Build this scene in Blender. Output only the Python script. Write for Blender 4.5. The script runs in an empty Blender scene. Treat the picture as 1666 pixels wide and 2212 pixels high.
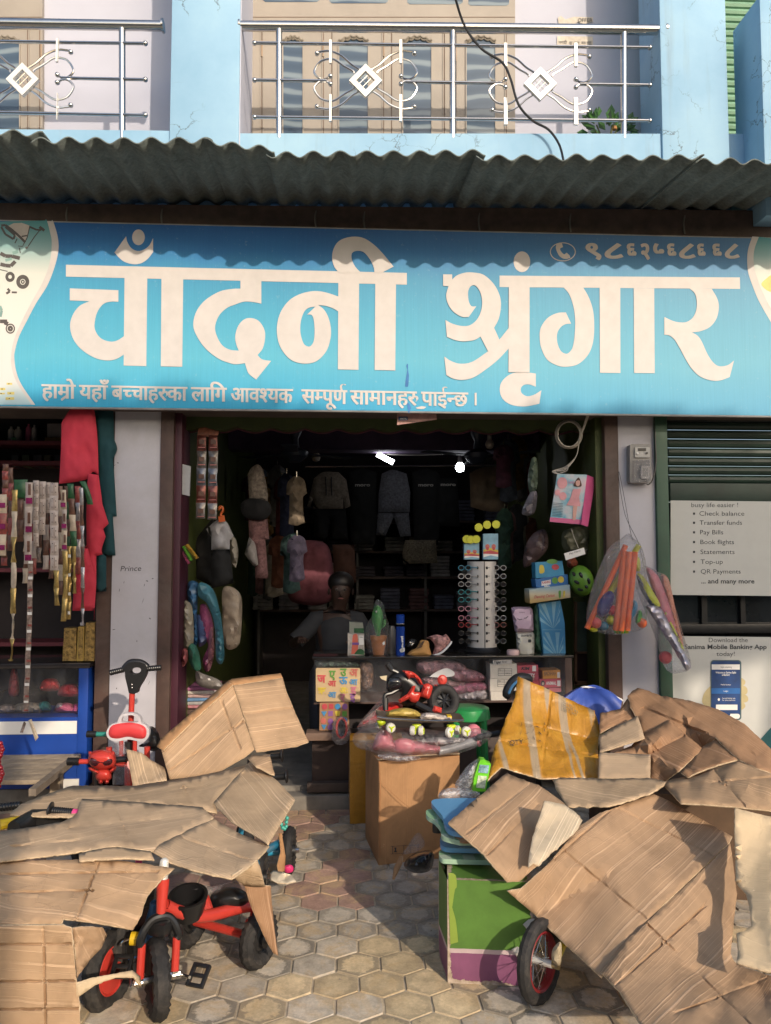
import bpy, bmesh, math, random
import numpy as np
from mathutils import Vector, Matrix, noise as mnoise
from mathutils.geometry import delaunay_2d_cdt, tessellate_polygon
R = math.radians
random.seed(7)
S = bpy.context.scene
COL = S.collection
FX, CX, CY = 1662.0, 833.0, 1106.0
CAMZ = 1.55
cam_d = bpy.data.cameras.new('camera')
cam = bpy.data.objects.new('camera', cam_d)
COL.objects.link(cam)
cam.location = (0, 0, CAMZ)
cam.rotation_euler = (R(93.5), 0, R(-3.0))
cam_d.sensor_fit = 'VERTICAL'
cam_d.sensor_height = 36.0
cam_d.lens = 36.0 * FX / 2212.0
cam_d.clip_start = 0.05
cam_d.clip_end = 2000
S.camera = cam
ROT = cam.rotation_euler.to_matrix()
LD = Vector((-0.46, 1.0, -0.46)).normalized()          # direction the sunlight travels
ELEV = math.asin(-LD.z)
TO = -LD
world = bpy.data.worlds.new('World')
S.world = world
world.use_nodes = True
wn = world.node_tree.nodes
bg = wn['Background']
sky = wn.new('ShaderNodeTexSky')
sky.sky_type = 'NISHITA'
sky.sun_disc = False
sky.sun_elevation = ELEV
sky.sun_rotation = math.atan2(TO.x, TO.y)
sky.dust_density = 2.5
sky.air_density = 1.0
world.node_tree.links.new(sky.outputs[0], bg.inputs[0])
bg.inputs[1].default_value = 0.15
sun_d = bpy.data.lights.new('sun', 'SUN')
sun_d.energy = 2.5
sun_d.angle = R(0.7)
sun_d.color = (1.0, 0.85, 0.68)
sun = bpy.data.objects.new('sun', sun_d)
sun.rotation_euler = LD.to_track_quat('-Z', 'Y').to_euler()
sun.location = (8, -10, 6)
COL.objects.link(sun)
S.view_settings.view_transform = 'Standard'
S.view_settings.look = 'None'
S.view_settings.exposure = 0.47
S.view_settings.gamma = 1.0
S.cycles.max_bounces = 8
S.cycles.transparent_max_bounces = 24
S.cycles.use_denoising = True
def ray(px, py):
 return ROT @ Vector(((px - CX) / FX, (CY - py) / FX, -1.0))
def P(px, py, Y):
 d = ray(px, py)
 t = Y / d.y
 return Vector((d.x * t, Y, CAMZ + d.z * t))
def G(px, py, z=0.0):
 d = ray(px, py)
 t = (z - CAMZ) / d.z
 return Vector((d.x * t, d.y * t, z))
def XY(px, Y, py=1208): return P(px, py, Y).x
def ZY(py, Y, px=833): return P(px, py, Y).z
MC = {}
def _nodes(name):
 m = bpy.data.materials.new(name)
 m.use_nodes = True
 nt = m.node_tree
 return m, nt, nt.nodes['Principled BSDF']
def ramp(nt, pts, interp='LINEAR'):
 r = nt.nodes.new('ShaderNodeValToRGB')
 r.color_ramp.interpolation = interp
 el = r.color_ramp.elements
 while len(el) > len(pts): el.remove(el[-1])
 while len(el) < len(pts): el.new(0.5)
 for e, (p, c) in zip(el, pts):
  e.position = p
  e.color = (c[0], c[1], c[2], 1) if hasattr(c, '__len__') else (c, c, c, 1)
 return r
def noi(nt, scale, detail=4, rough=.55, vec=None, dist=0):
 n = nt.nodes.new('ShaderNodeTexNoise')
 n.inputs['Scale'].default_value = scale
 n.inputs['Detail'].default_value = detail
 n.inputs['Roughness'].default_value = rough
 n.inputs['Distortion'].default_value = dist
 if vec is not None: nt.links.new(vec, n.inputs['Vector'])
 return n
def mapping(nt, src, scale=(1, 1, 1), rot=(0, 0, 0), loc=(0, 0, 0)):
 mp = nt.nodes.new('ShaderNodeMapping')
 mp.inputs['Scale'].default_value = scale
 mp.inputs['Rotation'].default_value = rot
 mp.inputs['Location'].default_value = loc
 nt.links.new(src, mp.inputs['Vector'])
 return mp
def mixc(nt, a, b, fac, mode='MIX'):
 x = nt.nodes.new('ShaderNodeMix')
 x.data_type = 'RGBA'
 x.blend_type = mode
 for sock, val in ((0, fac), (6, a), (7, b)):
  if isinstance(val, (int, float)): x.inputs[sock].default_value = val
  elif isinstance(val, tuple): x.inputs[sock].default_value = (*val[:3], 1)
  else: nt.links.new(val, x.inputs[sock])
 return x.outputs[2]
def bump(nt, bs, h, strength, dist=.01, prev=None):
 b = nt.nodes.new('ShaderNodeBump')
 b.inputs['Strength'].default_value = strength
 b.inputs['Distance'].default_value = dist
 nt.links.new(h, b.inputs['Height'])
 if prev is not None: nt.links.new(prev, b.inputs['Normal'])
 nt.links.new(b.outputs[0], bs.inputs['Normal'])
 return b.outputs[0]
def math_(nt, op, a, b=None, c=None):
 m = nt.nodes.new('ShaderNodeMath')
 m.operation = op
 for i, v in enumerate((a, b, c)):
  if v is None: continue
  if isinstance(v, (int, float)): m.inputs[i].default_value = v
  else: nt.links.new(v, m.inputs[i])
 return m.outputs[0]
def coord(nt, which='Object'):
 return nt.nodes.new('ShaderNodeTexCoord').outputs[which]
def mat(name, col, rough=.6, metal=0, var=.18, vs=9, bmp=.0, bs_=60, coat=0, spec=None, dirt=0, dcol=(.08, .06, .045)):
 """plain surface with mottled colour, optional fine bump and dirt patches"""
 if name in MC: return MC[name]
 m, nt, b = _nodes(name)
 o = coord(nt)
 n = noi(nt, vs, 5, .6, o)
 lo = tuple(max(0, c * (1 - var)) for c in col)
 hi = tuple(min(1, c * (1 + var)) for c in col)
 r = ramp(nt, [(.3, lo), (.7, hi)])
 nt.links.new(n.outputs[0], r.inputs[0])
 c = r.outputs[0]
 if dirt:
  n2 = noi(nt, vs * .45, 6, .7, o, .6)
  r2 = ramp(nt, [(.5, 0), (.72, dirt)])
  nt.links.new(n2.outputs[0], r2.inputs[0])
  c = mixc(nt, c, dcol, r2.outputs[0])
 nt.links.new(c, b.inputs['Base Color'])
 b.inputs['Roughness'].default_value = rough
 b.inputs['Metallic'].default_value = metal
 if coat: b.inputs['Coat Weight'].default_value = coat
 if spec is not None: b.inputs['Specular IOR Level'].default_value = spec
 if bmp:
  n3 = noi(nt, bs_, 4, .6, o)
  bump(nt, b, n3.outputs[0], bmp, .004)
 MC[name] = m
 return m
def emit(name, col, st):
 m, nt, b = _nodes(name)
 b.inputs['Base Color'].default_value = (*col, 1)
 b.inputs['Emission Color'].default_value = (*col, 1)
 b.inputs['Emission Strength'].default_value = st
 MC[name] = m
 return m
def film(name, tint=(.95, .95, .97), op=.16, haze=(.75, .75, .78), rough=.12, scale=22, fr=.32):
 """crinkled clear plastic: mostly see-through, with glossy creases and some milky haze"""
 m = bpy.data.materials.new(name)
 m.use_nodes = True
 nt = m.node_tree
 nt.nodes.clear()
 out = nt.nodes.new('ShaderNodeOutputMaterial')
 tr = nt.nodes.new('ShaderNodeBsdfTransparent'); tr.inputs[0].default_value = (*tint, 1)
 gl = nt.nodes.new('ShaderNodeBsdfGlossy'); gl.inputs['Roughness'].default_value = rough
 gl.inputs[0].default_value = (.9, .9, .9, 1)
 df = nt.nodes.new('ShaderNodeBsdfDiffuse'); df.inputs[0].default_value = (*haze, 1)
 o = coord(nt)
 n = noi(nt, scale, 3, .6, o, 1.4)
 bp = nt.nodes.new('ShaderNodeBump'); bp.inputs['Strength'].default_value = 1.0; bp.inputs['Distance'].default_value = .02
 nt.links.new(n.outputs[0], bp.inputs['Height'])
 nt.links.new(bp.outputs[0], gl.inputs['Normal'])
 n2 = noi(nt, scale * .6, 4, .7, o, 2.0)
 r2 = ramp(nt, [(.42, op * .35), (.62, min(1, op * 2.4))])
 nt.links.new(n2.outputs[0], r2.inputs[0])
 m1 = nt.nodes.new('ShaderNodeMixShader')
 nt.links.new(r2.outputs[0], m1.inputs[0]); nt.links.new(tr.outputs[0], m1.inputs[1]); nt.links.new(df.outputs[0], m1.inputs[2])
 lw = nt.nodes.new('ShaderNodeLayerWeight'); lw.inputs[0].default_value = .35
 nt.links.new(bp.outputs[0], lw.inputs['Normal'])
 f = math_(nt, 'MULTIPLY_ADD', lw.outputs['Fresnel'], fr, .02)
 m2 = nt.nodes.new('ShaderNodeMixShader')
 nt.links.new(f, m2.inputs[0]); nt.links.new(m1.outputs[0], m2.inputs[1]); nt.links.new(gl.outputs[0], m2.inputs[2])
 nt.links.new(m2.outputs[0], out.inputs[0])
 MC[name] = m
 return m
def cardboard(name, col, warm=0, stain=.5, lines=.8, seed=0.0):
 """kraft board: UV v runs along the flutes; score lines, crush creases, scuffs and stains"""
 m, nt, b = _nodes(name)
 uv = coord(nt, 'UV')
 off = mapping(nt, uv, (1, 1, 1), (0, 0, 0), (seed * 3.1, seed * 1.7, 0)).outputs[0]
 big = noi(nt, 4.5, 6, .62, off, .5)
 r0 = ramp(nt, [(.28, tuple(c * .74 for c in col)), (.5, col), (.75, tuple(min(1, c * 1.16) for c in col))])
 nt.links.new(big.outputs[0], r0.inputs[0])
 st = mapping(nt, off, (150, .7, 1)).outputs[0]
 fl = noi(nt, 1.0, 3, .6, st)
 rf = ramp(nt, [(.35, .90), (.65, 1.08)])
 nt.links.new(fl.outputs[0], rf.inputs[0])
 c = mixc(nt, r0.outputs[0], rf.outputs[0], .14, 'MULTIPLY')
 sx_ = nt.nodes.new('ShaderNodeSeparateXYZ'); nt.links.new(off, sx_.inputs[0])
 wob = noi(nt, 3, 2, .5, off)
 sl = nt.nodes.new('ShaderNodeTexNoise'); sl.noise_dimensions = '1D'; sl.inputs['Detail'].default_value = 1.5; sl.inputs['Scale'].default_value = 1
 nt.links.new(math_(nt, 'MULTIPLY_ADD', sx_.outputs['X'], 17, math_(nt, 'MULTIPLY', wob.outputs[0], .07)), sl.inputs['W'])
 rl0 = ramp(nt, [(.42, 0), (.43, 1), (.44, 0), (.50, 0), (.508, 1), (.516, 0), (.58, 0), (.59, 1), (.60, 0)])
 nt.links.new(sl.outputs[0], rl0.inputs[0])
 fade = noi(nt, 1, 3, .6, mapping(nt, off, (9, 1.6, 1)).outputs[0]); rfd = ramp(nt, [(.36, .1), (.55, 1)]); nt.links.new(fade.outputs[0], rfd.inputs[0])
 rl = nt.nodes.new('ShaderNodeMix'); rl.data_type = 'RGBA'; rl.blend_type = 'MULTIPLY'; rl.inputs[0].default_value = 1; nt.links.new(rl0.outputs[0], rl.inputs[6]); nt.links.new(rfd.outputs[0], rl.inputs[7])
 class _o: outputs = [rl.outputs[2]]
 rl = _o
 c = mixc(nt, c, tuple(min(1, x * 1.6 + .06) for x in col), math_(nt, 'MULTIPLY', rl.outputs[0], lines))
 sn = noi(nt, 2.6, 7, .66, off, 1.0)
 rs = ramp(nt, [(.52, 0), (.70, stain)])
 nt.links.new(sn.outputs[0], rs.inputs[0])
 c = mixc(nt, c, tuple(x * .52 for x in col), rs.outputs[0])
 sf = noi(nt, 24, 5, .75, off)
 rsf = ramp(nt, [(.665, 0), (.70, .75)])
 nt.links.new(sf.outputs[0], rsf.inputs[0])
 c = mixc(nt, c, tuple(min(1, x * 1.35 + .06) for x in col), rsf.outputs[0])
 nt.links.new(c, b.inputs['Base Color'])
 b.inputs['Roughness'].default_value = .78
 b.inputs['Specular IOR Level'].default_value = .25
 cr = noi(nt, 14, 5, .62, off, .6)
 p1 = bump(nt, b, cr.outputs[0], .28, .006)
 p2 = bump(nt, b, rl.outputs[0], .45, .003, p1)
 p3 = bump(nt, b, fl.outputs[0], .3, .002, p2)
 vo = nt.nodes.new('ShaderNodeTexVoronoi'); vo.feature = 'DISTANCE_TO_EDGE'; vo.inputs['Scale'].default_value = 5.5
 wv_ = nt.nodes.new('ShaderNodeVectorMath'); wv_.operation = 'MULTIPLY_ADD'; nt.links.new(cr.outputs['Color'], wv_.inputs[0]); wv_.inputs[1].default_value = (.10, .10, 0); nt.links.new(off, wv_.inputs[2]); nt.links.new(wv_.outputs[0], vo.inputs['Vector'])
 rv = ramp(nt, [(0, 1), (.02, 0)]); nt.links.new(vo.outputs['Distance'], rv.inputs[0])
 mk = noi(nt, 2.2, 2, .5, off); rm = ramp(nt, [(.5, 0), (.6, 1)]); nt.links.new(mk.outputs[0], rm.inputs[0])
 bump(nt, b, math_(nt, 'MULTIPLY', rv.outputs[0], rm.outputs[0]), .4, .004, p3)
 MC[name] = m
 return m
def catmull(pts, closed=True, n=6):
 """pts: list of (x, y[, ...]) ; entries wrapped as ('~', x, y) are smooth, the rest are corners"""
 N = len(pts)
 q = [tuple(p[1:]) if p[0] == '~' else tuple(p) for p in pts]
 sm = [p[0] == '~' for p in pts]
 out = []
 rng = range(N if closed else N - 1)
 for i in rng:
  j = (i + 1) % N
  p1, p2 = np.array(q[i], float), np.array(q[j], float)
  out.append(tuple(p1))
  if not (sm[i] or sm[j]): continue
  p0 = np.array(q[(i - 1) % N], float) if sm[i] else p1
  p3 = np.array(q[(j + 1) % N], float) if sm[j] else p2
  d = np.linalg.norm(p2 - p1)
  def lim(v):
   l = np.linalg.norm(v)
   return v if l < 1.3 * d or l == 0 else v * (1.3 * d / l)
  m1 = lim((p2 - p0) * .5) if sm[i] else (p2 - p1) * .9
  m2 = lim((p3 - p1) * .5) if sm[j] else (p2 - p1) * .9
  for k in range(1, n):
   t = k / n
   out.append(tuple((2*t**3-3*t**2+1)*p1 + (t**3-2*t**2+t)*m1 + (-2*t**3+3*t**2)*p2 + (t**3-t**2)*m2))
 if not closed: out.append(tuple(q[-1]))
 return out
def path(s):
 """'x,y ~x,y ...' -> points, ~ marks smooth"""
 o = []
 for t in s.split():
  if t[0] == '~':
   a, b = t[1:].split(','); o.append(('~', float(a), float(b)))
  else:
   a, b = t.split(','); o.append((float(a), float(b)))
 return o
def sm(pts): return [('~',) + tuple(p) for p in pts]
def ell(cx, cy, rx, ry, n=28, rot=0):
 o = []
 for i in range(n):
  a = 2 * math.pi * i / n
  x, y = rx * math.cos(a), ry * math.sin(a)
  o.append((cx + x * math.cos(rot) - y * math.sin(rot), cy + x * math.sin(rot) + y * math.cos(rot)))
 return o
def rect(x0, y0, x1, y1): return [(x0, y0), (x1, y0), (x1, y1), (x0, y1)]
def rrect(x0, y0, x1, y1, r, n=5):
 o = []
 for cx, cy, a0 in ((x1 - r, y0 + r, -90), (x1 - r, y1 - r, 0), (x0 + r, y1 - r, 90), (x0 + r, y0 + r, 180)):
  for i in range(n + 1):
   a = R(a0 + 90 * i / n)
   o.append((cx + r * math.cos(a), cy + r * math.sin(a)))
 return o
def densify(o, step):
 out = []
 for i, p in enumerate(o):
  q = o[(i + 1) % len(o)]
  d = math.dist(p[:2], q[:2])
  k = max(1, int(d / step))
  for t in range(k): out.append(tuple(p[j] + (q[j] - p[j]) * t / k for j in range(len(p))))
 return out
def inside(pts, poly):
 pts = np.asarray(pts, float); poly = np.asarray(poly, float)
 x, y = pts[:, 0], pts[:, 1]
 c = np.zeros(len(pts), bool)
 for i in range(len(poly)):
  a, b = poly[i - 1], poly[i]
  k = ((a[1] > y) != (b[1] > y)) & (x < (b[0] - a[0]) * (y - a[1]) / (b[1] - a[1] + 1e-12) + a[0])
  c ^= k
 return c
def edge_dist(pts, poly):
 pts = np.asarray(pts, float); poly = np.asarray(poly, float)
 d = np.full(len(pts), 1e9)
 for i in range(len(poly)):
  a, b = poly[i - 1], poly[i]
  ab = b - a; L = ab @ ab + 1e-12
  t = np.clip(((pts - a) @ ab) / L, 0, 1)
  d = np.minimum(d, np.linalg.norm(pts - a - t[:, None] * ab, axis=1))
 return d
def grid_fill(poly, step, jit=.25, margin=.45):
 a = np.asarray(poly, float)
 x0, y0 = a.min(0); x1, y1 = a.max(0)
 g = []
 ny = int((y1 - y0) / (step * .87)) + 1; nx = int((x1 - x0) / step) + 1
 rs = random.Random(int(x0 * 7 + y0 * 13 + len(poly)))
 for j in range(ny + 1):
  for i in range(nx + 1):
   g.append((x0 + (i + .5 * (j % 2)) * step + rs.uniform(-jit, jit) * step, y0 + j * step * .87 + rs.uniform(-jit, jit) * step))
 g = np.array(g)
 g = g[inside(g, a)]
 if len(g): g = g[edge_dist(g, a) > step * margin]
 return [tuple(p) for p in g]
def cdt(outline, inner, mode=1):
 n = len(outline)
 vs = [Vector(p[:2]) for p in outline] + [Vector(p[:2]) for p in inner]
 r = delaunay_2d_cdt(vs, [(i, (i + 1) % n) for i in range(n)], [list(range(n))] if mode else [], mode, 1e-5)
 return r[0], [list(f) for f in r[2]]
class MB:
 def __init__(s): s.v, s.f, s.mi, s.mats, s.uv, s.hook = [], [], [], [], None, {}
 def midx(s, m):
  if m not in s.mats: s.mats.append(m)
  return s.mats.index(m)
 def add(s, vs, fs, m):
  k = len(s.v); i = s.midx(m)
  s.v += [Vector(p) for p in vs]
  for f in fs:
   s.f.append([a + k for a in f]); s.mi.append(i)
  return s
 def box(s, c, size, m, rot=0, bev=.0, M=None):
  b = bmesh.new()
  bmesh.ops.create_cube(b, size=1)
  for v in b.verts: v.co = Vector((v.co.x * size[0], v.co.y * size[1], v.co.z * size[2]))
  if bev: bmesh.ops.bevel(b, geom=list(b.edges), offset=min(bev, min(size) * .45), segments=2, affect='EDGES', profile=.6)
  X = Matrix.Translation(c) @ Matrix.Rotation(rot, 4, 'Z') if M is None else Matrix.Translation(c) @ M
  b.verts.index_update()
  s.add([X @ v.co for v in b.verts], [[v.index for v in f.verts] for f in b.faces], m)
  b.free()
  return s
 def bb(s, a, b, m, bev=.0):
  a, b = Vector(a), Vector(b)
  return s.box((a + b) / 2, [abs(x) for x in (b - a)], m, 0, bev)
 def tube(s, pts, r, m, n=8, cap=True):
  pts = [Vector(p) for p in pts]
  rr = r if hasattr(r, '__len__') else [r] * len(pts)
  up = None; vs = []; fs = []
  for i, p in enumerate(pts):
   t = (pts[min(i + 1, len(pts) - 1)] - pts[max(i - 1, 0)]).normalized()
   if up is None: up = t.orthogonal().normalized()
   up = (up - t * up.dot(t))
   up = up.normalized() if up.length > 1e-6 else t.orthogonal().normalized()
   w = t.cross(up)
   for k in range(n):
    a = 2 * math.pi * k / n
    vs.append(p + (up * math.cos(a) + w * math.sin(a)) * rr[i])
  for i in range(len(pts) - 1):
   for k in range(n):
    fs.append([i * n + k, i * n + (k + 1) % n, (i + 1) * n + (k + 1) % n, (i + 1) * n + k])
  if cap:
   fs.append(list(range(n))[::-1]); fs.append([(len(pts) - 1) * n + k for k in range(n)])
  return s.add(vs, fs, m)
 def tpx(s, pts, r, m, n=8, smooth=False, k=6):
  """tube along (px, py, Y) points"""
  if smooth: pts = catmull(sm(pts), False, k)
  return s.tube([P(*p) for p in pts], r, m, n)
 def sphere(s, c, r, m, seg=14, sc=(1, 1, 1), M=None):
  vs, fs = [], []
  rg = seg // 2
  vs.append(Vector((0, 0, 1)))
  for i in range(1, rg):
   th = math.pi * i / rg
   for j in range(seg):
    a = 2 * math.pi * j / seg
    vs.append(Vector((math.sin(th) * math.cos(a), math.sin(th) * math.sin(a), math.cos(th))))
  vs.append(Vector((0, 0, -1)))
  for j in range(seg):
   fs.append([0, 1 + j, 1 + (j + 1) % seg])
   fs.append([len(vs) - 1, 1 + (rg - 2) * seg + (j + 1) % seg, 1 + (rg - 2) * seg + j])
  for i in range(rg - 2):
   for j in range(seg):
    fs.append([1 + i * seg + j, 1 + (i + 1) * seg + j, 1 + (i + 1) * seg + (j + 1) % seg, 1 + i * seg + (j + 1) % seg])
  X = Matrix.Identity(3) if M is None else M
  return s.add([Vector(c) + X @ Vector((v.x * r * sc[0], v.y * r * sc[1], v.z * r * sc[2])) for v in vs], fs, m)
 def lathe(s, c, prof, m, seg=24, axis=None):
  """prof: (radius, height) along axis (default +Z)"""
  A = Matrix.Identity(3) if axis is None else Vector(axis).to_track_quat('Z', 'Y').to_matrix()
  vs, fs = [], []
  for r_, h in prof:
   for k in range(seg):
    a = 2 * math.pi * k / seg
    vs.append(Vector(c) + A @ Vector((r_ * math.cos(a), r_ * math.sin(a), h)))
  for i in range(len(prof) - 1):
   for k in range(seg):
    fs.append([i * seg + k, i * seg + (k + 1) % seg, (i + 1) * seg + (k + 1) % seg, (i + 1) * seg + k])
  fs.append(list(range(seg))[::-1]); fs.append([(len(prof) - 1) * seg + k for k in range(seg)])
  return s.add(vs, fs, m)
 def torus(s, c, R_, r_, m, axis, seg=32, n=10, tread=0, sq=1.0):
  A = Vector(axis).to_track_quat('Z', 'Y').to_matrix()
  vs, fs = [], []
  for i in range(seg):
   a = 2 * math.pi * i / seg
   for k in range(n):
    b = 2 * math.pi * k / n
    rr = r_
    if tread and math.cos(b) > .25: rr = r_ + (tread if (i + (k % 2)) % 2 else 0)
    x = R_ + rr * math.cos(b)
    vs.append(Vector(c) + A @ Vector((x * math.cos(a), x * math.sin(a), rr * math.sin(b) * sq)))
  for i in range(seg):
   for k in range(n):
    fs.append([i * n + k, i * n + (k + 1) % n, ((i + 1) % seg) * n + (k + 1) % n, ((i + 1) % seg) * n + k])
  return s.add(vs, fs, m)
 def slab(s, outline, Y, th, m, hole=None):
  """solid plate: outline in px at depth Y (number or function), th thick behind it"""
  yf = Y if callable(Y) else (lambda x, y: Y)
  n = len(outline)
  F = [P(x, y, yf(x, y)) for x, y in outline]
  B = [p + Vector((0, th, 0)) for p in F]
  if hole is None:
   fs = [list(range(n))[::-1], [n + i for i in range(n)]] + [[i, (i + 1) % n, n + (i + 1) % n, n + i] for i in range(n)]
   return s.add(F + B, fs, m)
  h = len(hole)
  HF = [P(x, y, yf(x, y)) for x, y in hole]; HB = [p + Vector((0, th, 0)) for p in HF]
  t = tessellate_polygon([[Vector((x, y, 0)) for x, y in outline], [Vector((x, y, 0)) for x, y in hole]])
  def ix(i, back): return (i if i < n else n + i) + (0 if not back else (n if i < n else h))
  fs = [[ix(a, 0) for a in q] for q in t] + [[ix(a, 1) for a in q][::-1] for q in t]
  fs += [[i, (i + 1) % n, n + (i + 1) % n, n + i] for i in range(n)]
  fs += [[2*n + i, 2*n + (i + 1) % h, 2*n + h + (i + 1) % h, 2*n + h + i] for i in range(h)]
  return s.add(F + B + HF + HB, fs, m)
 def deco(s, outline, Y, m, holes=()):
  """flat print: a filled outline in px at depth Y"""
  yf = Y if callable(Y) else (lambda x, y: Y)
  loops = [outline] + list(holes)
  flat = [p for l in loops for p in l]
  t = tessellate_polygon([[Vector((x, y, 0)) for x, y in l] for l in loops])
  return s.add([P(x, y, yf(x, y)) for x, y in flat], [list(q) for q in t], m)
 def blob(s, outline, Y, d, m, back=.8, step=7, wr=0.0, ws=.03, rmax=None, pw=.5, seed=0):
  """soft closed volume: px outline, bulging d metres towards the viewer and back*d away; wr adds wrinkles"""
  yf = Y if callable(Y) else (lambda x, y: Y)
  o = densify(outline, step)
  g = grid_fill(o, step)
  vs, fs = cdt(o, g)
  pts = [tuple(v) for v in vs]
  ed = edge_dist(pts, o)
  mx = rmax or max(ed.max(), 1e-6)
  t = np.clip(ed / mx, 0, 1)
  h = d * np.power(1 - (1 - t) ** 2, pw)
  n = len(pts); F, B = [], []
  for (x, y), hh, tt in zip(pts, h, t):
   y0 = yf(x, y)
   q = P(x, y, y0)
   w = 0
   if wr and tt > 0: w = wr * mnoise.noise(Vector((x * ws, y * ws * .7, seed * 3.7))) * min(1, tt * 3) + wr * .5 * mnoise.noise(Vector((x * ws * 3, y * ws * 1.3, seed * 9.1 + 5))) * min(1, tt * 3)
   F.append(P(x, y, y0 - hh - w)); B.append(P(x, y, y0 + hh * back))
  onb = ed < 1e-3
  bi = {}
  extra = []
  for i in range(n):
   if onb[i]: bi[i] = i
   else: bi[i] = n + len(extra); extra.append(B[i])
  return s.add(F + extra, [f[::-1] for f in fs] + [[bi[a] for a in f] for f in fs], m)
 def text(s, body, px, py, h, Y, m, align='l', bold=0, fit=None, slope=0, sx=1, italic=0):
  """lettering: baseline-left at (px, py), capital height h px, on depth Y"""
  yf = Y if callable(Y) else (lambda x, y: Y)
  vs, fs = glyphs(body, bold)
  if not vs: return s
  w = max(v[0] for v in vs)
  k = h / .729
  kx = k * sx
  if fit: kx = fit / w
  x0 = px - (w * kx / 2 if align == 'c' else w * kx if align == 'r' else 0)
  q = [(x0 + (v[0] + italic * v[1]) * kx, py - v[1] * k + slope * v[0] * kx) for v in vs]
  return s.add([P(x, y, yf(x, y)) for x, y in q], fs, m)
 def build(s, name, parent=None, label=None, cat=None, group=None, kind=None, smooth=35, fixn=True, base=None):
  me = bpy.data.meshes.new(name)
  org = Vector((0, 0, 0))
  if parent is not None: org = ORG[parent.name]
  else:
   a = np.array([tuple(v) for v in s.v]); lo, hi = a.min(0), a.max(0)
   org = Vector(((lo[0] + hi[0]) / 2, (lo[1] + hi[1]) / 2, lo[2])) if base is None else Vector(base)
  me.from_pydata([v - org for v in s.v], [], s.f)
  for m in s.mats: me.materials.append(m)
  me.polygons.foreach_set('material_index', s.mi)
  if s.uv:
   L = me.uv_layers.new(name='UVMap')
   for lp in me.loops: L.data[lp.index].uv = s.uv[lp.vertex_index]
  if fixn:
   b = bmesh.new(); b.from_mesh(me)
   bmesh.ops.recalc_face_normals(b, faces=list(b.faces))
   b.to_mesh(me); b.free()
  if smooth:
   me.polygons.foreach_set('use_smooth', [True] * len(me.polygons))
   me.set_sharp_from_angle(angle=R(smooth))
  me.update()
  o = bpy.data.objects.new(name, me)
  COL.objects.link(o)
  ORG[o.name] = org
  if parent is not None: o.parent = parent
  else: o.location = org
  tag(o, label, cat, group, kind)
  return o
ORG = {}
def tag(o, label=None, cat=None, group=None, kind=None):
 if label: o['label'] = label
 if cat: o['category'] = cat
 if group: o['group'] = group
 if kind: o['kind'] = kind
 return o
def thing(name, loc, label, cat, group=None):
 o = bpy.data.objects.new(name, None)
 o.empty_display_size = .05
 COL.objects.link(o)
 o.location = loc
 ORG[o.name] = Vector(loc)
 return tag(o, label, cat, group)
GC = {}
def glyphs(body, bold=0):
 key = (body, bold)
 if key in GC: return GC[key]
 c = bpy.data.curves.new('lettering', 'FONT')
 c.body = body; c.size = 1; c.resolution_u = 3; c.fill_mode = 'FRONT'
 c.offset = bold
 o = bpy.data.objects.new('lettering', c)
 me = bpy.data.meshes.new_from_object(o)
 r = ([tuple(v.co) for v in me.vertices], [list(p.vertices) for p in me.polygons])
 bpy.data.objects.remove(o); bpy.data.curves.remove(c); bpy.data.meshes.remove(me)
 GC[key] = r
 return r
def cut_glyph(vs, fs, xmax):
 b = bmesh.new()
 V = [b.verts.new(v) for v in vs]
 for f in fs:
  try: b.faces.new([V[i] for i in f])
  except ValueError: pass
 bmesh.ops.bisect_plane(b, geom=list(b.verts) + list(b.edges) + list(b.faces), plane_co=(xmax, 0, 0), plane_no=(1, 0, 0), clear_outer=True)
 b.verts.index_update()
 r = ([tuple(v.co) for v in b.verts], [[v.index for v in f.verts] for f in b.faces])
 b.free()
 return r
def depth_fn(ctrl):
 """piecewise-linear depth over control points (px, py, Y): folds stay crisp"""
 pts = np.array([c[:2] for c in ctrl], float); Yv = np.array([c[2] for c in ctrl], float)
 r = delaunay_2d_cdt([Vector(p) for p in pts], [], [], 0, 1e-6)
 rv = np.array([tuple(v) for v in r[0]])
 val = np.array([Yv[np.argmin(((pts - p) ** 2).sum(1))] for p in rv])
 tris = [list(f) for f in r[2]]
 def f(x, y):
  best = None
  for t in tris:
   a, b, c = rv[t[0]], rv[t[1]], rv[t[2]]
   den = (b[1]-c[1])*(a[0]-c[0]) + (c[0]-b[0])*(a[1]-c[1])
   if abs(den) < 1e-9: continue
   w0 = ((b[1]-c[1])*(x-c[0]) + (c[0]-b[0])*(y-c[1])) / den
   w1 = ((c[1]-a[1])*(x-c[0]) + (a[0]-c[0])*(y-c[1])) / den
   w2 = 1 - w0 - w1
   m = min(w0, w1, w2)
   if best is None or m > best[0]: best = (m, w0*val[t[0]] + w1*val[t[1]] + w2*val[t[2]])
   if m >= -1e-6: break
  return best[1]
 return f
RIM = None
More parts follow.
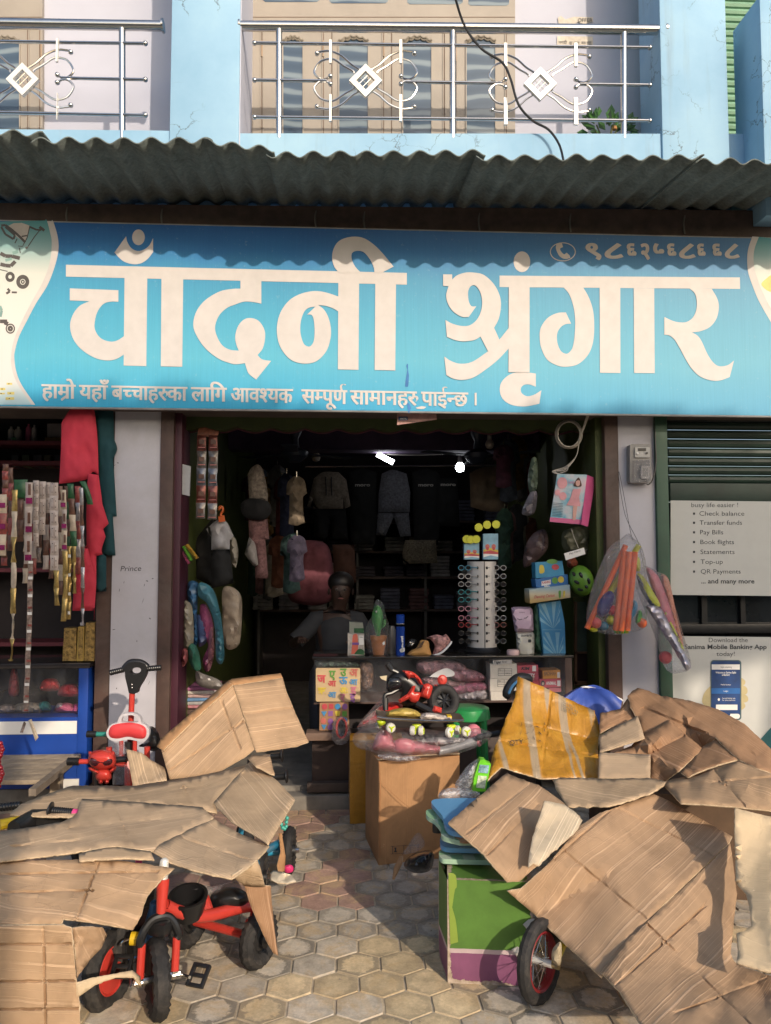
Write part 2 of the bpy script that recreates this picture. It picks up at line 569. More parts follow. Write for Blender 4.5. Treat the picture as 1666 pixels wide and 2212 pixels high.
def sheet(name, outline, m, ang, inner=(), jag=1.6, step=13, warp=.004, th=.0065, parent=None, label=None, cat=None, group=None, creases=()):
 """a torn cardboard sheet: outline and inner control points are (px, py, Y); ang = px direction of the score lines"""
 f = depth_fn(list(outline) + list(inner))
 o = densify([p[:2] for p in outline], 6)
 sd = sum(p[0] for p in outline) % 97
 oj = []
 for i, (x, y) in enumerate(o):
  k = mnoise.noise(Vector((x * .11, y * .11, sd))) * jag + mnoise.noise(Vector((x * .45, y * .45, sd + 9))) * jag * .6
  a = mnoise.noise(Vector((x * .2, y * .2, sd + 31))) * math.pi * 2
  oj.append((x + k * math.cos(a), y + k * math.sin(a)))
 inn = grid_fill(oj, step); cl_ = []
 for (x0, y0), (x1, y1) in creases:
  l = math.hypot(x1 - x0, y1 - y0); nx, ny = -(y1 - y0) / l, (x1 - x0) / l
  for i in range(int(l / 5) + 1):
   t = min(1, i * 5 / l); wv = 1.5 * mnoise.noise(Vector((x0 * .1 + t * 9, y0, 1)))
   for o_ in (-5, 0, 5): cl_.append((x0 + (x1 - x0) * t + nx * (o_ + wv), y0 + (y1 - y0) * t + ny * (o_ + wv), o_))
 if cl_:
  ca = np.array([c[:2] for c in cl_])
  inn = [p for p in inn if np.min(((ca - p) ** 2).sum(1)) > 36]
  ok = inside(ca, oj) & (edge_dist(ca, oj) > 3)
  cl_ = [c for c, k in zip(cl_, ok) if k]
  inn += [c[:2] for c in cl_]
 mid = np.array([c[:2] for c in cl_ if c[2] == 0]).reshape(-1, 2)
 vs, fs = cdt(oj, inn)
 def p3(x, y):
  if len(mid) and np.min(((mid - (x, y)) ** 2).sum(1)) < 2: return P(x, y, f(x, y) + .009)
  w = warp * (mnoise.noise(Vector((x * .018, y * .018, sd))) + .5 * mnoise.noise(Vector((x * .06, y * .06, sd + 3))))
  return P(x, y, f(x, y) + w * 1.6)
 mb = MB()
 mb.add([p3(v.x, v.y) for v in vs], fs, m)
 if RIM: mb.midx(RIM)
 a = np.array([tuple(v) for v in mb.v]); c = a.mean(0)
 cx, cy = np.mean([v.x for v in vs]), np.mean([v.y for v in vs])
 dr = R(ang)
 d3 = (p3(cx + 12 * math.cos(dr), cy + 12 * math.sin(dr)) - p3(cx - 12 * math.cos(dr), cy - 12 * math.sin(dr))).normalized()
 _, _, Vt = np.linalg.svd(a - c)
 nrm = Vector(Vt[2]); vax = (d3 - nrm * d3.dot(nrm)).normalized(); uax = vax.cross(nrm)
 mb.uv = [((v - Vector(c)).dot(uax) + sd * .37, (v - Vector(c)).dot(vax) + sd * .11) for v in mb.v]
 ob = mb.build(name, parent, label, cat, group, smooth=28, fixn=True)
 s_ = ob.modifiers.new('thickness', 'SOLIDIFY')
 s_.thickness = th; s_.offset = 0
 if RIM: s_.material_offset_rim = 1
 return ob
# ================================================================ materials used all over
M_lilac = mat('lilac_paint', (.47, .455, .49), .75, var=.07, vs=3, bmp=.15, bs_=40, dirt=.35, dcol=(.30, .27, .25))
M_upper = mat('upper_wall_paint', (.46, .47, .55), .8, var=.04, vs=2, bmp=.1)
M_brown = mat('dark_wood', (.075, .042, .032), .6, var=.3, vs=7, bmp=.3, bs_=25, dirt=.5, dcol=(.14, .11, .09))
M_maroon = mat('maroon_paint', (.055, .010, .022), .55, var=.15)
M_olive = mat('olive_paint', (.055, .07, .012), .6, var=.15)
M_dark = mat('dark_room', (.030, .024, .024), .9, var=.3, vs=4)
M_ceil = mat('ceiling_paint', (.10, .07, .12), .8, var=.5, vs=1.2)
M_green = mat('green_steel', (.03, .085, .05), .5, var=.2, vs=5, bmp=.1, dirt=.5, dcol=(.05, .05, .04))
M_steel = mat('stainless_steel', (.62, .60, .57), .22, metal=1, var=.06, vs=20)
M_satin = mat('satin_steel', (.80, .78, .72), .42, metal=.35, var=.04)
M_black = mat('black_plastic', (.012, .012, .013), .35, var=.2, vs=20)
M_rubber = mat('tyre_rubber', (.018, .017, .017), .75, var=.4, vs=30, dirt=.6, dcol=(.10, .085, .07), bmp=.2)
M_red = mat('red_plastic', (.52, .045, .032), .32, var=.08, vs=10, dirt=.25, dcol=(.30, .06, .045))
M_white = mat('white_card', (.72, .70, .66), .6, var=.05)
M_wpl = mat('white_plastic', (.75, .74, .72), .35, var=.05)
M_concrete = mat('old_concrete', (.21, .19, .16), .9, var=.3, vs=6, bmp=.5, bs_=30, dirt=.6)
M_ink = mat('print_black', (.035, .035, .04), .6)
M_film = film('clear_film', op=.05, scale=34)
M_crinkle = film('crinkled_film', op=.035, scale=48, rough=.07, fr=.5)
M_filmw = film('milky_film', op=.26, scale=24)
def blue_paint():
 m, nt, b = _nodes('blue_wall_paint')
 o = coord(nt)
 n = noi(nt, 2.2, 5, .6, o)
 r = ramp(nt, [(.3, (.215, .395, .56)), (.5, (.26, .445, .61)), (.72, (.31, .50, .64))])
 nt.links.new(n.outputs[0], r.inputs[0])
 c = r.outputs[0]
 wob = noi(nt, 9, 4, .6, o)
 vv = nt.nodes.new('ShaderNodeVectorMath'); vv.operation = 'MULTIPLY_ADD'
 nt.links.new(wob.outputs['Color'], vv.inputs[0]); vv.inputs[1].default_value = (.16, .16, .16); nt.links.new(o, vv.inputs[2])
 vo = nt.nodes.new('ShaderNodeTexVoronoi'); vo.feature = 'DISTANCE_TO_EDGE'; vo.inputs['Scale'].default_value = 4.2
 nt.links.new(vv.outputs[0], vo.inputs['Vector'])
 rc = ramp(nt, [(.004, 1), (.014, 0)])
 nt.links.new(vo.outputs['Distance'], rc.inputs[0])
 msk = noi(nt, 1.7, 3, .5, o)
 rm = ramp(nt, [(.50, 0), (.57, .85)])
 nt.links.new(msk.outputs[0], rm.inputs[0])
 c = mixc(nt, c, (.08, .11, .14), math_(nt, 'MULTIPLY', rc.outputs[0], rm.outputs[0]))
 d = noi(nt, 7, 6, .75, o)
 rd = ramp(nt, [(.66, 0), (.78, .55)])
 nt.links.new(d.outputs[0], rd.inputs[0])
 c = mixc(nt, c, (.16, .2, .22), rd.outputs[0])
 sk = noi(nt, 1, 5, .65, mapping(nt, o, (9, 9, .7)).outputs[0]); rk = ramp(nt, [(.55, 0), (.75, .4)]); nt.links.new(sk.outputs[0], rk.inputs[0]); c = mixc(nt, c, (.20, .26, .30), rk.outputs[0])
 nt.links.new(c, b.inputs['Base Color'])
 b.inputs['Roughness'].default_value = .7
 bump(nt, b, n.outputs[0], .2, .01)
 return m
M_blue = blue_paint()
# ================================================================ ground
def build_ground():
 s = MB()
 s.add([(-300, -300, -.030), (300, -300, -.030), (300, 300, -.030), (-300, 300, -.030)], [[0, 1, 2, 3]], mat('street_earth', (.30, .25, .19), .95, var=.25, vs=2))
 s.build('ground', label='dusty ground under the paving', kind='structure', smooth=0)
 W, RW, a0 = .1685, .138, G(777, 2173)
 s = MB(); mj = mat('paver_joint', (.47, .39, .28), .95, var=.25, vs=30)
 m, nt, b = _nodes('paver')
 at = nt.nodes.new('ShaderNodeAttribute'); at.attribute_name = 'paver_colour'
 uv = coord(nt, 'UV'); o = coord(nt)
 ln = nt.nodes.new('ShaderNodeVectorMath'); ln.operation = 'LENGTH'; nt.links.new(uv, ln.inputs[0])
 n1 = noi(nt, 34, 6, .7, o, .4)
 dd = math_(nt, 'MULTIPLY_ADD', n1.outputs[0], .95, ln.outputs['Value'])
 rg = ramp(nt, [(.0, 0), (.5, 0), (.64, .95), (1, .8)])
 dd2 = math_(nt, 'SUBTRACT', dd, .62)
 nt.links.new(dd2, rg.inputs[0])
 gm = math_(nt, 'MULTIPLY', rg.outputs[0], at.outputs['Alpha'])
 n2 = noi(nt, 11, 5, .65, o)
 r2 = ramp(nt, [(.28, .62), (.5, 1.0), (.72, 1.28)])
 nt.links.new(n2.outputs[0], r2.inputs[0])
 c = mixc(nt, at.outputs['Color'], r2.outputs[0], .9, 'MULTIPLY')
 n4 = noi(nt, 5.5, 6, .7, o, .8)
 r4 = ramp(nt, [(.49, 0), (.62, .65)])
 nt.links.new(n4.outputs[0], r4.inputs[0])
 c = mixc(nt, c, (.56, .40, .215), r4.outputs[0])
 n3 = noi(nt, 90, 3, .7, o)
 r3 = ramp(nt, [(.3, .84), (.7, 1.12)])
 nt.links.new(n3.outputs[0], r3.inputs[0])
 c = mixc(nt, c, r3.outputs[0], .8, 'MULTIPLY')
 c = mixc(nt, c, (.17, .15, .12), gm)
 nt.links.new(c, b.inputs['Base Color'])
 b.inputs['Roughness'].default_value = .85
 b.inputs['Specular IOR Level'].default_value = .3
 bp = bump(nt, b, n1.outputs[0], .35, .006)
 bump(nt, b, n3.outputs[0], .25, .003, bp)
 rs = random.Random(3)
 cols, uvs = [], []
 j = -16
 while a0.y + j * RW < 4.95:
  for i in range(-24, 25):
   cx = a0.x + (i + .5 * (j % 2)) * W; cy = a0.y + j * RW
   if abs(cx) > 3.6: continue
   k = rs.random()
   zone = mnoise.noise(Vector((cx * 1.5, cy * 1.3, 4.2)))
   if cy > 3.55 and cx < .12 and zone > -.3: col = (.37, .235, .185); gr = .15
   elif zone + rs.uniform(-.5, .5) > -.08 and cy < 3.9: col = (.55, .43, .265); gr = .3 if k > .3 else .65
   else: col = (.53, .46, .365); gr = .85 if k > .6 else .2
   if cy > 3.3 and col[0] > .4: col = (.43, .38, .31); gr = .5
   f = rs.uniform(.92, 1.3)
   col = tuple(x * f for x in col)
   n0 = len(s.v)
   tz = rs.uniform(-.002, .002); tx, ty = rs.uniform(-.012, .012), rs.uniform(-.012, .012)
   for q, z, hgt in ((1.0, 0, -.024), (.992, 1, -.0035), (.965, 2, 0)):
    for a in range(6):
     an = R(60 * a + 30)
     hx = (W / 2 - .0035) / math.cos(R(30)) * math.cos(an) * q; hy = (RW / 1.5 - .004) * math.sin(an) * q
     s.v.append(Vector((cx + hx, cy + hy, hgt + tz + (hx * tx + hy * ty if z else 0))))
     uvs.append((hx / W * 2 + 0, hy / RW * 1.55)); cols.append((*col, gr))
   for z in range(2):
    for a in range(6):
     s.f.append([n0 + z * 6 + a, n0 + z * 6 + (a + 1) % 6, n0 + z * 6 + 6 + (a + 1) % 6, n0 + z * 6 + 6 + a]); s.mi.append(0)
   s.f.append([n0 + 12 + a for a in range(6)]); s.mi.append(0)
  j += 1
 s.mats = [m]
 s.uv = uvs
 ob = s.build('paving', label='hexagonal stone paving before the shop', kind='structure', smooth=0, fixn=False, base=(0, 0, 0))
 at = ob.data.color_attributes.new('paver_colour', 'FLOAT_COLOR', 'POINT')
 for i, c in enumerate(cols): at.data[i].color = c
 s = MB()
 s.add([(-3.7, .2, -.005), (3.7, .2, -.005), (3.7, 4.98, -.005), (-3.7, 4.98, -.011)], [[0, 1, 2, 3]], mj)
 s.build('paving_sand', label='sandy joints between the paving stones', kind='structure', smooth=0)
def grit():
 rs = random.Random(8); s = MB(); m = mat('grit_stone', (.30, .25, .19), .9, var=.4, vs=30)
 for i in range(420):
  x, y = rs.uniform(-1.6, 1.6), rs.uniform(2.2, 4.85); r_ = rs.choice([.002, .003, .004, .006])
  q = [Vector((x + r_ * rs.uniform(.5, 1.3) * math.cos(a), y + r_ * rs.uniform(.5, 1.3) * math.sin(a), rs.uniform(0, .003))) for a in (0, 2.1, 4.2)]; t = Vector((x, y, r_ * rs.uniform(.5, 1.1)))
  s.add(q + [t], [[0, 1, 3], [1, 2, 3], [2, 0, 3]], m)
 s.build('grit', label='scattered grit and crumbs on the paving', cat='grit', kind='stuff', smooth=0)
grit()
build_ground()
# ================================================================ building
FY = 5.0
def build_building():
 T = thing('shop_building', (0, 5.5, 0), 'blue and lilac painted two storey shop building with an open shop front', 'building')
 xl0, xl1 = XY(242, FY), XY(343, FY)
 xr0, xr1 = XY(1340, FY), XY(1421, FY)
 s = MB(); s.bb((xl0, FY, 0), (xl1, 5.3, 2.9), M_lilac, .006)
 pl = s.build('pillar', T, 'lilac pillar with a scribbled name and smudges')
 s = MB()
 rs = random.Random(5)
 s.text('Prince', 259, 1234, 12, FY - .0012, M_ink, slope=-.02, sx=1.1, italic=.2)
 for (x, y, l, a) in ((268, 1258, 7, 100), (258, 1275, 9, 95), (312, 1264, 8, 100), (318, 1255, 6, 20), (309, 1298, 16, 110), (324, 1336, 6, 40), (322, 1475, 12, 110), (330, 1250, 5, 5), (252, 1487, 4, 60), (246, 1360, 8, 170), (296, 1385, 5, 80), (262, 1420, 5, 120), (248, 1005, 8, 150), (255, 1000, 5, 20)):
  dx, dy = math.cos(R(a)) * l / 2, math.sin(R(a)) * l / 2
  s.deco([(x - dx, y - dy), (x + .8, y - 1), (x + dx, y + dy), (x - .8, y + 1)], FY - .0012, M_ink)
 s.build('scribble', pl, smooth=0)
 s = MB(); s.bb((xr0, FY, 0), (xr1, 5.3, 2.9), M_lilac, .006)
 s.build('pillar', T)
 s = MB(); s.bb((XY(210, 5.03), 5.03, 0), (xl0 - .004, 5.2, 2.9), M_brown, .004); s.build('jamb', T)
 s = MB(); s.bb((xl1 + .002, 4.985, 0), (XY(371, 4.985), 5.25, 2.9), M_brown, .004)
 s.build('jamb', T)
 s = MB(); s.bb((XY(371.5, 5.03), 5.03, 0), (XY(389, 5.03), 5.3, 2.9), M_maroon, .003); s.build('jamb', T, 'maroon painted jamb strip')
 s = MB(); s.bb((XY(1311, 4.99), 4.99, 0), (xr0 - .002, 5.25, 2.9), M_brown, .004); s.build('jamb', T)
 s = MB(); s.bb((XY(1290, 5.05), 5.05, 0), (XY(1310.5, 5.05), 5.3, 2.9), M_olive, .003); s.build('jamb', T, 'green painted jamb strip')
 s = MB(); s.bb((XY(1422, 4.97), 4.97, 0), (XY(1448, 4.97), 5.2, 2.9), M_green, .004); s.build('jamb', T, 'green steel jamb of the bank front')
 x0, x1 = XY(386, FY), XY(1336, FY)
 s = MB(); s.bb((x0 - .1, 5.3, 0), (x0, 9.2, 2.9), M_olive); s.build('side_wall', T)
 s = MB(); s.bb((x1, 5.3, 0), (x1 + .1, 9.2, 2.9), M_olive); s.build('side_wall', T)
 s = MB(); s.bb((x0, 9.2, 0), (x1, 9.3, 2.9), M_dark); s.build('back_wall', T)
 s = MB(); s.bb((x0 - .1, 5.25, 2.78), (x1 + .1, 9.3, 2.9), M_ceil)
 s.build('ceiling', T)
 mp = mat('purple_band', (.075, .05, .10), .8); mg = mat('green_band', (.03, .05, .02), .8)
 s = MB(); s.bb((x0, 7.0, 2.55), (x1, 7.25, 2.779), mp, .01); s.build('ceiling_beam', T)
 yl = 5.16
 top = [(380, 880), (1330, 885)]
 bot = []
 for i in range(96):
  x = 1325 - i * 9.8
  bot.append((x, 926 + 4.5 * abs(math.sin(x * .043)) * 2 - 4 + (x - 833) * .006))
 s = MB(); s.slab([(388, 860), (1330, 860)] + bot, yl, .08, mat('lintel_green', (.04, .055, .012), .7, var=.2)); s.build('lintel', T)
 s = MB(); s.slab([(388, 870), (1330, 870)] + [(x, y + 5) for x, y in bot], yl + .085, .05, mat('lintel_maroon', (.10, .02, .04), .7)); s.build('lintel_edge', T)
 s = MB()
 s.bb((-4, 5.006, -.02), (4, 9.3, .115), M_concrete)
 s.build('shop_floor', T)
 s = MB(); s.bb((XY(360, 4.9), 4.88, -.02), (XY(1420, 4.9), 4.998, .085), M_concrete, .012)
 s.build('front_step', T)
 s = MB(); s.bb((-4, 4.88, 2.50), (4, 5.29, 3.62), mat('beam_render', (.10, .08, .07), .9, var=.2)); s.build('front_beam', T)
 xa = xl0 + .05
 s = MB(); s.bb((-4, 6.4, .1), (xa, 6.5, 2.9), M_dark); s.bb((xa - .06, 5.3, .1), (xa, 6.4, 2.9), M_dark); s.bb((-4, 5.29, 2.78), (xa, 6.5, 2.9), M_dark); s.bb((-4.1, 5.0, 0), (-4, 6.5, 2.9), M_dark)
 s.build('neighbour_shop_wall', T)
 xb0 = XY(1449, 5.1)
 s = MB()
 for k in range(30):
  z0 = ZY(1080, 5.1) + .12 + k * .062
  if z0 > 2.75: break
  s.tube([(xb0, 5.12, z0 + .03), (4.2, 5.12, z0 + .03)], .031, mat('shutter_green', (.012, .032, .022), .5, var=.3, vs=5), 10)
 s.bb((xb0, 5.08, ZY(1078, 5.1) - .01), (4.2, 5.13, ZY(1078, 5.1) + .115), MC['shutter_green'], .004)
 s.build('roller_shutter', T, 'dark green roller shutter half drawn down over the bank')
 s = MB(); s.bb((xb0, 5.22, .1), (4.2, 5.25, ZY(1080, 5.1)), mat('dark_glass', (.02, .022, .024), .08, var=.3, vs=2, coat=.4)); s.build('bank_window', T)
 s = MB(); s.bb((xb0, 5.14, ZY(1372, 5.14)), (4.2, 5.2, ZY(1352, 5.14)), M_black, .003); s.bb((xb0, 5.1, 0), (4.2, 5.2, .3), M_green); s.bb((XY(1512, 5.2), 5.19, ZY(1350, 5.2)), (XY(1524, 5.2), 5.215, ZY(1290, 5.2)), M_black); s.bb((XY(1596, 5.2), 5.19, ZY(1350, 5.2)), (XY(1606, 5.2), 5.215, ZY(1290, 5.2)), M_black); s.build('window_bar', T)
 zb = 3.62
 uy = 5.58
 s = MB(); s.bb((-5, uy, zb), (XY(1412, uy), uy + .2, 6.6), M_upper); s.build('upper_wall', T)
 s = MB(); s.bb((-5, 4.97, zb - .12), (5, uy + .2, zb + .02), M_blue); s.build('balcony_slab', T)
 pz = ZY(287, 4.95)
 s = MB(); s.slab([(-260, 277), (349, 282), (506, 288), (1634, 289), (1634, 440), (-260, 440)], 4.95, .13, M_blue); s.build('parapet', T)
 s = MB(); s.bb((XY(350, 4.93), 4.93, 3.5), (XY(505, 4.93), 5.54, 6.6), M_blue, .008); s.build('balcony_post', T)
 s = MB(); s.bb((XY(505.5, 4.945), 4.945, 3.5), (XY(508, 4.945), 5.54, 6.6), M_upper); s.build('post_side', T)
 s = MB(); s.bb((XY(1452, 4.93), 4.93, 3.5), (XY(1601, 4.93), 5.3, 6.6), M_blue, .008); s.build('balcony_post', T)
 s = MB(); s.bb((XY(1633, 4.95), 4.70, 3.76), (XY(1633, 4.95) + .2, 5.05, ZY(18, 4.95)), M_blue, .006); s.build('side_parapet', T)
 s = MB()
 ms = mat('pale_green_steel', (.16, .30, .20), .5, var=.2, vs=5)
 for k in range(44):
  z0 = 3.9 + k * .058
  s.tube([(XY(1404, 5.6), 5.62, z0), (5, 5.62, z0)], .028, ms, 8)
 s.build('upper_shutter', T)
 s = MB(); s.bb((XY(1404, 5.6), 5.66, 3.6), (5, 5.8, 6.6), M_green); s.build('upper_shutter_back', T)
 mw = mat('beige_wood', (.31, .275, .235), .6, var=.07, vs=5, bmp=.12, bs_=30)
 md = mat('frame_gap', (.16, .11, .08), .8)
 m, nt, b = _nodes('curtained_glass')
 o = coord(nt)
 wv = nt.nodes.new('ShaderNodeTexWave'); wv.bands_direction = 'Z'; wv.inputs['Scale'].default_value = 2.6; wv.inputs['Distortion'].default_value = 3.5; wv.inputs['Detail'].default_value = 2; wv.inputs['Detail Scale'].default_value = 1.2
 nt.links.new(mapping(nt, o, (.6, 1, 1)).outputs[0], wv.inputs['Vector'])
 r = ramp(nt, [(.0, (.055, .085, .125)), (.62, (.07, .105, .15)), (.85, (.17, .215, .25)), (1, (.20, .25, .28))])
 nt.links.new(wv.outputs[0], r.inputs[0]); nt.links.new(r.outputs[0], b.inputs['Base Color'])
 b.inputs['Roughness'].default_value = .12
 M_glass = m
 def window(x0, x1, panes, seams, top_panes, hinges):
  wy = uy - .04
  f = MB(); f.slab(rect(x0, -150, x1, 330), wy, .035, mw)
  w = f.build('window', T)
  g = MB()
  for x in seams: g.deco(rect(x - .9, 62, x + .9, 330), wy - .0015, md)
  for (a, b_, y) in ((x0, x1, 37), (x0, x1, 60)): g.deco(rect(a, y - .8, b_, y + .8), wy - .0015, md)
  g.build('frame_gap', w, smooth=0)
  for a, b_ in panes:
   n = 5; tp = []
   for i in range(n * 6 + 1):
    t = i / (n * 6)
    tp.append((b_ - (b_ - a) * t, 88 - 9 * math.sin(math.pi * t) + 3.5 * abs(math.sin(t * n * math.pi)) - 2))
   g = MB(); g.deco(tp + [(a, 330), (b_, 330)], wy - .002, M_glass)
   p = g.build('pane', w, smooth=0)
   g = MB()
   g.tpx([(x, y, wy - .01) for x, y in tp], .009, mat('carved_trim', (.22, .19, .15), .7), 6)
   g.tpx([(x, y + 5, wy - .008) for x, y in tp], .006, MC['carved_trim'], 6)
   g.tpx([(a, tp[-1][1], wy - .006), (a, 330, wy - .006)], .006, mw, 4); g.tpx([(b_, tp[0][1], wy - .006), (b_, 330, wy - .006)], .006, mw, 4)
   g.build('pane_trim', p)
  for a, b_, yb in top_panes:
   g = MB(); g.deco([(a, -150), (b_, -150), (b_, yb - 4), (b_ - 5, yb), (a + 5, yb), (a, yb - 4)], wy - .002, M_glass); g.build('pane', w, smooth=0)
  for x, y in hinges: MB().tpx([(x, y, wy - .008), (x, y + 34, wy - .008)], .006, mat('hinge', (.35, .25, .17), .5), 6).build('hinge', w)
  g = MB()
  edges = sorted(seams)
  for a, b_ in zip([x0] + edges, edges + [x1]):
   if b_ - a > 24:
    for c in (a + 2.5, b_ - 2.5): g.slab(rect(c - 1.2, 62, c + 1.2, 330), wy - .006, .006, mw)
  g.slab(rect(x0, 42, x1, 57), wy - .02, .02, mw)
  g.build('frame', w)
 window(540, 1113, [(611, 655), (732, 796), (870, 933), (1007, 1071)], [566, 699, 717, 829, 846, 960, 985, 1094], [(568, 690, 4), (712, 838, 7), (880, 1000, 9), (1012, 1100, 12)], [(566, 88), (698, 88), (985, 98), (829, 88)])
 window(-90, 92, [(-20, 43)], [60, 86], [(-60, 20, -6)], [(89, 88)])
 return T
B_T = build_building()
# ================================================================ awning
def build_awning():
 T = thing('corrugated_awning', P(760, 470, 4.93), 'grey corrugated fibre cement awning over the blue signboard', 'awning')
 m, nt, b = _nodes('fibre_cement')
 o = coord(nt)
 n = noi(nt, 6, 7, .7, mapping(nt, o, (1, .5, 1)).outputs[0], 1.2)
 r = ramp(nt, [(.25, (.085, .095, .088)), (.5, (.15, .175, .168)), (.75, (.20, .235, .23))])
 nt.links.new(n.outputs[0], r.inputs[0])
 n2 = noi(nt, 40, 5, .7, o, .5); r2 = ramp(nt, [(.35, .7), (.65, 1.15)]); nt.links.new(n2.outputs[0], r2.inputs[0])
 nt.links.new(mixc(nt, r.outputs[0], r2.outputs[0], .8, 'MULTIPLY'), b.inputs['Base Color'])
 b.inputs['Roughness'].default_value = .95; b.inputs['Specular IOR Level'].default_value = .2
 bump(nt, b, n2.outputs[0], .4, .006)
 YF_, YB_ = 4.08, 5.0
 LAM = .1454; AMP = .017
 sheets = [(-260, 66, 270, 284, 441, .0), (40, 445, 296, 296, 446, -.012), (425, 585, 299, 318, 449, 0), (566, 1056, 329, 325, 452, 0),
     (1034, 1545, 336, 336, 462, 0), (1525, 1990, 344, 348, 469, 0)]
 x00 = XY(612, YF_)
 for k, (a, c, ya, yc, yb, dz) in enumerate(sheets):
  xa, xc = XY(a, YF_), XY(c, YF_)
  nx = max(8, int((xc - xa) / LAM * 12)); ny = 5
  vs, fs = [], []
  for j in range(ny + 1):
   t = j / ny; Y = YF_ + (YB_ - YF_) * t
   for i in range(nx + 1):
    u = i / nx; x = xa + (xc - xa) * u
    zf = P(a + (c - a) * u, ya + (yc - ya) * u, YF_).z - AMP
    zb = P(a + (c - a) * u, yb, YB_).z + .005
    z = zf + (zb - zf) * t + AMP * math.cos(2 * math.pi * (x - x00) / LAM)
    z += .003 * mnoise.noise(Vector((x * 6, Y * 5, k)))
    vs.append((x, Y + (.012 * mnoise.noise(Vector((x * 9, k, 2))) if j == 0 else 0), z + dz * .35))
  for j in range(ny):
   for i in range(nx):
    q = j * (nx + 1) + i
    fs.append([q, q + 1, q + nx + 2, q + nx + 1])
  s = MB(); s.add(vs, fs, m)
  ob = s.build('roof_sheet', T, smooth=60, fixn=False)
  md = ob.modifiers.new('thickness', 'SOLIDIFY'); md.thickness = .007; md.offset = 1
 mp = mat('rusty_pipe', (.075, .05, .04), .7, var=.3, vs=12)
 s = MB(); s.tube([P(-200, 466, 4.90), P(1900, 494, 4.90)], .022, mp, 12); s.build('support_pipe', T)
 s = MB(); s.slab([(-260, 436), (1990, 458), (1990, 540), (-260, 500)], 4.86, .02, mp); s.build('support_board', T)
 for x, y in ((145, 452), (350, 456), (682, 460), (787, 462), (1035, 465), (1232, 466), (1478, 470)):
  s = MB(); s.tpx([(x + 4, y - 10, 4.87), (x, y + 2, 4.862), (x - 1, y + 16, 4.858), (x + 2, y + 34, 4.855)], .006, mat('hook_wire', (.20, .19, .17), .6, metal=.5), 6, True); s.build('hook', T)
build_awning()
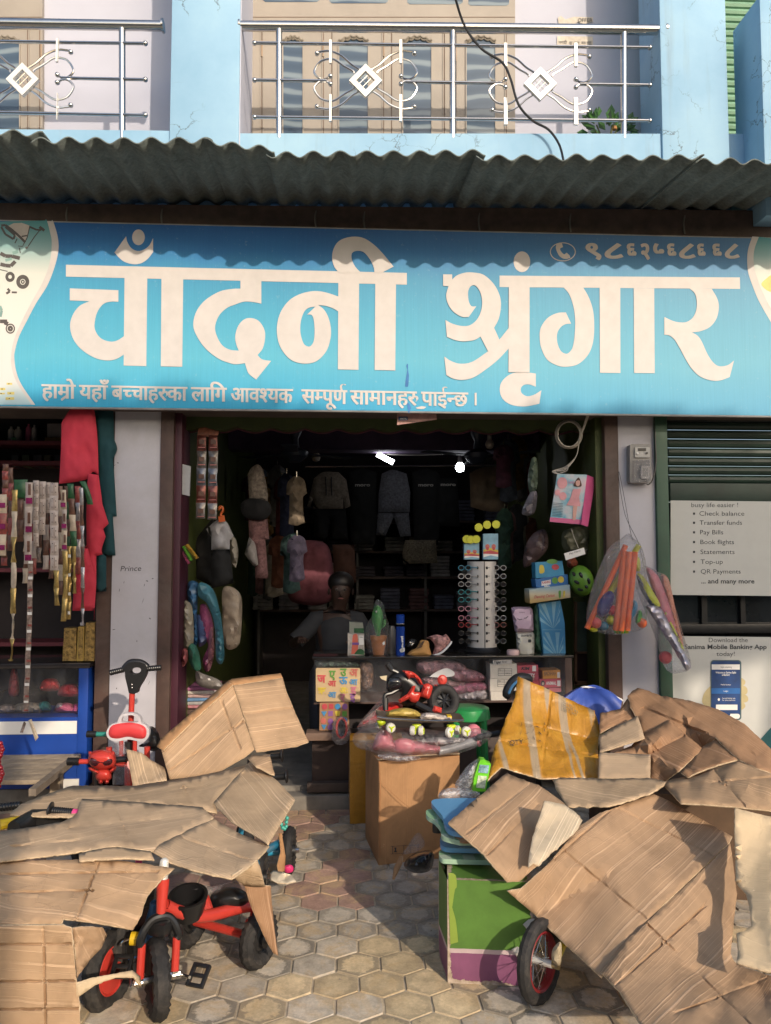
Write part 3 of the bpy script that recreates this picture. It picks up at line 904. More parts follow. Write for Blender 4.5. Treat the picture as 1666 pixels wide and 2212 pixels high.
# ================================================================ signboard
def build_sign():
 SY = 4.80
 T = thing('signboard', P(833, 890, SY + .03), 'long sky blue shop signboard with big white Devanagari lettering', 'sign')
 m, nt, b = _nodes('sign_print')
 g = nt.nodes.new('ShaderNodeTexCoord').outputs['Generated']
 sp = nt.nodes.new('ShaderNodeSeparateXYZ'); nt.links.new(g, sp.inputs[0])
 o = coord(nt)
 n = noi(nt, 1.6, 5, .6, o)
 h = math_(nt, 'MULTIPLY_ADD', math_(nt, 'SUBTRACT', n.outputs[0], .5), .16, sp.outputs['Z'])
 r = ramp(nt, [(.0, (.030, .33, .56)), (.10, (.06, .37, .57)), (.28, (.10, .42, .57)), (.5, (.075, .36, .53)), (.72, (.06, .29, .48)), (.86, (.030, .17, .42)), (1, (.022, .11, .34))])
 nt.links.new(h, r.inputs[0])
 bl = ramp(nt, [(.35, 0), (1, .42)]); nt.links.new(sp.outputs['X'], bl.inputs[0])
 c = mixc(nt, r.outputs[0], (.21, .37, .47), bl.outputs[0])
 d = noi(nt, 30, 6, .75, o); rd = ramp(nt, [(.60, 0), (.75, .35)]); nt.links.new(d.outputs[0], rd.inputs[0])
 c = mixc(nt, c, (.42, .52, .54), rd.outputs[0])
 st = noi(nt, 1, 4, .6, mapping(nt, o, (220, 220, 3)).outputs[0]); rs_ = ramp(nt, [(.3, .93), (.7, 1.05)]); nt.links.new(st.outputs[0], rs_.inputs[0])
 c = mixc(nt, c, rs_.outputs[0], .8, 'MULTIPLY')
 spk = noi(nt, 130, 2, .5, o); rk = ramp(nt, [(.76, 0), (.79, .8)]); nt.links.new(spk.outputs[0], rk.inputs[0])
 c = mixc(nt, c, (.62, .66, .66), rk.outputs[0])
 nt.links.new(c, b.inputs['Base Color']); b.inputs['Roughness'].default_value = .55
 b.inputs['Specular IOR Level'].default_value = .3
 wr = noi(nt, 3, 3, .5, mapping(nt, o, (1.5, 1, .4)).outputs[0]); bump(nt, b, wr.outputs[0], .12, .03)
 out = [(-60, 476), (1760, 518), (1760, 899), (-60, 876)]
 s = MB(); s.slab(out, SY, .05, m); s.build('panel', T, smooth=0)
 mf = mat('sign_frame', (.34, .33, .33), .5, metal=.4, var=.2)
 s = MB(); s.tube([P(-60, 878, SY + .01), P(1760, 901, SY + .01)], .009, mf, 8); s.tube([P(-60, 476, SY + .01), P(1760, 518, SY + .01)], .008, mf, 8); s.build('frame', T)
 ML = mat('sign_white', (.56, .53, .515), .6, var=.05, vs=12, dirt=.16, dcol=(.45, .42, .38))
 K = [0]
 def yy():
  K[0] += 1
  return SY - .0016 - .00025 * (K[0] % 14)
 def A(q): return [((p[0],) if p[0] == '~' else ()) + (p[-2] / 2.603 / 1.1525, (540 + p[-1] / 2.603) / 1.1525) for p in path(q)]
 def B(q): return [((p[0],) if p[0] == '~' else ()) + ((560 + p[-2] / 3.332) / 1.1525, (560 + p[-1] / 3.332) / 1.1525) for p in path(q)]
 def C(q): return [((p[0],) if p[0] == '~' else ()) + ((1060 + p[-2] / 3.332) / 1.1525, (600 + p[-1] / 3.332) / 1.1525) for p in path(q)]
 def D(q): return [((p[0],) if p[0] == '~' else ()) + ((1500 + p[-2] / 3.967) / 1.1525, (600 + p[-1] / 3.967) / 1.1525) for p in path(q)]
 def E(q): return [((p[0],) if p[0] == '~' else ()) + (p[-2] / 1.1525, p[-1] / 1.1525) for p in path(q)]
 s = MB()
 def L(pts, hole=None): s.deco(catmull(pts), yy(), ML, [catmull(hole)] if hole else [])
 L(A('818,125 ~825,160 ~850,200 ~890,220 ~930,213 ~968,185 993,137 993,228 ~960,270 ~920,298 ~870,307 ~810,292 ~770,262 743,230'))
 s.deco([(x / 2.603 / 1.1525, (540 + y / 2.603) / 1.1525) for x, y in ell(898, 132, 41, 51)], yy(), ML)
 L(E('164.4,659.1 1013.2,679.4 1013.2,708.6 164.4,688.7'))
 L(A('808,390 955,395 949,967 802,963'))
 L(A('453,463 768,475 768,550 ~720,549 ~670,565 ~630,620 ~613,700 ~625,750 ~660,790 ~715,808 ~762,800 812,768 812,885 ~760,918 ~700,930 ~620,915 ~530,860 ~475,790 ~455,710 ~470,640 ~515,578 580,546 453,541'))
 L(A('1047,395 1188,400 1182,971 1043,968'))
 L(E('599,698 650.9,700 650.9,756 ~632,752 ~608,750.9 ~586,758 ~564.7,767 ~545.5,786 ~535.9,813 ~540,836 ~553.2,859 ~572,870.4 595,873 ~588.5,857 ~586,836 ~593,812 ~607,796 ~624.5,791.7 ~644,798.6 ~657.5,818 ~660.5,839 ~655,866 641.6,884 ~653,894.6 675.5,898.5 638,945 ~620,930.6 ~614,917 610.4,904 ~590,906.6 ~576.2,905 ~545.5,893.4 ~511,866.5 ~488,832 ~481.4,805 ~489.8,774.3 ~511,747.5 ~545.5,726.3 ~576,719.5 599,718.6'))
 L(B('942,480 1114,485 1109,1202 938,1198'))
 L(B('1248,485 1420,490 1414,1207 1243,1203'))
 L(B('948,597 ~880,572 ~800,552 ~720,550 ~620,575 ~530,630 ~460,730 ~432,850 ~445,970 ~490,1060 ~560,1125 ~660,1150 ~760,1130 ~840,1050 ~875,950 ~880,860 ~860,770 ~825,705 775,664 ~840,672 ~900,693 948,722'),
   B('752,677 683,743 ~722,748 ~740,800 ~745,900 ~735,970 ~710,1005 ~685,1007 ~655,985 ~632,920 ~626,850 ~635,780 ~662,715 ~700,686'))
 L(B('948,397 ~905,340 ~890,260 ~910,180 ~960,125 ~1050,98 ~1140,105 ~1220,150 ~1300,225 1400,345 1300,398 1241,398 ~1235,350 ~1200,280 ~1150,225 ~1095,215 ~1055,235 ~1055,290 ~1085,350 1132,398'))
 L(C('145,277 220,277 220,320 ~260,285 ~330,262 ~400,262 ~480,280 ~560,350 ~610,440 ~625,530 ~608,640 568,720 612,818 692,718 692,888 ~600,985 ~500,1065 ~400,1130 ~310,1152 ~230,1142 172,1112 155,958 ~210,995 ~290,1018 ~390,1000 518,915 455,793 ~400,822 ~310,832 ~240,820 177,795 164,655 ~220,685 ~300,705 ~370,697 ~430,645 ~462,570 ~468,500 ~455,430 ~425,380 ~395,366 ~365,385 ~352,430 ~358,500 ~380,540 420,542 357,630 ~300,628 ~230,585 ~185,520 ~170,450 190,375 145,372'))
 L(C('690,378 862,380 862,1090 687,1088'))
 L(E('1244,686.1 1842.3,690.7 1842.8,719.2 1244,714.6'))
 s.deco([((1060 + x / 3.332) / 1.1525, (600 + y / 3.332) / 1.1525) for x, y in ell(799, 172, 69, 86)], yy(), ML)
 L(C('862,1092 ~760,1090 ~690,1112 ~630,1170 ~615,1240 ~640,1310 ~710,1358 ~820,1372 943,1350 960,1238 ~900,1275 ~840,1287 ~797,1262 ~790,1222 ~815,1194 ~860,1190 914,1208 914,1100'))
 L(C('1145,386 ~1190,440 ~1225,540 ~1240,650 ~1236,780 ~1220,880 ~1190,925 ~1160,935 ~1120,910 ~1092,840 ~1092,765 ~1120,715 ~1160,690 1207,685 1163,592 ~1090,598 ~1010,640 ~955,720 ~946,800 ~960,890 ~1010,985 ~1100,1035 ~1180,1042 ~1270,1018 ~1350,940 ~1390,830 ~1398,680 ~1385,560 ~1350,460 1308,387'))
 L(C('1443,388 1615,388 1616,1095 1446,1093'))
 L(D('310,465 512,468 517,1305 314,1303'))
 L(D('860,468 ~915,520 ~933,610 ~925,690 ~890,760 ~830,800 ~760,803 ~690,787 612,750 612,925 ~660,932 ~710,970 ~760,1050 ~830,1180 ~890,1270 ~970,1340 ~1080,1378 ~1170,1375 1258,1343 1300,1180 ~1240,1225 ~1160,1238 ~1100,1205 ~1040,1120 ~980,990 ~940,935 885,902 ~970,890 ~1060,850 ~1125,770 ~1150,660 ~1135,570 1080,472'))
 s.build('title_lettering', T, smooth=0, fixn=False)
 ADV = {}
 def word(spec, x0, x1, yt):
  """spec: letters; h: prefix cuts the stem off for a half letter"""
  pen = 0; parts = []
  for tok in spec.split():
   half = tok.startswith('h:'); ch = tok[2:] if half else tok
   if ch == 'RA':     # below-base ra stroke of the previous letter
    parts.append(([(pen - .17, .16, 0), (pen - .17, .06, 0), (pen - .40, -.12, 0), (pen - .44, -.03, 0)], [[0, 1, 2, 3]], 0)); continue
   if ch == 'REPH':
    q = catmull(sm([(pen - .24, .62), (pen - .30, .78), (pen - .22, .90), (pen - .08, .86)]), False)
    n_ = len(q); vs = [(a - .035, b, 0) for a, b in q] + [(a + .04, b + .01, 0) for a, b in q]
    parts.append((vs, [[i, i + 1, n_ + i + 1, n_ + i] for i in range(n_ - 1)], 0)); continue
   if ch == 'UR':     # u sign hooked on the right of ra
    q = catmull(sm([(pen - .14, .36), (pen - .02, .40), (pen + .06, .30), (pen + .0, .20)]), False)
    n_ = len(q); vs = [(a - .03, b - .03, 0) for a, b in q] + [(a + .04, b + .03, 0) for a, b in q]
    parts.append((vs, [[i, i + 1, n_ + i + 1, n_ + i] for i in range(n_ - 1)], 0)); pen += .06; continue
   vs, fs = glyphs(ch, .012)
   ka = glyphs('क', .012)[0]
   w = max(v[0] for v in glyphs(ch + 'क', .012)[0]) - max(v[0] for v in ka)
   if half:
    stem = min(v[0] for v in vs if v[1] < .08 and v[0] > max(q[0] for q in vs) - .24) - .015
    vs, fs = cut_glyph(vs, fs, stem); w = stem + .005
   parts.append((vs, fs, pen)); pen += w
  tot = pen
  k = (x1 - x0) / tot
  ky = 33.5 / .622
  for vs, fs, p in [(a, b_, q + d) for a, b_, q in parts for d in (-.018, .018)]:
   s.add([P((x0 + (v[0] + p) * k) / 1.1525, (yt + (x0 + (v[0] + p) * k - x0) * .0195 + (.622 - v[1]) * ky) / 1.1525, yy()) for v in vs], fs, ML)
 s = MB()
 def hl(x): return 957 + (x - 105) * .0198
 for spec, a, b_ in (('ह ा म RA ो', 105, 187), ('य ह ा ँ', 198.6, 267), ('ब h:च च ा ह र UR क ा', 279, 465), ('ल ा ग ि', 477, 563), ('आ व h:श य क', 575, 728),
      ('स h:म प ू ण REPH', 752, 863), ('स ा म ा न ह र UR', 873, 1039), ('प ा ई h:न छ', 1050, 1164)):
  if 'ि' in spec: spec = 'ल ा ि ग'
  word(spec, a, b_, hl(a))
 s.slab([(q[0] / 1.1525, q[1] / 1.1525) for q in rect(1182, 978, 1187, 1009)], SY - .003, .002, ML)
 s.build('slogan_lettering', T, smooth=0, fixn=False)
 s = MB()
 dg = mat('sign_grey_white', (.60, .55, .50), .6, var=.08, vs=12)
 xs = [(1265, 1303), (1306, 1351), (1354, 1381), (1384, 1408), (1411, 1443), (1441, 1467), (1467, 1507), (1506, 1530), (1539, 1565), (1566, 1602)]
 for ch, (a, b_) in zip('९८६२५६८६६८', xs):
  vs, fs = glyphs(ch, .03)
  x_0, x_1 = min(v[0] for v in vs), max(v[0] for v in vs); y_0, y_1 = min(v[1] for v in vs), max(v[1] for v in vs)
  yt = 525 + (a - 1265) * .004; yb = 562 if ch not in '८' else 559
  for d in (0, 1.6): s.add([P(a + d + (v[0] - x_0) / (x_1 - x_0) * (b_ - a - 5), yb + (v[1] - y_0) / (y_1 - y_0) * (yt - yb), yy()) for v in vs], fs, dg)
 s.build('phone_number', T, smooth=0, fixn=False)
 s = MB()
 s.deco(ell(1216, 544, 28, 20.5), SY - .002, dg, [ell(1216, 544, 26, 18.6)])
 h = [('~',) + (1170 + (x - 0) / 3.332 / 1.1525 * 0 + 0, 0) for x in ()]
 hs = catmull(C('1085,30 ~1080,55 ~1090,90 ~1110,125 ~1140,145 1165,150 1200,140 1195,120 1170,97 1150,112 ~1130,95 ~1115,65 1140,50 1128,14 1105,14'))
 s.deco(hs, SY - .0022, dg)
 s.build('phone_icon', T, smooth=0, fixn=False)
 m, nt, b = _nodes('sign_cream')
 g = nt.nodes.new('ShaderNodeTexCoord').outputs['Generated']; sp = nt.nodes.new('ShaderNodeSeparateXYZ'); nt.links.new(g, sp.inputs[0])
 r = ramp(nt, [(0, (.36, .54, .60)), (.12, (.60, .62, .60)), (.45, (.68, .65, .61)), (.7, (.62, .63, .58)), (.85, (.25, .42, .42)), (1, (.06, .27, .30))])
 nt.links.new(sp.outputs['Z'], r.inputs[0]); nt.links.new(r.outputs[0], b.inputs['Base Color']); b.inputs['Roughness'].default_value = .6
 cr = lambda q: [((p[0],) if p[0] == '~' else ()) + (p[-2] / 4.4233 / 1.1525, (540 + p[-1] / 4.4233) / 1.1525) for p in path(q)]
 band = '~570,45 ~620,150 ~645,280 ~640,400 ~600,560 ~520,760 ~400,950 ~300,1140 ~210,1320 ~165,1480 ~160,1560 ~180,1700 ~240,1850 390,2070'
 inn = '~500,40 ~560,200 ~570,330 ~545,520 ~470,720 ~370,900 ~250,1130 ~160,1340 ~125,1520 ~135,1680 ~200,1850 350,2068'
 s = MB(); s.deco([(-55, 480)] + catmull(cr(band)[:-1] + [cr(band)[-1]], False) + [(-55, 874)], SY - .0012, ML); s.build('curved_border', T, smooth=0, fixn=False)
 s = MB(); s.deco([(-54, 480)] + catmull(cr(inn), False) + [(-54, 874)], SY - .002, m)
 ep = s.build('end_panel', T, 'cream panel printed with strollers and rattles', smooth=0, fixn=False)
 s = MB(); mk = mat('print_grey', (.085, .075, .07), .6); mt = mat('print_teal', (.22, .36, .33), .6); mcr = mat('print_pale', (.50, .45, .40), .6)
 c2 = lambda x, y: (x / 4.4233 / 1.1525, (540 + y / 4.4233) / 1.1525)
 def stroke(pts, w, mm):
  pts = [c2(*p) for p in pts]
  for (x0, y0), (x1, y1) in zip(pts, pts[1:]):
   l = math.hypot(x1 - x0, y1 - y0) or 1
   nx, ny = -(y1 - y0) / l * w / 2, (x1 - x0) / l * w / 2
   s.deco([(x0 + nx, y0 + ny), (x1 + nx, y1 + ny), (x1 - nx, y1 - ny), (x0 - nx, y0 - ny)], SY - .0026 - .00015 * random.random(), mm)
 def ring(x, y, r1, r0, mm):
  cx, cy = c2(x, y); k = 1 / 4.4233 / 1.1525
  s.deco(ell(cx, cy, r1 * k, r1 * k * 1.08), SY - .0029, mm, [ell(cx, cy, r0 * k, r0 * k * 1.08)])
 s.deco([c2(*p) for p in ((90, 100), (150, 70), (240, 65), (325, 95), (320, 160), (270, 280), (160, 200))], SY - .0024, mcr)
 for pts, w, mm in (([(15, 95), (60, 90), (130, 140), (200, 200), (280, 280)], 5, mk), ([(15, 110), (60, 190), (150, 245), (165, 200), (60, 110)], 4.5, mk), ([(330, 110), (400, 140), (455, 145)], 4, mk), ([(435, 110), (490, 150)], 6, mk), ([(440, 145), (380, 220), (300, 340)], 2.2, mk), ([(330, 100), (300, 230), (262, 300)], 2, mk),
        ([(240, 215), (300, 205)], 3, mk), ([(190, 240), (165, 290)], 2.5, mk), ([(200, 320), (250, 325), (270, 280)], 1.6, mk), ([(300, 330), (285, 350)], 5, mk), ([(5, 400), (60, 430), (140, 435), (220, 455)], 8, mk), ([(5, 520), (60, 535), (120, 540), (170, 490)], 8, mk), ([(60, 480), (130, 460)], 6, mt), ([(140, 400), (200, 380)], 7, mt), ([(0, 580), (85, 600)], 2, mk), ([(130, 830), (188, 832)], 4, mk), ([(85, 790), (110, 820), (70, 845)], 5, mk), ([(0, 980), (20, 1030), (5, 1100)], 6, mt), ([(0, 1150), (80, 1150), (60, 1190)], 8, mk), ([(215, 340), (225, 400)], 2, mk)):
  stroke(pts, w, mm)
 for q in ((252, 715, 72, 30), (115, 1230, 52, 38), (112, 660, 52, 20)): ring(*q, mk)
 ring(115, 1230, 30, 4, mk); ring(252, 715, 22, 8, mk)
 my = mat('print_yellow', (.62, .53, .16), .6)
 for x, y, w, h_ in ((105, 1838, 62, 22), (30, 1895, 60, 26), (20, 1945, 70, 18), (120, 1942, 78, 30), (110, 2000, 95, 30)):
  s.deco([c2(*p) for p in rect(x - w / 2, y - h_ / 2, x + w / 2, y + h_ / 2)], SY - .0025, my)
  s.deco([c2(*p) for p in ell(x - 6, y, 9, 6, 8)], SY - .0028, mk)
 s.build('picture', ep, smooth=0, fixn=False)
 dr = lambda q: [((p[0],) if p[0] == '~' else ()) + ((1500 + p[-2] / 3.967) / 1.1525, (600 + p[-1] / 3.967) / 1.1525) for p in path(q)]
 s = MB(); s.deco(catmull(dr('1480,-45 ~1440,80 ~1430,190 ~1440,310 ~1490,460 ~1560,620 1700,860'), False) + [(1755, 800), (1755, 520)], SY - .0012, ML); s.build('curved_border', T, smooth=0, fixn=False)
 s = MB(); s.deco(catmull(dr('1545,-40 ~1500,90 ~1495,220 ~1520,340 ~1575,490 ~1650,640 1760,820'), False) + [(1754, 780), (1754, 522)], SY - .002, m); ep = s.build('end_panel', T, smooth=0, fixn=False)
 s = MB(); s.deco(catmull(dr('~1570,430 ~1620,370 ~1680,330 1740,340 1740,490 ~1650,500')), SY - .0026, my); s.build('picture', ep, smooth=0, fixn=False)
 s = MB(); mt = mat('torn_blue', (.03, .16, .42), .6)
 s.deco(catmull(B('1512,1150 1505,1170 1515,1200 ~1500,1290 1495,1340 ~1520,1340 1528,1250 1520,1200 1520,1155')), SY - .0027, mt)
 s.deco(E('1013,1000 1018,1030 1024,1015 1019,1005'), SY - .0027, mt)
 s.deco(E('1035,1015 1050,1011 1062,1013 1055,1018 1040,1018'), SY - .0029, ML)
 s.build('tear', T, smooth=0, fixn=False)
build_sign()
# ================================================================ cardboard and the pile on the left
CB1 = cardboard('kraft_board', (.43, .285, .17), stain=.3)
CB2 = cardboard('kraft_board_pale', (.47, .335, .21), stain=.4, seed=2)
CB3 = cardboard('kraft_board_dark', (.33, .19, .105), stain=.4, seed=4)
CB4 = cardboard('kraft_board_grey', (.42, .305, .20), stain=.45, seed=6)
CB5 = cardboard('bare_liner', (.58, .45, .29), stain=.25, lines=.12, seed=8)
CB6 = cardboard('orange_board', (.40, .22, .105), stain=.25, lines=.1, seed=10)
CB7 = cardboard('rosy_board', (.40, .262, .158), stain=.5, seed=12)
RIM = mat('torn_board_edge', (.56, .43, .28), .9, var=.35, vs=60)
GL = 'flattened cartons covering the toys'
def Q(sx, ox, oy):
 """crop pixels -> photo pixels"""
 return lambda q: [((('~',) if p[0] == '~' else ()) + (ox + p[-2] / sx, oy + p[-1] / sx)) for p in path(q)]
c1 = Q(2.4, 0, 1388.3)
c2 = Q(2.4, 0, 1778.7)
def W(q, pts, Ys):
 o = catmull(q(pts) if callable(q) else pts)
 return [(x, y, Y) for (x, y), Y in zip(o, Ys)]
T = thing('folded_carton', P(430, 1690, 3.9), 'tall bent brown carton leaning up behind the red push trike handle', 'cardboard', GL)
sheet('long_panel', W(c1, '835,548 1010,385 1190,210 1210,225 1265,390 1320,555 1265,600 1120,680 880,710 858,630', (3.95, 4.06, 4.16, 4.14, 4.03, 3.92, 3.88, 3.86, 3.86, 3.9)), CB1, -48, parent=T, jag=.8, creases=[((375, 1660), (525, 1560)), ((480, 1520), (520, 1620))])
sheet('end_flap', W(c1, '1212,222 1340,205 1466,183 1480,240 1540,385 1600,515 1540,540 1330,570 1322,552', (4.14, 4.2, 4.27, 4.22, 4.12, 4.0, 3.98, 3.915, 3.92)), CB1, -8, parent=T, jag=1.0, creases=[((515, 1545), (640, 1530))])
sheet('top_lip', W(c1, '1186,207 1200,190 1455,160 1466,184 1212,224', (4.16, 4.19, 4.29, 4.265, 4.135)), CB6, -6, parent=T, jag=.7, step=8)
sheet('edge_lip', W(c1, '815,540 835,500 1010,350 1192,192 1208,222 1010,400 850,560', (3.97, 4.0, 4.1, 4.19, 4.135, 4.04, 3.93)), CB6, -42, parent=T, jag=1.2, step=8)
sheet('cardboard_flap', W(c1, '655,552 735,572 790,615 855,650 866,712 740,746 690,746', (3.98, 3.96, 3.95, 3.93, 3.8, 3.78, 3.8)), CB2, 75, label='small upright tan carton flap standing in front of the tall bent carton', cat='cardboard', group=GL, jag=1.2, step=8)
sheet('cardboard_scrap', W(c1, '1285,600 1310,585 1400,590 1412,640 1422,692 1330,645', (3.72, 3.75, 3.72, 3.66, 3.58, 3.6)), CB1, -20, label='little brown scrap poking out at the right below the tall bent carton', cat='cardboard', group=GL, step=8)
T = thing('cardboard_sheet', P(400, 1740, 3.45), 'large pale upper carton sheet bent down at its right end above the alley', 'cardboard', GL)
sheet('flat_panel', W(c1, '50,895 110,840 240,790 370,745 700,745 1050,690 1270,640 1302,618 1312,640 1210,712 1112,832 1125,885 1060,872 800,845 430,850 420,872 390,906 220,905', (3.18, 3.25, 3.4, 3.52, 3.62, 3.70, 3.76, 3.8, 3.74, 3.58, 3.34, 3.27, 3.26, 3.28, 3.26, 3.22, 3.15, 3.15)), CB2, -8, parent=T, jag=2.0, creases=[((120, 1735), (530, 1690)), ((395, 1700), (420, 1735))])
sheet('bent_panel', W(c1, '1306,618 1330,640 1440,720 1530,815 1500,870 1392,1046 1330,1005 1200,930 1108,834 1208,716', (3.78, 3.74, 3.54, 3.32, 3.24, 2.96, 3.02, 3.14, 3.335, 3.575)), CB2, 52, parent=T, jag=1.2, creases=[((520, 1668), (615, 1748)), ((505, 1700), (590, 1790))])
T = thing('cardboard_sheet', P(300, 1800, 3.0), 'wide crumpled carton sheet with torn wavy lower edge and a hole in its corner', 'cardboard', GL)
sheet('flat_panel', [(x, y, Y) for (x, y), Y in zip([(-25, 1800), (58, 1790), (137, 1776), (167, 1759), (177, 1727), (300, 1734), (437, 1745), (450, 1757), (462, 1768), (440, 1780), (400, 1798), (345, 1826), (330, 1840), (285, 1834), (245, 1829), (170, 1842), (105, 1850), (40, 1858), (-25, 1866)], (2.92, 2.96, 3.02, 3.1, 3.24, 3.24, 3.22, 3.16, 3.11, 3.06, 3.0, 2.9, 2.86, 2.85, 2.85, 2.82, 2.8, 2.78, 2.76))], CB4, -6, parent=T, jag=2.2, warp=.007, creases=[((150, 1790), (420, 1765)), ((30, 1830), (230, 1812)), ((250, 1745), (280, 1820))])
sheet('bent_panel', [(463, 1770, 3.1), (478, 1780, 3.1), (520, 1803, 3.06), (571, 1824, 3.0), (582, 1829, 2.97), (566, 1848, 2.9), (546, 1867, 2.84), (520, 1888, 2.79), (500, 1900, 2.76), (455, 1890, 2.76), (420, 1882, 2.78), (370, 1865, 2.82), (330, 1841, 2.86), (345, 1825, 2.905), (400, 1797, 3.0), (440, 1779, 3.06)], CB4, 28, parent=T, jag=1.6, warp=.006, creases=[((400, 1815), (540, 1860))])
sheet('cardboard_strip', [(171, 1846, 2.81), (200, 1838, 2.83), (246, 1830, 2.85), (325, 1841, 2.83), (333, 1858, 2.78), (290, 1856, 2.77), (267, 1855, 2.77), (171, 1861, 2.76)], CB2, 4, label='narrow torn strip of carton lying between the two wide left sheets', cat='cardboard', group=GL, step=8, jag=1.8)
sheet('cardboard_flap', [(500, 1893, 2.765), (530, 1872, 2.82), (556, 1858, 2.86), (566, 1885, 2.87), (572, 1914, 2.9), (548, 1914, 2.9), (527, 1912, 2.89)], CB2, 15, label='triangular carton flap hanging above the narrow upright strip', cat='cardboard', group=GL, step=8)
sheet('cardboard_flap', [(527, 1911, 2.90), (556, 1912, 2.92), (585, 1913, 2.94), (587, 1954, 2.95), (593, 2010, 2.955), (601, 2064, 2.97), (590, 2058, 2.96), (575, 2032, 2.94), (558, 1995, 2.92), (542, 1958, 2.91)], CB3, 80, label='dark narrow carton flap standing upright beside the trike rear wheel', cat='cardboard', group=GL, step=9, jag=1.0)
sheet('cardboard_sheet', [(-25, 1864, 2.80), (60, 1860, 2.80), (167, 1858, 2.80), (267, 1861, 2.79), (320, 1868, 2.78), (377, 1877, 2.76), (360, 1890, 2.74), (346, 1904, 2.72), (332, 1920, 2.70), (321, 1933, 2.68), (312, 1955, 2.65), (306, 1975, 2.62), (297, 1994, 2.60), (287, 2009, 2.59), (267, 2005, 2.58), (208, 1995, 2.57), (160, 1989, 2.565), (137, 1986, 2.56), (133, 1996, 2.55), (60, 1998, 2.55), (-25, 1999, 2.55), (-25, 1940, 2.64)], CB1, 4, inner=[(180, 1925, 2.68), (190, 1975, 2.59), (165, 1985, 2.565)], label='broad tan carton sheet roofing the red tricycle at the front left', cat='cardboard', group=GL, jag=2.0, warp=.007, creases=[((0, 1890), (340, 1885)), ((0, 1930), (200, 1925)), ((215, 1860), (165, 1990))])
sheet('cardboard_sheet', [(-25, 1999, 2.53), (70, 1998, 2.53), (137, 1997, 2.53), (156, 2004, 2.53), (160, 2060, 2.53), (165, 2112, 2.53), (170, 2145, 2.53), (173, 2175, 2.53), (174, 2228, 2.525), (-25, 2228, 2.525)], CB1, 2, inner=[(100, 2000, 2.528), (104, 2226, 2.522)], label='carton side standing upright at the front left corner of the picture', cat='cardboard', group=GL, jag=1.2, creases=[((0, 2040), (158, 2038)), ((0, 2120), (160, 2118)), ((95, 2000), (100, 2225)), ((0, 2180), (170, 2178))])
sheet('cardboard_flap', [(157, 2003, 2.535), (190, 2001, 2.56), (221, 2003, 2.60), (231, 2018, 2.62), (224, 2034, 2.61), (217, 2050, 2.60), (196, 2070, 2.57), (180, 2092, 2.55), (167, 2112, 2.535), (162, 2060, 2.533)], CB7, 70, label='crumpled torn flap curling off the upright front left carton side', cat='cardboard', group=GL, step=8, jag=2.2, warp=.012)
sheet('cardboard_strip', [(164, 2122, 2.53), (200, 2112, 2.56), (245, 2104, 2.60), (285, 2097, 2.64), (302, 2110, 2.66), (304, 2132, 2.65), (290, 2112, 2.63), (250, 2112, 2.60), (205, 2128, 2.56), (180, 2145, 2.54), (166, 2155, 2.53)], CB5, -15, label='thin curling pale strip torn from the upright front left carton side', cat='cardboard', group=GL, step=8, jag=1.4)
# ================================================================ bicycles and tricycles on the left
def wheel_parts(T, c, R_, r_, axis, hub_m, rim_m, spokes=0, disc=False, tread=.007, name='wheel'):
 s = MB(); s.torus(c, R_ - r_, r_, M_rubber, axis, 44, 10, tread, sq=.95)
 w = s.build(name, T, smooth=30)
 ax = Vector(axis).normalized()
 s = MB(); s.torus(c, R_ - 2 * r_ + .004, .009, rim_m, axis, 36, 8, sq=2.0)
 if disc:
  s.lathe(Vector(c) - ax * .012, [(.001, 0), (R_ - 2 * r_, .0), (R_ - 2 * r_, .024), (.03, .03), (.028, .045), (.001, .045)], rim_m, 28, axis)
 s.build('rim', w)
 s = MB(); s.tube([Vector(c) - ax * .05, Vector(c) + ax * .05], .013, hub_m, 10)
 A = ax.to_track_quat('Z', 'Y').to_matrix()
 for k in range(spokes):
  a = 2 * math.pi * k / spokes
  for sg in (-1, 1):
   s.tube([Vector(c) + ax * .02 * sg + A @ Vector((.012 * math.cos(a), .012 * math.sin(a), 0)), Vector(c) + A @ Vector(((R_ - 2 * r_) * math.cos(a + .25 * sg), (R_ - 2 * r_) * math.sin(a + .25 * sg), 0))], .0013, M_steel, 5)
 s.build('hub', w)
 return w
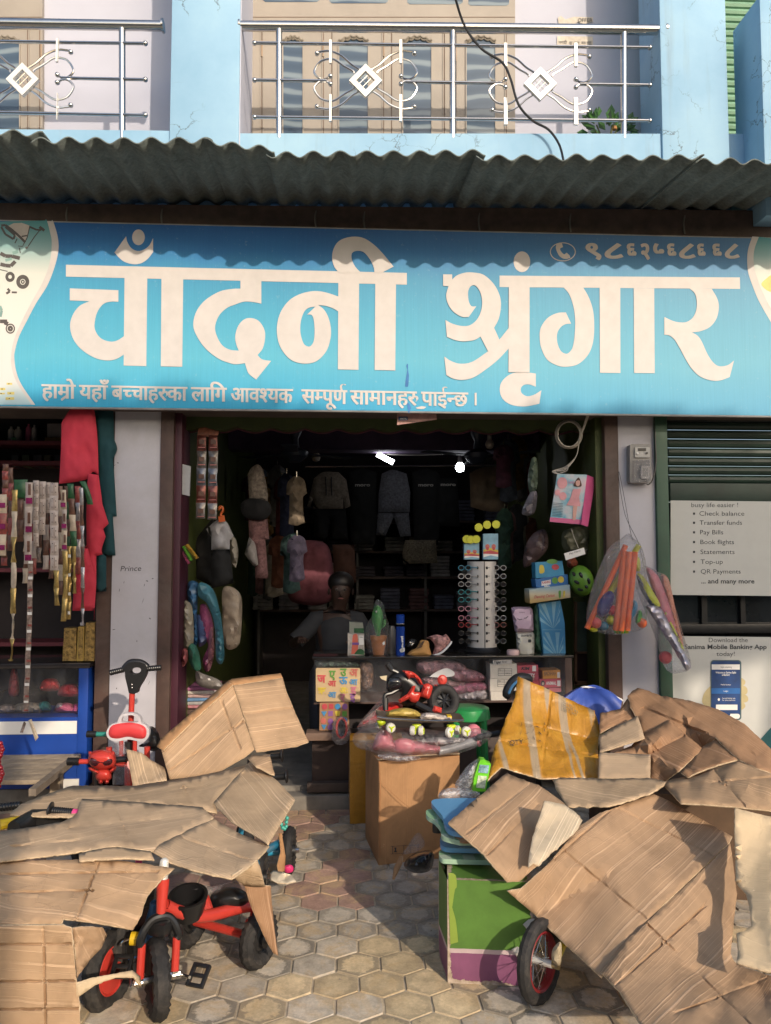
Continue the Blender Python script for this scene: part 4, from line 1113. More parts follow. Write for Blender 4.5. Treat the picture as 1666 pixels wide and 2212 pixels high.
def build_trike():
 T = thing('tricycle', P(345, 2150, 2.73), 'red kids tricycle with black tyres parked under the front left carton', 'tricycle')
 ax = Vector((.92, .38, 0)).normalized()
 c = P(341, 2073, 2.755); c.z = .122
 wheel_parts(T, c, .125, .027, ax, M_steel, M_black, disc=True)
 top = P(365, 1912, 2.83)
 for sg in (-1, 1):
  a = c + ax * (.058 * sg); b = a + Vector((0, .02, .115))
  s = MB(); s.tube([a + Vector((0, 0, .012)), b], .0135, M_red, 10); s.build('fork_leg', T)
 s = MB()
 for sg in (-1, 1):
  a = c + ax * (.058 * sg)
  s.tube([a - ax * .012 * sg, a + ax * .018 * sg], .012, M_steel, 8); s.box(a + Vector((0, 0, .002)), (.022, .02, .03), M_steel, .4, .004)
 s.build('axle_clamp', T)
 crown = c + Vector((0, .03, .19))
 s = MB()
 arc = [c + ax * .058 + Vector((0, .02, .112)), c + ax * .055 + Vector((0, .022, .15)), crown + ax * .03 + Vector((0, 0, -.008)), crown, crown - ax * .03 + Vector((0, 0, -.008)), c - ax * .055 + Vector((0, .022, .15)), c - ax * .058 + Vector((0, .02, .112))]
 s.tube(catmull(sm(arc), False, 4), .015, M_black, 10)
 s.box(crown + Vector((0, .0, -.035)), (.075, .06, .05), M_black, -.4, .018)
 s.build('fork_crown', T)
 s = MB(); s.tube([crown + Vector((0, .005, .0)), crown + Vector((0, .03, .115))], [.016, .0225], M_red, 14); s.build('head_tube', T)
 s = MB(); e = crown + Vector((0, .031, .115)); s.tube([e, e + Vector((0, .012, .052))], .0165, M_satin, 14); s.sphere(e + Vector((0, .012, .052)), .0165, M_satin, 12)
 cap = s.build('stem_cap', T)
 s = MB(); d = e + Vector((.002, -.011, .032)); s.lathe(d, [(.0145, 0), (.0145, .003), (.001, .003)], M_white, 16, (0.05, -1, .25)); s.build('round_sticker', cap)
 s = MB(); fr = [crown + Vector((.01, .03, .03)), crown + Vector((.11, .13, -.06)), crown + Vector((.28, .30, -.10)), P(540, 1996, 3.03)]
 s.tube(catmull(sm(fr), False, 4), .022, M_red, 12)
 s.tube([P(452, 1985, 2.97), P(440, 1945, 2.98), P(418, 1930, 3.0)], [.026, .024, .03], M_red, 10)
 s.build('frame', T)
 cr = P(560, 2008, 3.06); cr.z = .1
 wheel_parts(T, cr, .103, .030, Vector((.88, -.47, 0)), M_steel, M_black, disc=True)
 cl = cr + Vector((-.30, .17, 0))
 wheel_parts(T, cl, .103, .030, Vector((.88, -.47, 0)), M_steel, M_black, disc=True)
 s = MB(); s.tube([cr, cl], .016, M_red, 10); s.build('rear_axle', T)
 s = MB(); s.lathe(P(408, 1985, 2.92), [(.03, 0), (.05, .015), (.063, .06), (.066, .085), (.071, .088), (.071, .097), (.06, .097), (.05, .03), (.001, .02)], M_black, 24, (0, -.25, 1)); s.build('basket', T)
 s = MB(); s.blob(catmull(c2('~1105,360 ~1200,330 ~1280,360 ~1285,420 ~1200,480 ~1120,500 ~1085,440')), 3.08, .08, M_black, step=5); s.build('seat', T)
 s = MB(); s.blob(catmull(c2('990,345 1100,320 1190,305 1140,350 1060,385 1040,340')), 2.95, .03, M_film, step=6, wr=.02); s.build('seat_wrapper', T)
 for sg, pc in ((1, (429, 2107)), (-1, (264, 2088))):
  q = P(*pc, 2.76 + (.0 if sg > 0 else .0))
  s = MB(); s.tube([c + ax * .07 * sg, c + ax * .085 * sg + Vector((0, 0, -.008)), q - ax * .03 * sg], .0055, M_steel, 8); cp = s.build('crank', T)
  s = MB()
  M_ = Matrix.Rotation(-.35 + (.3 if sg < 0 else 0), 4, 'Z') @ Matrix.Rotation(.7, 4, 'X')
  for o_ in ((-.027, 0, 0), (.027, 0, 0)): s.box(q + M_ @ Vector(o_), (.012, .075, .016), M_black, M=M_, bev=.003)
  for o_ in ((0, -.032, 0), (0, .032, 0), (0, 0, 0)): s.box(q + M_ @ Vector(o_), (.06, .012, .014), M_black, M=M_, bev=.003)
  s.build('pedal', T)
build_trike()
T = thing('tricycle', P(245, 2162, 2.74), 'second tricycle mostly hidden by the front left carton, red disc wheel and yellow reflector showing', 'tricycle')
c = P(252, 2092, 2.80); c.z = .142
wheel_parts(T, P(236, 2095, 2.86), .130, .028, Vector((.95, -.32, .05)), M_black, M_red, disc=True)
cc = P(300, 2030, 3.0); cc.z = .16
wheel_parts(T, cc, .15, .03, Vector((.9, -.4, 0)), M_steel, M_black, disc=True)
s = MB(); s.tube([P(283, 2027, 2.8), P(300, 2028, 2.8)], .022, mat('yellow_plastic', (.72, .48, .02), .4), 14); s.build('reflector', T)
s = MB(); s.tpx([(264, 2042, 2.8), (268, 2033, 2.8), (283, 2028, 2.8), (305, 2028, 2.8)], .0045, M_steel, 8, True); s.build('crank', T)
s = MB(); s.tpx([(335, 1950, 2.92), (328, 2030, 2.92)], .018, mat('blue_tube', (.03, .12, .30), .35), 10); s.tpx([(245, 2080, 2.86), (300, 2060, 3.0), (335, 1950, 2.92)], .015, MC['blue_tube'], 8); s.build('frame', T)
def grip(T, a, b, r=.017, m=None, flange=True):
 a, b = Vector(a), Vector(b); m = m or M_black
 s = MB(); d = (b - a)
 n = 22; pts = [a + d * (i / n) for i in range(n + 1)]
 s.tube(pts, [r * (1.0 if i % 2 else .88) for i in range(n + 1)], m, 12)
 if flange: s.lathe(a - d.normalized() * .004, [(r * 1.5, 0), (r * 1.9, .004), (r * 1.9, .009), (r, .014)], m, 18, d)
 return s.build('grip', T)
T = thing('balance_bike', (P(150, 1760, 3.25).x, 3.3, 0), 'kids bike under the left cartons, black grip with a pink ring poking out', 'bicycle')
g = grip(T, P(108, 1751, 3.20), P(158, 1756, 3.20), .018)
mpk = mat('pink_plastic', (.62, .06, .22), .35)
s = MB(); s.tube([P(157, 1756, 3.20), P(176, 1758, 3.2)], .0165, mpk, 12); s.build('grip_ring', T)
s = MB(); s.tube([P(176, 1758, 3.2), P(230, 1762, 3.25), P(300, 1800, 3.3)], .012, M_steel, 10); s.tube([P(300, 1800, 3.3), P(300, 1990, 3.35)], .014, mpk, 10); s.build('handlebar', T)
wheel_parts(T, P(300, 1962, 3.42), .13, .025, (.8, .6, 0), M_steel, M_red, spokes=10)
T = thing('kids_bicycle', (P(20, 1750, 3.3).x, 3.3, 0), 'kids bike at the far left edge, only its dark grip and frame showing', 'bicycle')
grip(T, P(-25, 1748, 3.3), P(46, 1739, 3.3), .017, flange=False)
s = MB(); s.tpx([(-20, 1750, 3.32), (-30, 1800, 3.2)], .014, M_black); s.tpx([(30, 1790, 3.1), (70, 1770, 3.2), (180, 1762, 3.3)], [.03, .04, .03], M_black, 10, False); s.tpx([(0, 1782, 3.12), (30, 1776, 3.15), (56, 1772, 3.2)], .02, MC['yellow_plastic'], 10); s.build('frame', T)
wheel_parts(T, P(60, 1960, 3.25), .14, .028, (.5, .8, 0), M_steel, M_black, spokes=10)
T = thing('kids_bicycle', (P(610, 1850, 3.9).x, 3.7, 0), 'blue framed kids bike, its upright black wheel standing on the red pavers', 'bicycle')
mb_ = mat('cyan_tube', (.03, .30, .50), .3, coat=.3)
wc = P(624.5, 1814, 3.93); wc.z = .108
wheel_parts(T, wc, .108, .026, (1, -.06, 0), M_steel, M_black, disc=True)
s = MB(); s.tube([wc + Vector((-.02, 0, 0)), wc + Vector((-.22, -.03, .0))], .020, mb_, 12); s.tpx([(600, 1822, 3.9), (555, 1850, 3.5), (551, 1872, 3.2)], .018, mb_, 10); s.build('frame', T)
wheel_parts(T, P(560, 1895, 3.35), .108, .026, (1, -.06, 0), M_steel, M_black, disc=True)
grip(T, P(620, 1677, 3.62), P(590, 1679, 3.62), .016)
s = MB(); s.tube([P(592, 1679, 3.62), P(545, 1684, 3.66)], .010, M_steel, 8); s.tube([P(545, 1684, 3.66), wc + Vector((-.25, -.1, 0))], .013, mb_, 8); s.build('handlebar', T)
s = MB()
for k in range(9): s.sphere(P(614 + 5 * math.cos(k * .7) * (1 + k * .08), 1776 + 14 * math.sin(k * .7), 3.84), .010, mat('teal_plastic', (.05, .42, .34), .4), 8)
s.build('wheel_trinket', T)
T = thing('kids_bicycle', (P(600, 1640, 3.9).x, 3.9, 0), 'kids bike behind the tall bent carton, only a black grip in shade showing', 'bicycle')
grip(T, P(610, 1632, 3.86), P(585, 1634, 3.86), .016)
s = MB(); s.tube([P(586, 1634, 3.86), P(540, 1640, 3.9)], .011, M_steel, 8); s.tube([P(540, 1640, 3.9), P(535, 1860, 3.95)], .013, M_black, 8); s.build('handlebar', T)
wheel_parts(T, P(530, 1830, 3.95), .12, .026, (.9, .3, 0), M_steel, M_black, spokes=8)
c3 = Q(3.0, 0, 1214.8)
def build_push():
 Y = 4.35
 T = thing('push_trike', (P(280, 1690, Y).x, Y, 0), 'red push trike with black loop handle standing before the lilac pillar', 'tricycle')
 s = MB(); s.tpx([(286, 1490, Y), (283, 1560, Y), (279, 1660, Y)], .0155, M_red, 14); s.build('push_pole', T)
 s = MB()
 out = catmull(c3('808,690 ~822,662 ~850,648 ~905,647 ~940,660 953,685 ~945,730 ~925,772 ~900,812 890,846 ~865,852 835,846 ~825,800 ~812,745'))
 hole = ell(880 / 3, 1214.8 + 703 / 3, 11.8, 7, 20, -.25)
 s.slab(out, Y - .02, .045, M_black, hole)
 s.tpx([(x, y, Y + .0) for x, y in catmull(c3('~812,700 ~835,655 ~880,645 ~925,655 ~948,685'), False)], .018, M_black, 12)
 h = s.build('loop_handle', T)
 for a, b in (((272, 1445), (238, 1453.5)), ((313, 1445), (348, 1442))):
  g = grip(h, P(*b, Y), P(*a, Y), .0155, flange=False) if False else None
  s = MB(); A, B_ = P(*b, Y), P(*a, Y)
  s.tube([A + (B_ - A) * (i / 16) for i in range(17)], [.0165 if i % 2 else .0145 for i in range(17)], M_black, 12); s.build('grip', h)
 s = MB()
 for (x, y) in ((856, 792), (857, 812)): s.sphere(P(x / 3, 1214.8 + y / 3, Y - .022), .004, M_steel, 8)
 s.build('screw', h)
 grey = mat('grey_plastic', (.52, .50, .52), .45)
 out = catmull(c3('~690,1105 ~702,1072 ~728,1048 ~760,1038 ~772,1005 ~800,982 ~850,976 ~890,985 ~912,1012 ~918,1040 ~950,1060 ~968,1100 ~958,1140 ~930,1160 ~890,1158 ~830,1148 ~770,1160 ~725,1155 ~698,1135'))
 hole = catmull(c3('~790,1032 ~800,1000 ~850,990 ~885,1005 ~893,1034 ~840,1038'))
 s = MB(); s.slab(out, Y - .07, .03, grey, hole); bk = s.build('backrest', T)
 s = MB(); s.blob(catmull(c3('~704,1108 ~715,1070 ~745,1050 ~840,1038 ~915,1052 ~945,1075 ~950,1110 ~935,1140 ~890,1142 ~830,1130 ~765,1142 ~720,1135')), Y - .071, .02, mat('red_pad', (.66, .05, .055), .55, var=.05), step=5, back=.1); s.build('pad', bk)
 s = MB(); s.tpx([(262, 1598, Y - .05), (262, 1640, Y - .05)], .012, M_red); s.tpx([(292, 1598, Y - .05), (291, 1640, Y - .05)], .012, M_red); s.tpx([(277, 1602, Y - .04), (277, 1640, Y - .04)], .02, M_black); s.build('back_post', T)
 s = MB(); s.tpx([(236, 1614, Y), (236, 1640, Y)], .016, M_red); s.tpx([(318, 1613, Y), (318, 1640, Y)], .016, M_red); s.tpx([(230, 1650, Y), (325, 1650, Y)], .016, M_red); s.tpx([(277, 1640, Y), (277, 1780, Y - .1)], .02, M_red); s.build('frame', T)
 s = MB(); s.tpx([(188, 1586, Y + .1), (209, 1586, Y + .1)], .018, M_black, 12); s.tpx([(209, 1586, Y + .1), (231, 1586, Y + .1)], .013, mat('teal_grip', (.03, .25, .20), .4), 12); s.build('side_grip', T)
 s = MB(); s.blob(catmull(c3('~955,1080 ~985,1062 ~1020,1090 ~1040,1150 ~1035,1200 ~990,1225 ~940,1200 ~900,1190 ~950,1150')), Y + .12, .1, M_black, step=6, wr=.01); s.build('seat', T)
 wheel_parts(T, Vector((P(215, 1790, Y).x, Y - .25, .13)), .13, .026, (1, 0, 0), M_steel, M_black, disc=True)
 wheel_parts(T, Vector((P(330, 1790, Y).x, Y + .1, .1)), .10, .026, (1, 0, 0), M_steel, M_black, disc=True)
 Y2 = Y - .32
 s = MB(); s.tpx([(172, 1645, Y2), (274, 1645, Y2)], .0125, M_red, 12); s.tpx([(213, 1680, Y2 + .03), (215, 1760, Y2 + .05)], .02, M_black); s.build('handlebar', T)
 s = MB(); s.tube([P(146 + i * 1.6, 1645, Y2) for i in range(17)], [.021 if i % 2 else .018 for i in range(17)], M_black, 12); s.build('grip', T); MB().tpx([(250, 1642, Y2), (274, 1640, Y2)], .017, M_black, 12).build('grip', T)
 b = MB()
 b.blob(catmull(c3('~572,1275 ~580,1240 ~610,1222 ~660,1213 ~710,1220 ~742,1240 ~755,1285 ~742,1325 ~700,1343 ~650,1346 ~605,1332 ~580,1305')), Y2 - .03, .075, M_red, step=4, pw=.5)
 b.blob(catmull(c3('~572,1240 ~578,1224 ~598,1228 ~604,1245 ~585,1262')), Y2 - .02, .03, M_red, step=3); b.blob(catmull(c3('~720,1222 ~738,1222 ~748,1240 ~740,1258 ~722,1244')), Y2 - .02, .03, M_red, step=3)
 b.blob(catmull(c3('~640,1340 ~700,1340 ~722,1370 ~722,1400 ~695,1420 ~650,1420 ~622,1402 ~622,1365')), Y2 - .03, .05, M_red, step=4)
 for q in ('~575,1330 ~600,1330 ~640,1355 ~632,1372 ~600,1358 ~580,1348', '~752,1322 ~735,1325 ~705,1350 ~712,1368 ~738,1355 ~752,1340', '~640,1412 ~660,1408 ~668,1425 ~655,1437 ~640,1432', '~680,1412 ~700,1408 ~708,1425 ~695,1437 ~680,1432'):
  b.blob(catmull(c3(q)), Y2 - .045, .03, M_red, step=3)
 hd = b.build('bear_ornament', T, 'red bear cub ornament wearing a dark visor')
 s = MB(); s.blob(catmull(c3('~580,1290 ~592,1268 ~625,1272 ~655,1284 ~690,1270 ~722,1272 ~730,1290 ~715,1312 ~680,1318 ~650,1306 ~620,1320 ~592,1312')), Y2 - .092, .016, mat('visor', (.05, .008, .012), .12, coat=.6), step=4, back=.6); s.build('visor', hd)
 s = MB(); s.blob(catmull(c3('740,1175 790,1160 830,1215 820,1240 770,1265 745,1240')), Y - .1, .03, M_film, step=5, wr=.02); s.blob(catmull(c3('735,1320 830,1310 850,1440 730,1440')), Y - .05, .03, M_film, step=6, wr=.02); s.build('plastic_wrap', T)
build_push()
s = MB(); s.box(P(265, 1668, 4.5), (.2, .18, .16), mat('maroon_card', (.12, .02, .035), .5), 0, .008); s.box(Vector((P(265, 1668, 4.5).x, 4.5, .2)), (.2, .18, .4), MC['maroon_card'], 0, .008)
s.build('carton', label='small maroon carton behind the red bear handlebar', cat='box')
sheet('cardboard_scrap', [(583, 1888, 3.64), (590, 1880, 3.66), (610, 1884, 3.66), (628, 1889, 3.65), (641, 1905, 3.58), (622, 1909, 3.56), (600, 1908, 3.56), (583, 1901, 3.58)], mat('dirty_paper', (.62, .54, .42), .8, var=.12, vs=25, dirt=.3), 10, inner=[(604, 1893, 3.60), (618, 1896, 3.66)], label='crumpled white paper scrap lying on the paving beside the left pile', cat='litter', step=6, th=.003)
s = MB(); s.blob(catmull(sm([(615, 1871), (628, 1868), (634, 1874), (632, 1883), (622, 1886), (615, 1882)])), 3.78, .02, mat('hot_pink', (.75, .04, .2), .4), step=4, wr=.008); s.build('candy_wrapper', label='bright pink wrapper on the paving below the blue bike wheel', cat='litter')
sheet('cardboard_strip', [(602, 1800, 3.85), (609, 1800, 3.85), (617, 1850, 3.8), (615, 1882, 3.76), (602, 1886, 3.74), (598, 1870, 3.75), (606, 1840, 3.8)], CB6, 80, label='narrow brown tape strip hanging beside the blue bike wheel', cat='litter', step=6, th=.003, jag=.6)
s = MB(); s.blob(catmull(c2('~1345,235 ~1375,225 ~1392,240 ~1385,258 ~1355,258')), 3.72, .02, M_black, step=4); s.build('rubber_scrap', label='black rubber scrap on the paving beside the white paper scrap', cat='litter')
def build_platform():
 T = thing('wooden_platform', (P(60, 1690, 4.6).x, 4.6, 0), 'weathered grey plank platform before the blue display counter', 'platform')
 mwd = mat('weathered_wood', (.33, .26, .18), .85, var=.3, vs=14, bmp=.4, bs_=40, dirt=.3)
 za = P(60, 1690, 4.35).z; zb = P(60, 1637, 4.95).z
 for k in range(5):
  y0 = 4.35 + k * .125
  t = k / 5; z = za + (zb - za) * t
  s = MB(); s.box(((XY(-90, 4.5) + XY(140 , 4.6)) / 2, y0 + .06, z), (XY(140, 4.6) - XY(-90, 4.5), .118, .025), mwd, 0, .003)
  s.build('plank', T)
 s = MB(); s.tube([P(70, 1712, 4.1), P(150, 1648, 4.6)], .026, mat('grey_beam', (.20, .16, .12), .85, var=.3, vs=14, dirt=.4), 4); s.build('rail', T)
 for x, y in ((-60, 4.5), (120, 4.75)):
  s = MB(); s.bb((XY(x, y), y, 0), (XY(x, y) + .06, y + .06, za - .013), mwd, .004); s.build('leg', T)
build_platform()
# ================================================================ right pile
c8 = Q(2.3415, 954.4, 1423)
c9 = Q(2.3415, 954.4, 1735.4)
cb = Q(2.526, 555.3, 1735.4)
cc3 = Q(3.2, 555.3, 1431.7)
m, nt, b = _nodes('taped_board')
uv = coord(nt, 'UV')
n = noi(nt, 7, 6, .65, uv, .8); r = ramp(nt, [(.25, (.30, .135, .012)), (.5, (.46, .215, .018)), (.75, (.56, .30, .04))]); nt.links.new(n.outputs[0], r.inputs[0])
tp = noi(nt, 1, 2, .4, mapping(nt, uv, (9.5, .5, 1), (0, 0, .12)).outputs[0], .4); rt = ramp(nt, [(.575, 0), (.60, 1), (.66, 1), (.685, 0)]); nt.links.new(tp.outputs[0], rt.inputs[0])
nt.links.new(mixc(nt, r.outputs[0], (.36, .27, .17), rt.outputs[0]), b.inputs['Base Color'])
b.inputs['Roughness'].default_value = .36; b.inputs['Coat Weight'].default_value = .3; b.inputs['Coat Roughness'].default_value = .25
w1 = noi(nt, 1, 4, .6, mapping(nt, uv, (30, 5, 1)).outputs[0], 1.2); bp = bump(nt, b, w1.outputs[0], .5, .012); bump(nt, b, n.outputs[0], .5, .02, bp)
M_tape = m
def print_on(T, Yf, items, m_=None):
 s = MB()
 for (txt, x, y, h, sl, sx) in items: s.text(txt, x, y, h, Yf, m_ or M_ink, slope=sl, sx=sx)
 return s.build('printed_mark', T, smooth=0)
yo = W(c8, '385,90 420,105 510,142 600,185 690,228 770,265 790,320 800,375 793,425 790,470 795,540 790,605 640,608 500,610 400,582 300,550 260,590 230,622 245,550 265,460 300,370 330,290 355,240 372,185',
    (4.22, 4.2, 4.18, 4.16, 4.14, 4.12, 4.04, 3.97, 3.9, 3.85, 3.75, 3.67, 3.66, 3.65, 3.68, 3.7, 3.68, 3.66, 3.74, 3.84, 3.94, 4.03, 4.1, 4.17))
yin = [(1120, 1535, 4.10), (1180, 1555, 4.07), (1270, 1600, 3.98), (1112, 1610, 3.86), (1200, 1630, 3.83), (1280, 1625, 3.83)]
ysh = sheet('cardboard_sheet', yo, M_tape, 80, inner=yin, label='glossy amber taped carton sheet draped beside the blue umbrella', cat='cardboard', group=GL, jag=1.6, warp=.008, creases=[((1085, 1550), (1290, 1600)), ((1075, 1600), (1290, 1635)), ((1190, 1500), (1170, 1670))])
yf0 = depth_fn(yo + yin)
yf = lambda x, y: yf0(x, y) - .022
mgn = mat('print_green_grey', (.16, .15, .10), .6)
for (txt, x, y, h, sl) in (('QTY', 1100, 1610, 11, -.1), ('100 PCS', 1215, 1518, 6, .45), ('MADE IN', 1216, 1526, 6, .45), ('NET WT', 1216, 1534, 6, .45)):
 s = MB(); s.text(txt, x, y, h, yf, mgn if h < 9 else M_ink, slope=sl); s.build('printed_mark', ysh, smooth=0)
s = MB()
for i in range(16):
 x, y = 1127 + (i % 6) * 12 + random.uniform(-4, 4), 1566 + (i // 6) * 15 + random.uniform(-4, 4)
 a = random.uniform(0, 3); l = random.uniform(4, 10); dx, dy = math.cos(a) * l, math.sin(a) * l
 s.deco([(x - dx, y - dy), (x + .7, y - .7), (x + dx, y + dy), (x - .7, y + .7)], yf, M_ink)
s.build('pen_scribble', ysh, smooth=0)
T = thing('umbrella', (P(1280, 1520, 4.55).x, 4.6, P(1280, 1560, 4.6).z - .2), 'half open blue umbrella with a white edge behind the cartons', 'umbrella')
mu = mat('umbrella_blue', (.035, .075, .33), .5, var=.15, vs=8)
apex = P(1262, 1484, 4.6); s = MB(); vs, fs = [apex], []
rimp = catmull(sm([(1214, 1510), (1222, 1540), (1250, 1562), (1290, 1568), (1325, 1545), (1345, 1518), (1338, 1509), (1300, 1493)]), True, 4)
nr = len(rimp); s = MB(); rings = 5; vs = [apex]
for j in range(1, rings + 1):
 t = j / rings
 for i, (x, y) in enumerate(rimp):
  e = P(x, y, 4.42 if y > 1515 else 4.72)
  v = apex.lerp(e, t) + Vector((0, -.05, .03)) * math.sin(math.pi * t) + Vector((0, .012, .006)) * math.cos(i * 1.57) * t
  vs.append(v)
for i in range(nr): fs.append([0, 1 + i, 1 + (i + 1) % nr])
for j in range(rings - 1):
 for i in range(nr): fs.append([1 + j * nr + i, 1 + (j + 1) * nr + i, 1 + (j + 1) * nr + (i + 1) % nr, 1 + j * nr + (i + 1) % nr])
s.add(vs, fs, mu); s.build('canopy', T, smooth=60)
s = MB(); s.tpx([(1256, 1487, 4.58), (1268, 1484, 4.56), (1300, 1492, 4.6), (1325, 1503, 4.62), (1343, 1513, 4.62)], .006, M_white, 6, True); s.build('white_edge', T)
s = MB(); s.tube([apex + Vector((0, 0, .01)), apex + Vector((.02, .1, -.6))], .008, M_steel, 8); s.build('shaft', T)
sheet('cardboard_sheet', W(c8, '940,190 965,165 992,150 1050,165 1110,190 1250,213 1400,260 1530,330 1666,460 1690,590 1600,560 1500,512 1440,455 1385,402 1330,475 1200,490 1020,402 985,300 955,245',
   (4.1, 4.14, 4.16, 4.12, 4.08, 4.02, 3.9, 3.75, 3.52, 3.28, 3.3, 3.4, 3.5, 3.6, 3.74, 3.72, 3.84, 3.97, 4.02)), CB3, 38, inner=[(1470, 1545, 3.86), (1600, 1600, 3.56)], label='large brown folded carton sloping down towards the bank poster', cat='cardboard', group=GL, jag=2.4, warp=.01, creases=[((1450, 1512), (1640, 1640)), ((1390, 1530), (1560, 1600))])
sheet('cardboard_flap', W(c8, '1318,450 1360,425 1402,402 1450,452 1498,512 1400,540 1300,575 1245,603 1210,578 1270,510', (3.62, 3.62, 3.61, 3.52, 3.41, 3.4, 3.4, 3.42, 3.46, 3.55)), CB3, 20, label='rolled brown flap below the large brown folded carton', cat='cardboard', group=GL, step=9, warp=.012)
sheet('cardboard_sheet', W(c8, '800,280 905,255 940,200 960,245 990,300 930,340 860,345 800,380', (4.05, 4.08, 4.1, 4.04, 4.0, 3.98, 3.95, 3.92)), CB3, -20, label='crushed dark carton end beside the blue umbrella', cat='cardboard', group=GL, step=8, jag=3, warp=.02)
sheet('cardboard_flap', W(c8, '796,392 890,340 992,291 1010,345 1027,405 915,440 800,476', (3.87, 3.9, 3.92, 3.84, 3.76, 3.74, 3.74)), CB4, -25, label='grey brown flap between the amber taped sheet and the dark sheet', cat='cardboard', group=GL, step=9, jag=1)
sheet('cardboard_sheet', W(c8, '960,442 1000,402 1075,355 1152,311 1200,355 1250,400 1290,430 1322,462 1260,515 1200,570 1130,622 1050,622 1048,490 870,480', (3.80, 3.8, 3.82, 3.86, 3.78, 3.70, 3.65, 3.60, 3.54, 3.48, 3.55, 3.60, 3.68, 3.72)), CB3, 28, inner=[(1400, 1612, 3.66)], label='dark brown square carton sheet creased in four below the large brown folded carton', cat='cardboard', group=GL, warp=.007, creases=[((1395, 1595), (1470, 1680)), ((1380, 1640), (1500, 1580))])
sheet('cardboard_flap', W(c8, '797,476 900,480 1056,487 1056,545 1055,606 920,606 792,606', (3.70, 3.68, 3.66, 3.58, 3.52, 3.54, 3.57)), CB4, 2, label='plain tan flap joined to the lower right of the amber taped sheet', cat='cardboard', group=GL, jag=.8, step=10)
sheet('cardboard_sheet', W(c8, '1112,630 1170,612 1240,600 1360,565 1500,522 1600,562 1690,592 1690,775 1600,765 1480,752 1390,745 1280,738 1210,735 1160,680', (3.46, 3.48, 3.46, 3.42, 3.36, 3.28, 3.22, 3.06, 3.06, 3.08, 3.1, 3.12, 3.14, 3.3)), CB1, 8, inner=[(1560, 1700, 3.25)], label='wide brown carton sheet lying along the right edge above the cream board', cat='cardboard', group=GL, warp=.009, creases=[((1530, 1650), (1610, 1745)), ((1450, 1700), (1670, 1680))])
sheet('cardboard_sheet', W(c8, '565,612 620,604 790,608 920,608 1055,607 1138,622 1120,645 1050,687 950,720 850,747 740,752 640,750 618,720 600,690 575,655', (3.52, 3.52, 3.5, 3.46, 3.43, 3.4, 3.34, 3.26, 3.22, 3.19, 3.2, 3.22, 3.28, 3.35, 3.43)), CB2, 4, label='pale carton strip with thick torn lower edge below the amber sheet', cat='cardboard', group=GL, jag=3.6, step=9, warp=.012)
T = thing('cardboard_sheet', P(1100, 1900, 3.0), 'rosy carton sheet with a white peeled ply hanging over the blue toy tables', 'cardboard', GL)
sheet('panel', W(c8, '30,832 120,756 210,680 300,602 330,582 400,610 490,642 560,690 630,742 660,770 700,800 640,885 560,980 470,1060 390,1128 330,1130 270,1062 210,990 120,912', (2.95, 3.05, 3.2, 3.42, 3.5, 3.47, 3.42, 3.34, 3.26, 3.22, 3.16, 3.04, 2.95, 2.87, 2.81, 2.795, 2.81, 2.84, 2.88)), CB7, -48, inner=[(1080, 1770, 3.02), (1160, 1800, 3.02)], parent=T, jag=1.6, creases=[((1010, 1800), (1150, 1690)), ((1050, 1850), (1160, 1740))])
sheet('peeled_ply', W(c8, '436,1062 440,1000 460,900 520,722 560,728 622,740 670,775 710,820 690,860 640,912 560,980 490,1050 465,1040', (2.78, 2.82, 2.90, 3.03, 3.04, 3.06, 3.05, 3.02, 2.98, 2.92, 2.86, 2.81, 2.79)), cardboard('peeled_ply', (.56, .46, .33), stain=.3, lines=1.0, seed=15), -62, parent=T, jag=3.0, step=9, warp=.01)
sheet('bottom_ply', W(c8, '60,880 135,900 140,935 110,935 80,925', (3.0, 2.93, 2.93, 2.94, 2.97)), CB3, 10, parent=T, step=7)
T = thing('cardboard_sheet', P(1350, 2200, 2.5), 'huge brown carton sheet leaning across the right foreground over the bicycle wheel', 'cardboard', GL)
sheet('upper_panel', W(c9, '330,442 400,430 540,305 620,210 700,112 800,50 940,0 1072,-45 1150,-10 1300,75 1470,170 1452,205 1250,395 1042,592 930,720 807,882 720,800 620,710 480,572', (2.79, 2.80, 2.89, 2.97, 3.09, 3.18, 3.26, 3.34, 3.33, 3.22, 3.08, 3.05, 2.88, 2.70, 2.6, 2.50, 2.60, 2.70, 2.84)), CB7, -40, inner=[(1330, 1880, 2.92)], parent=T, jag=1.0, warp=.007, creases=[((1212, 1835), (1400, 1990)), ((1330, 1745), (1540, 1850)), ((1130, 1915), (1330, 1740))])
sheet('lower_panel', W(c9, '803,856 930,700 1038,600 1250,402 1458,205 1475,330 1492,460 1475,600 1460,760 1475,800 1495,822 1580,850 1690,885 1690,1160 1360,1160 1030,1160 960,1050 900,955', (2.505, 2.61, 2.69, 2.87, 3.05, 2.98, 2.88, 2.77, 2.65, 2.62, 2.6, 2.55, 2.46, 2.18, 2.18, 2.20, 2.31, 2.40)), CB7, -42, inner=[(1480, 2100, 2.5)], parent=T, jag=1.0, warp=.007, creases=[((1400, 2000), (1620, 2215)), ((1330, 2130), (1520, 1960)), ((1460, 2190), (1660, 2115))])
sheet('cardboard_sheet', W(c9, '1482,25 1560,45 1690,75 1690,866 1580,835 1490,808 1500,740 1490,662 1525,650 1565,622 1560,540 1540,462 1510,430 1488,405 1485,280 1480,150', (2.93, 2.93, 2.92, 2.38, 2.405, 2.43, 2.48, 2.54, 2.55, 2.58, 2.65, 2.71, 2.74, 2.76, 2.83, 2.89)), CB5, 5, label='smooth cream board with a notched torn left edge at the right', cat='cardboard', group=GL, jag=1.6, th=.008)
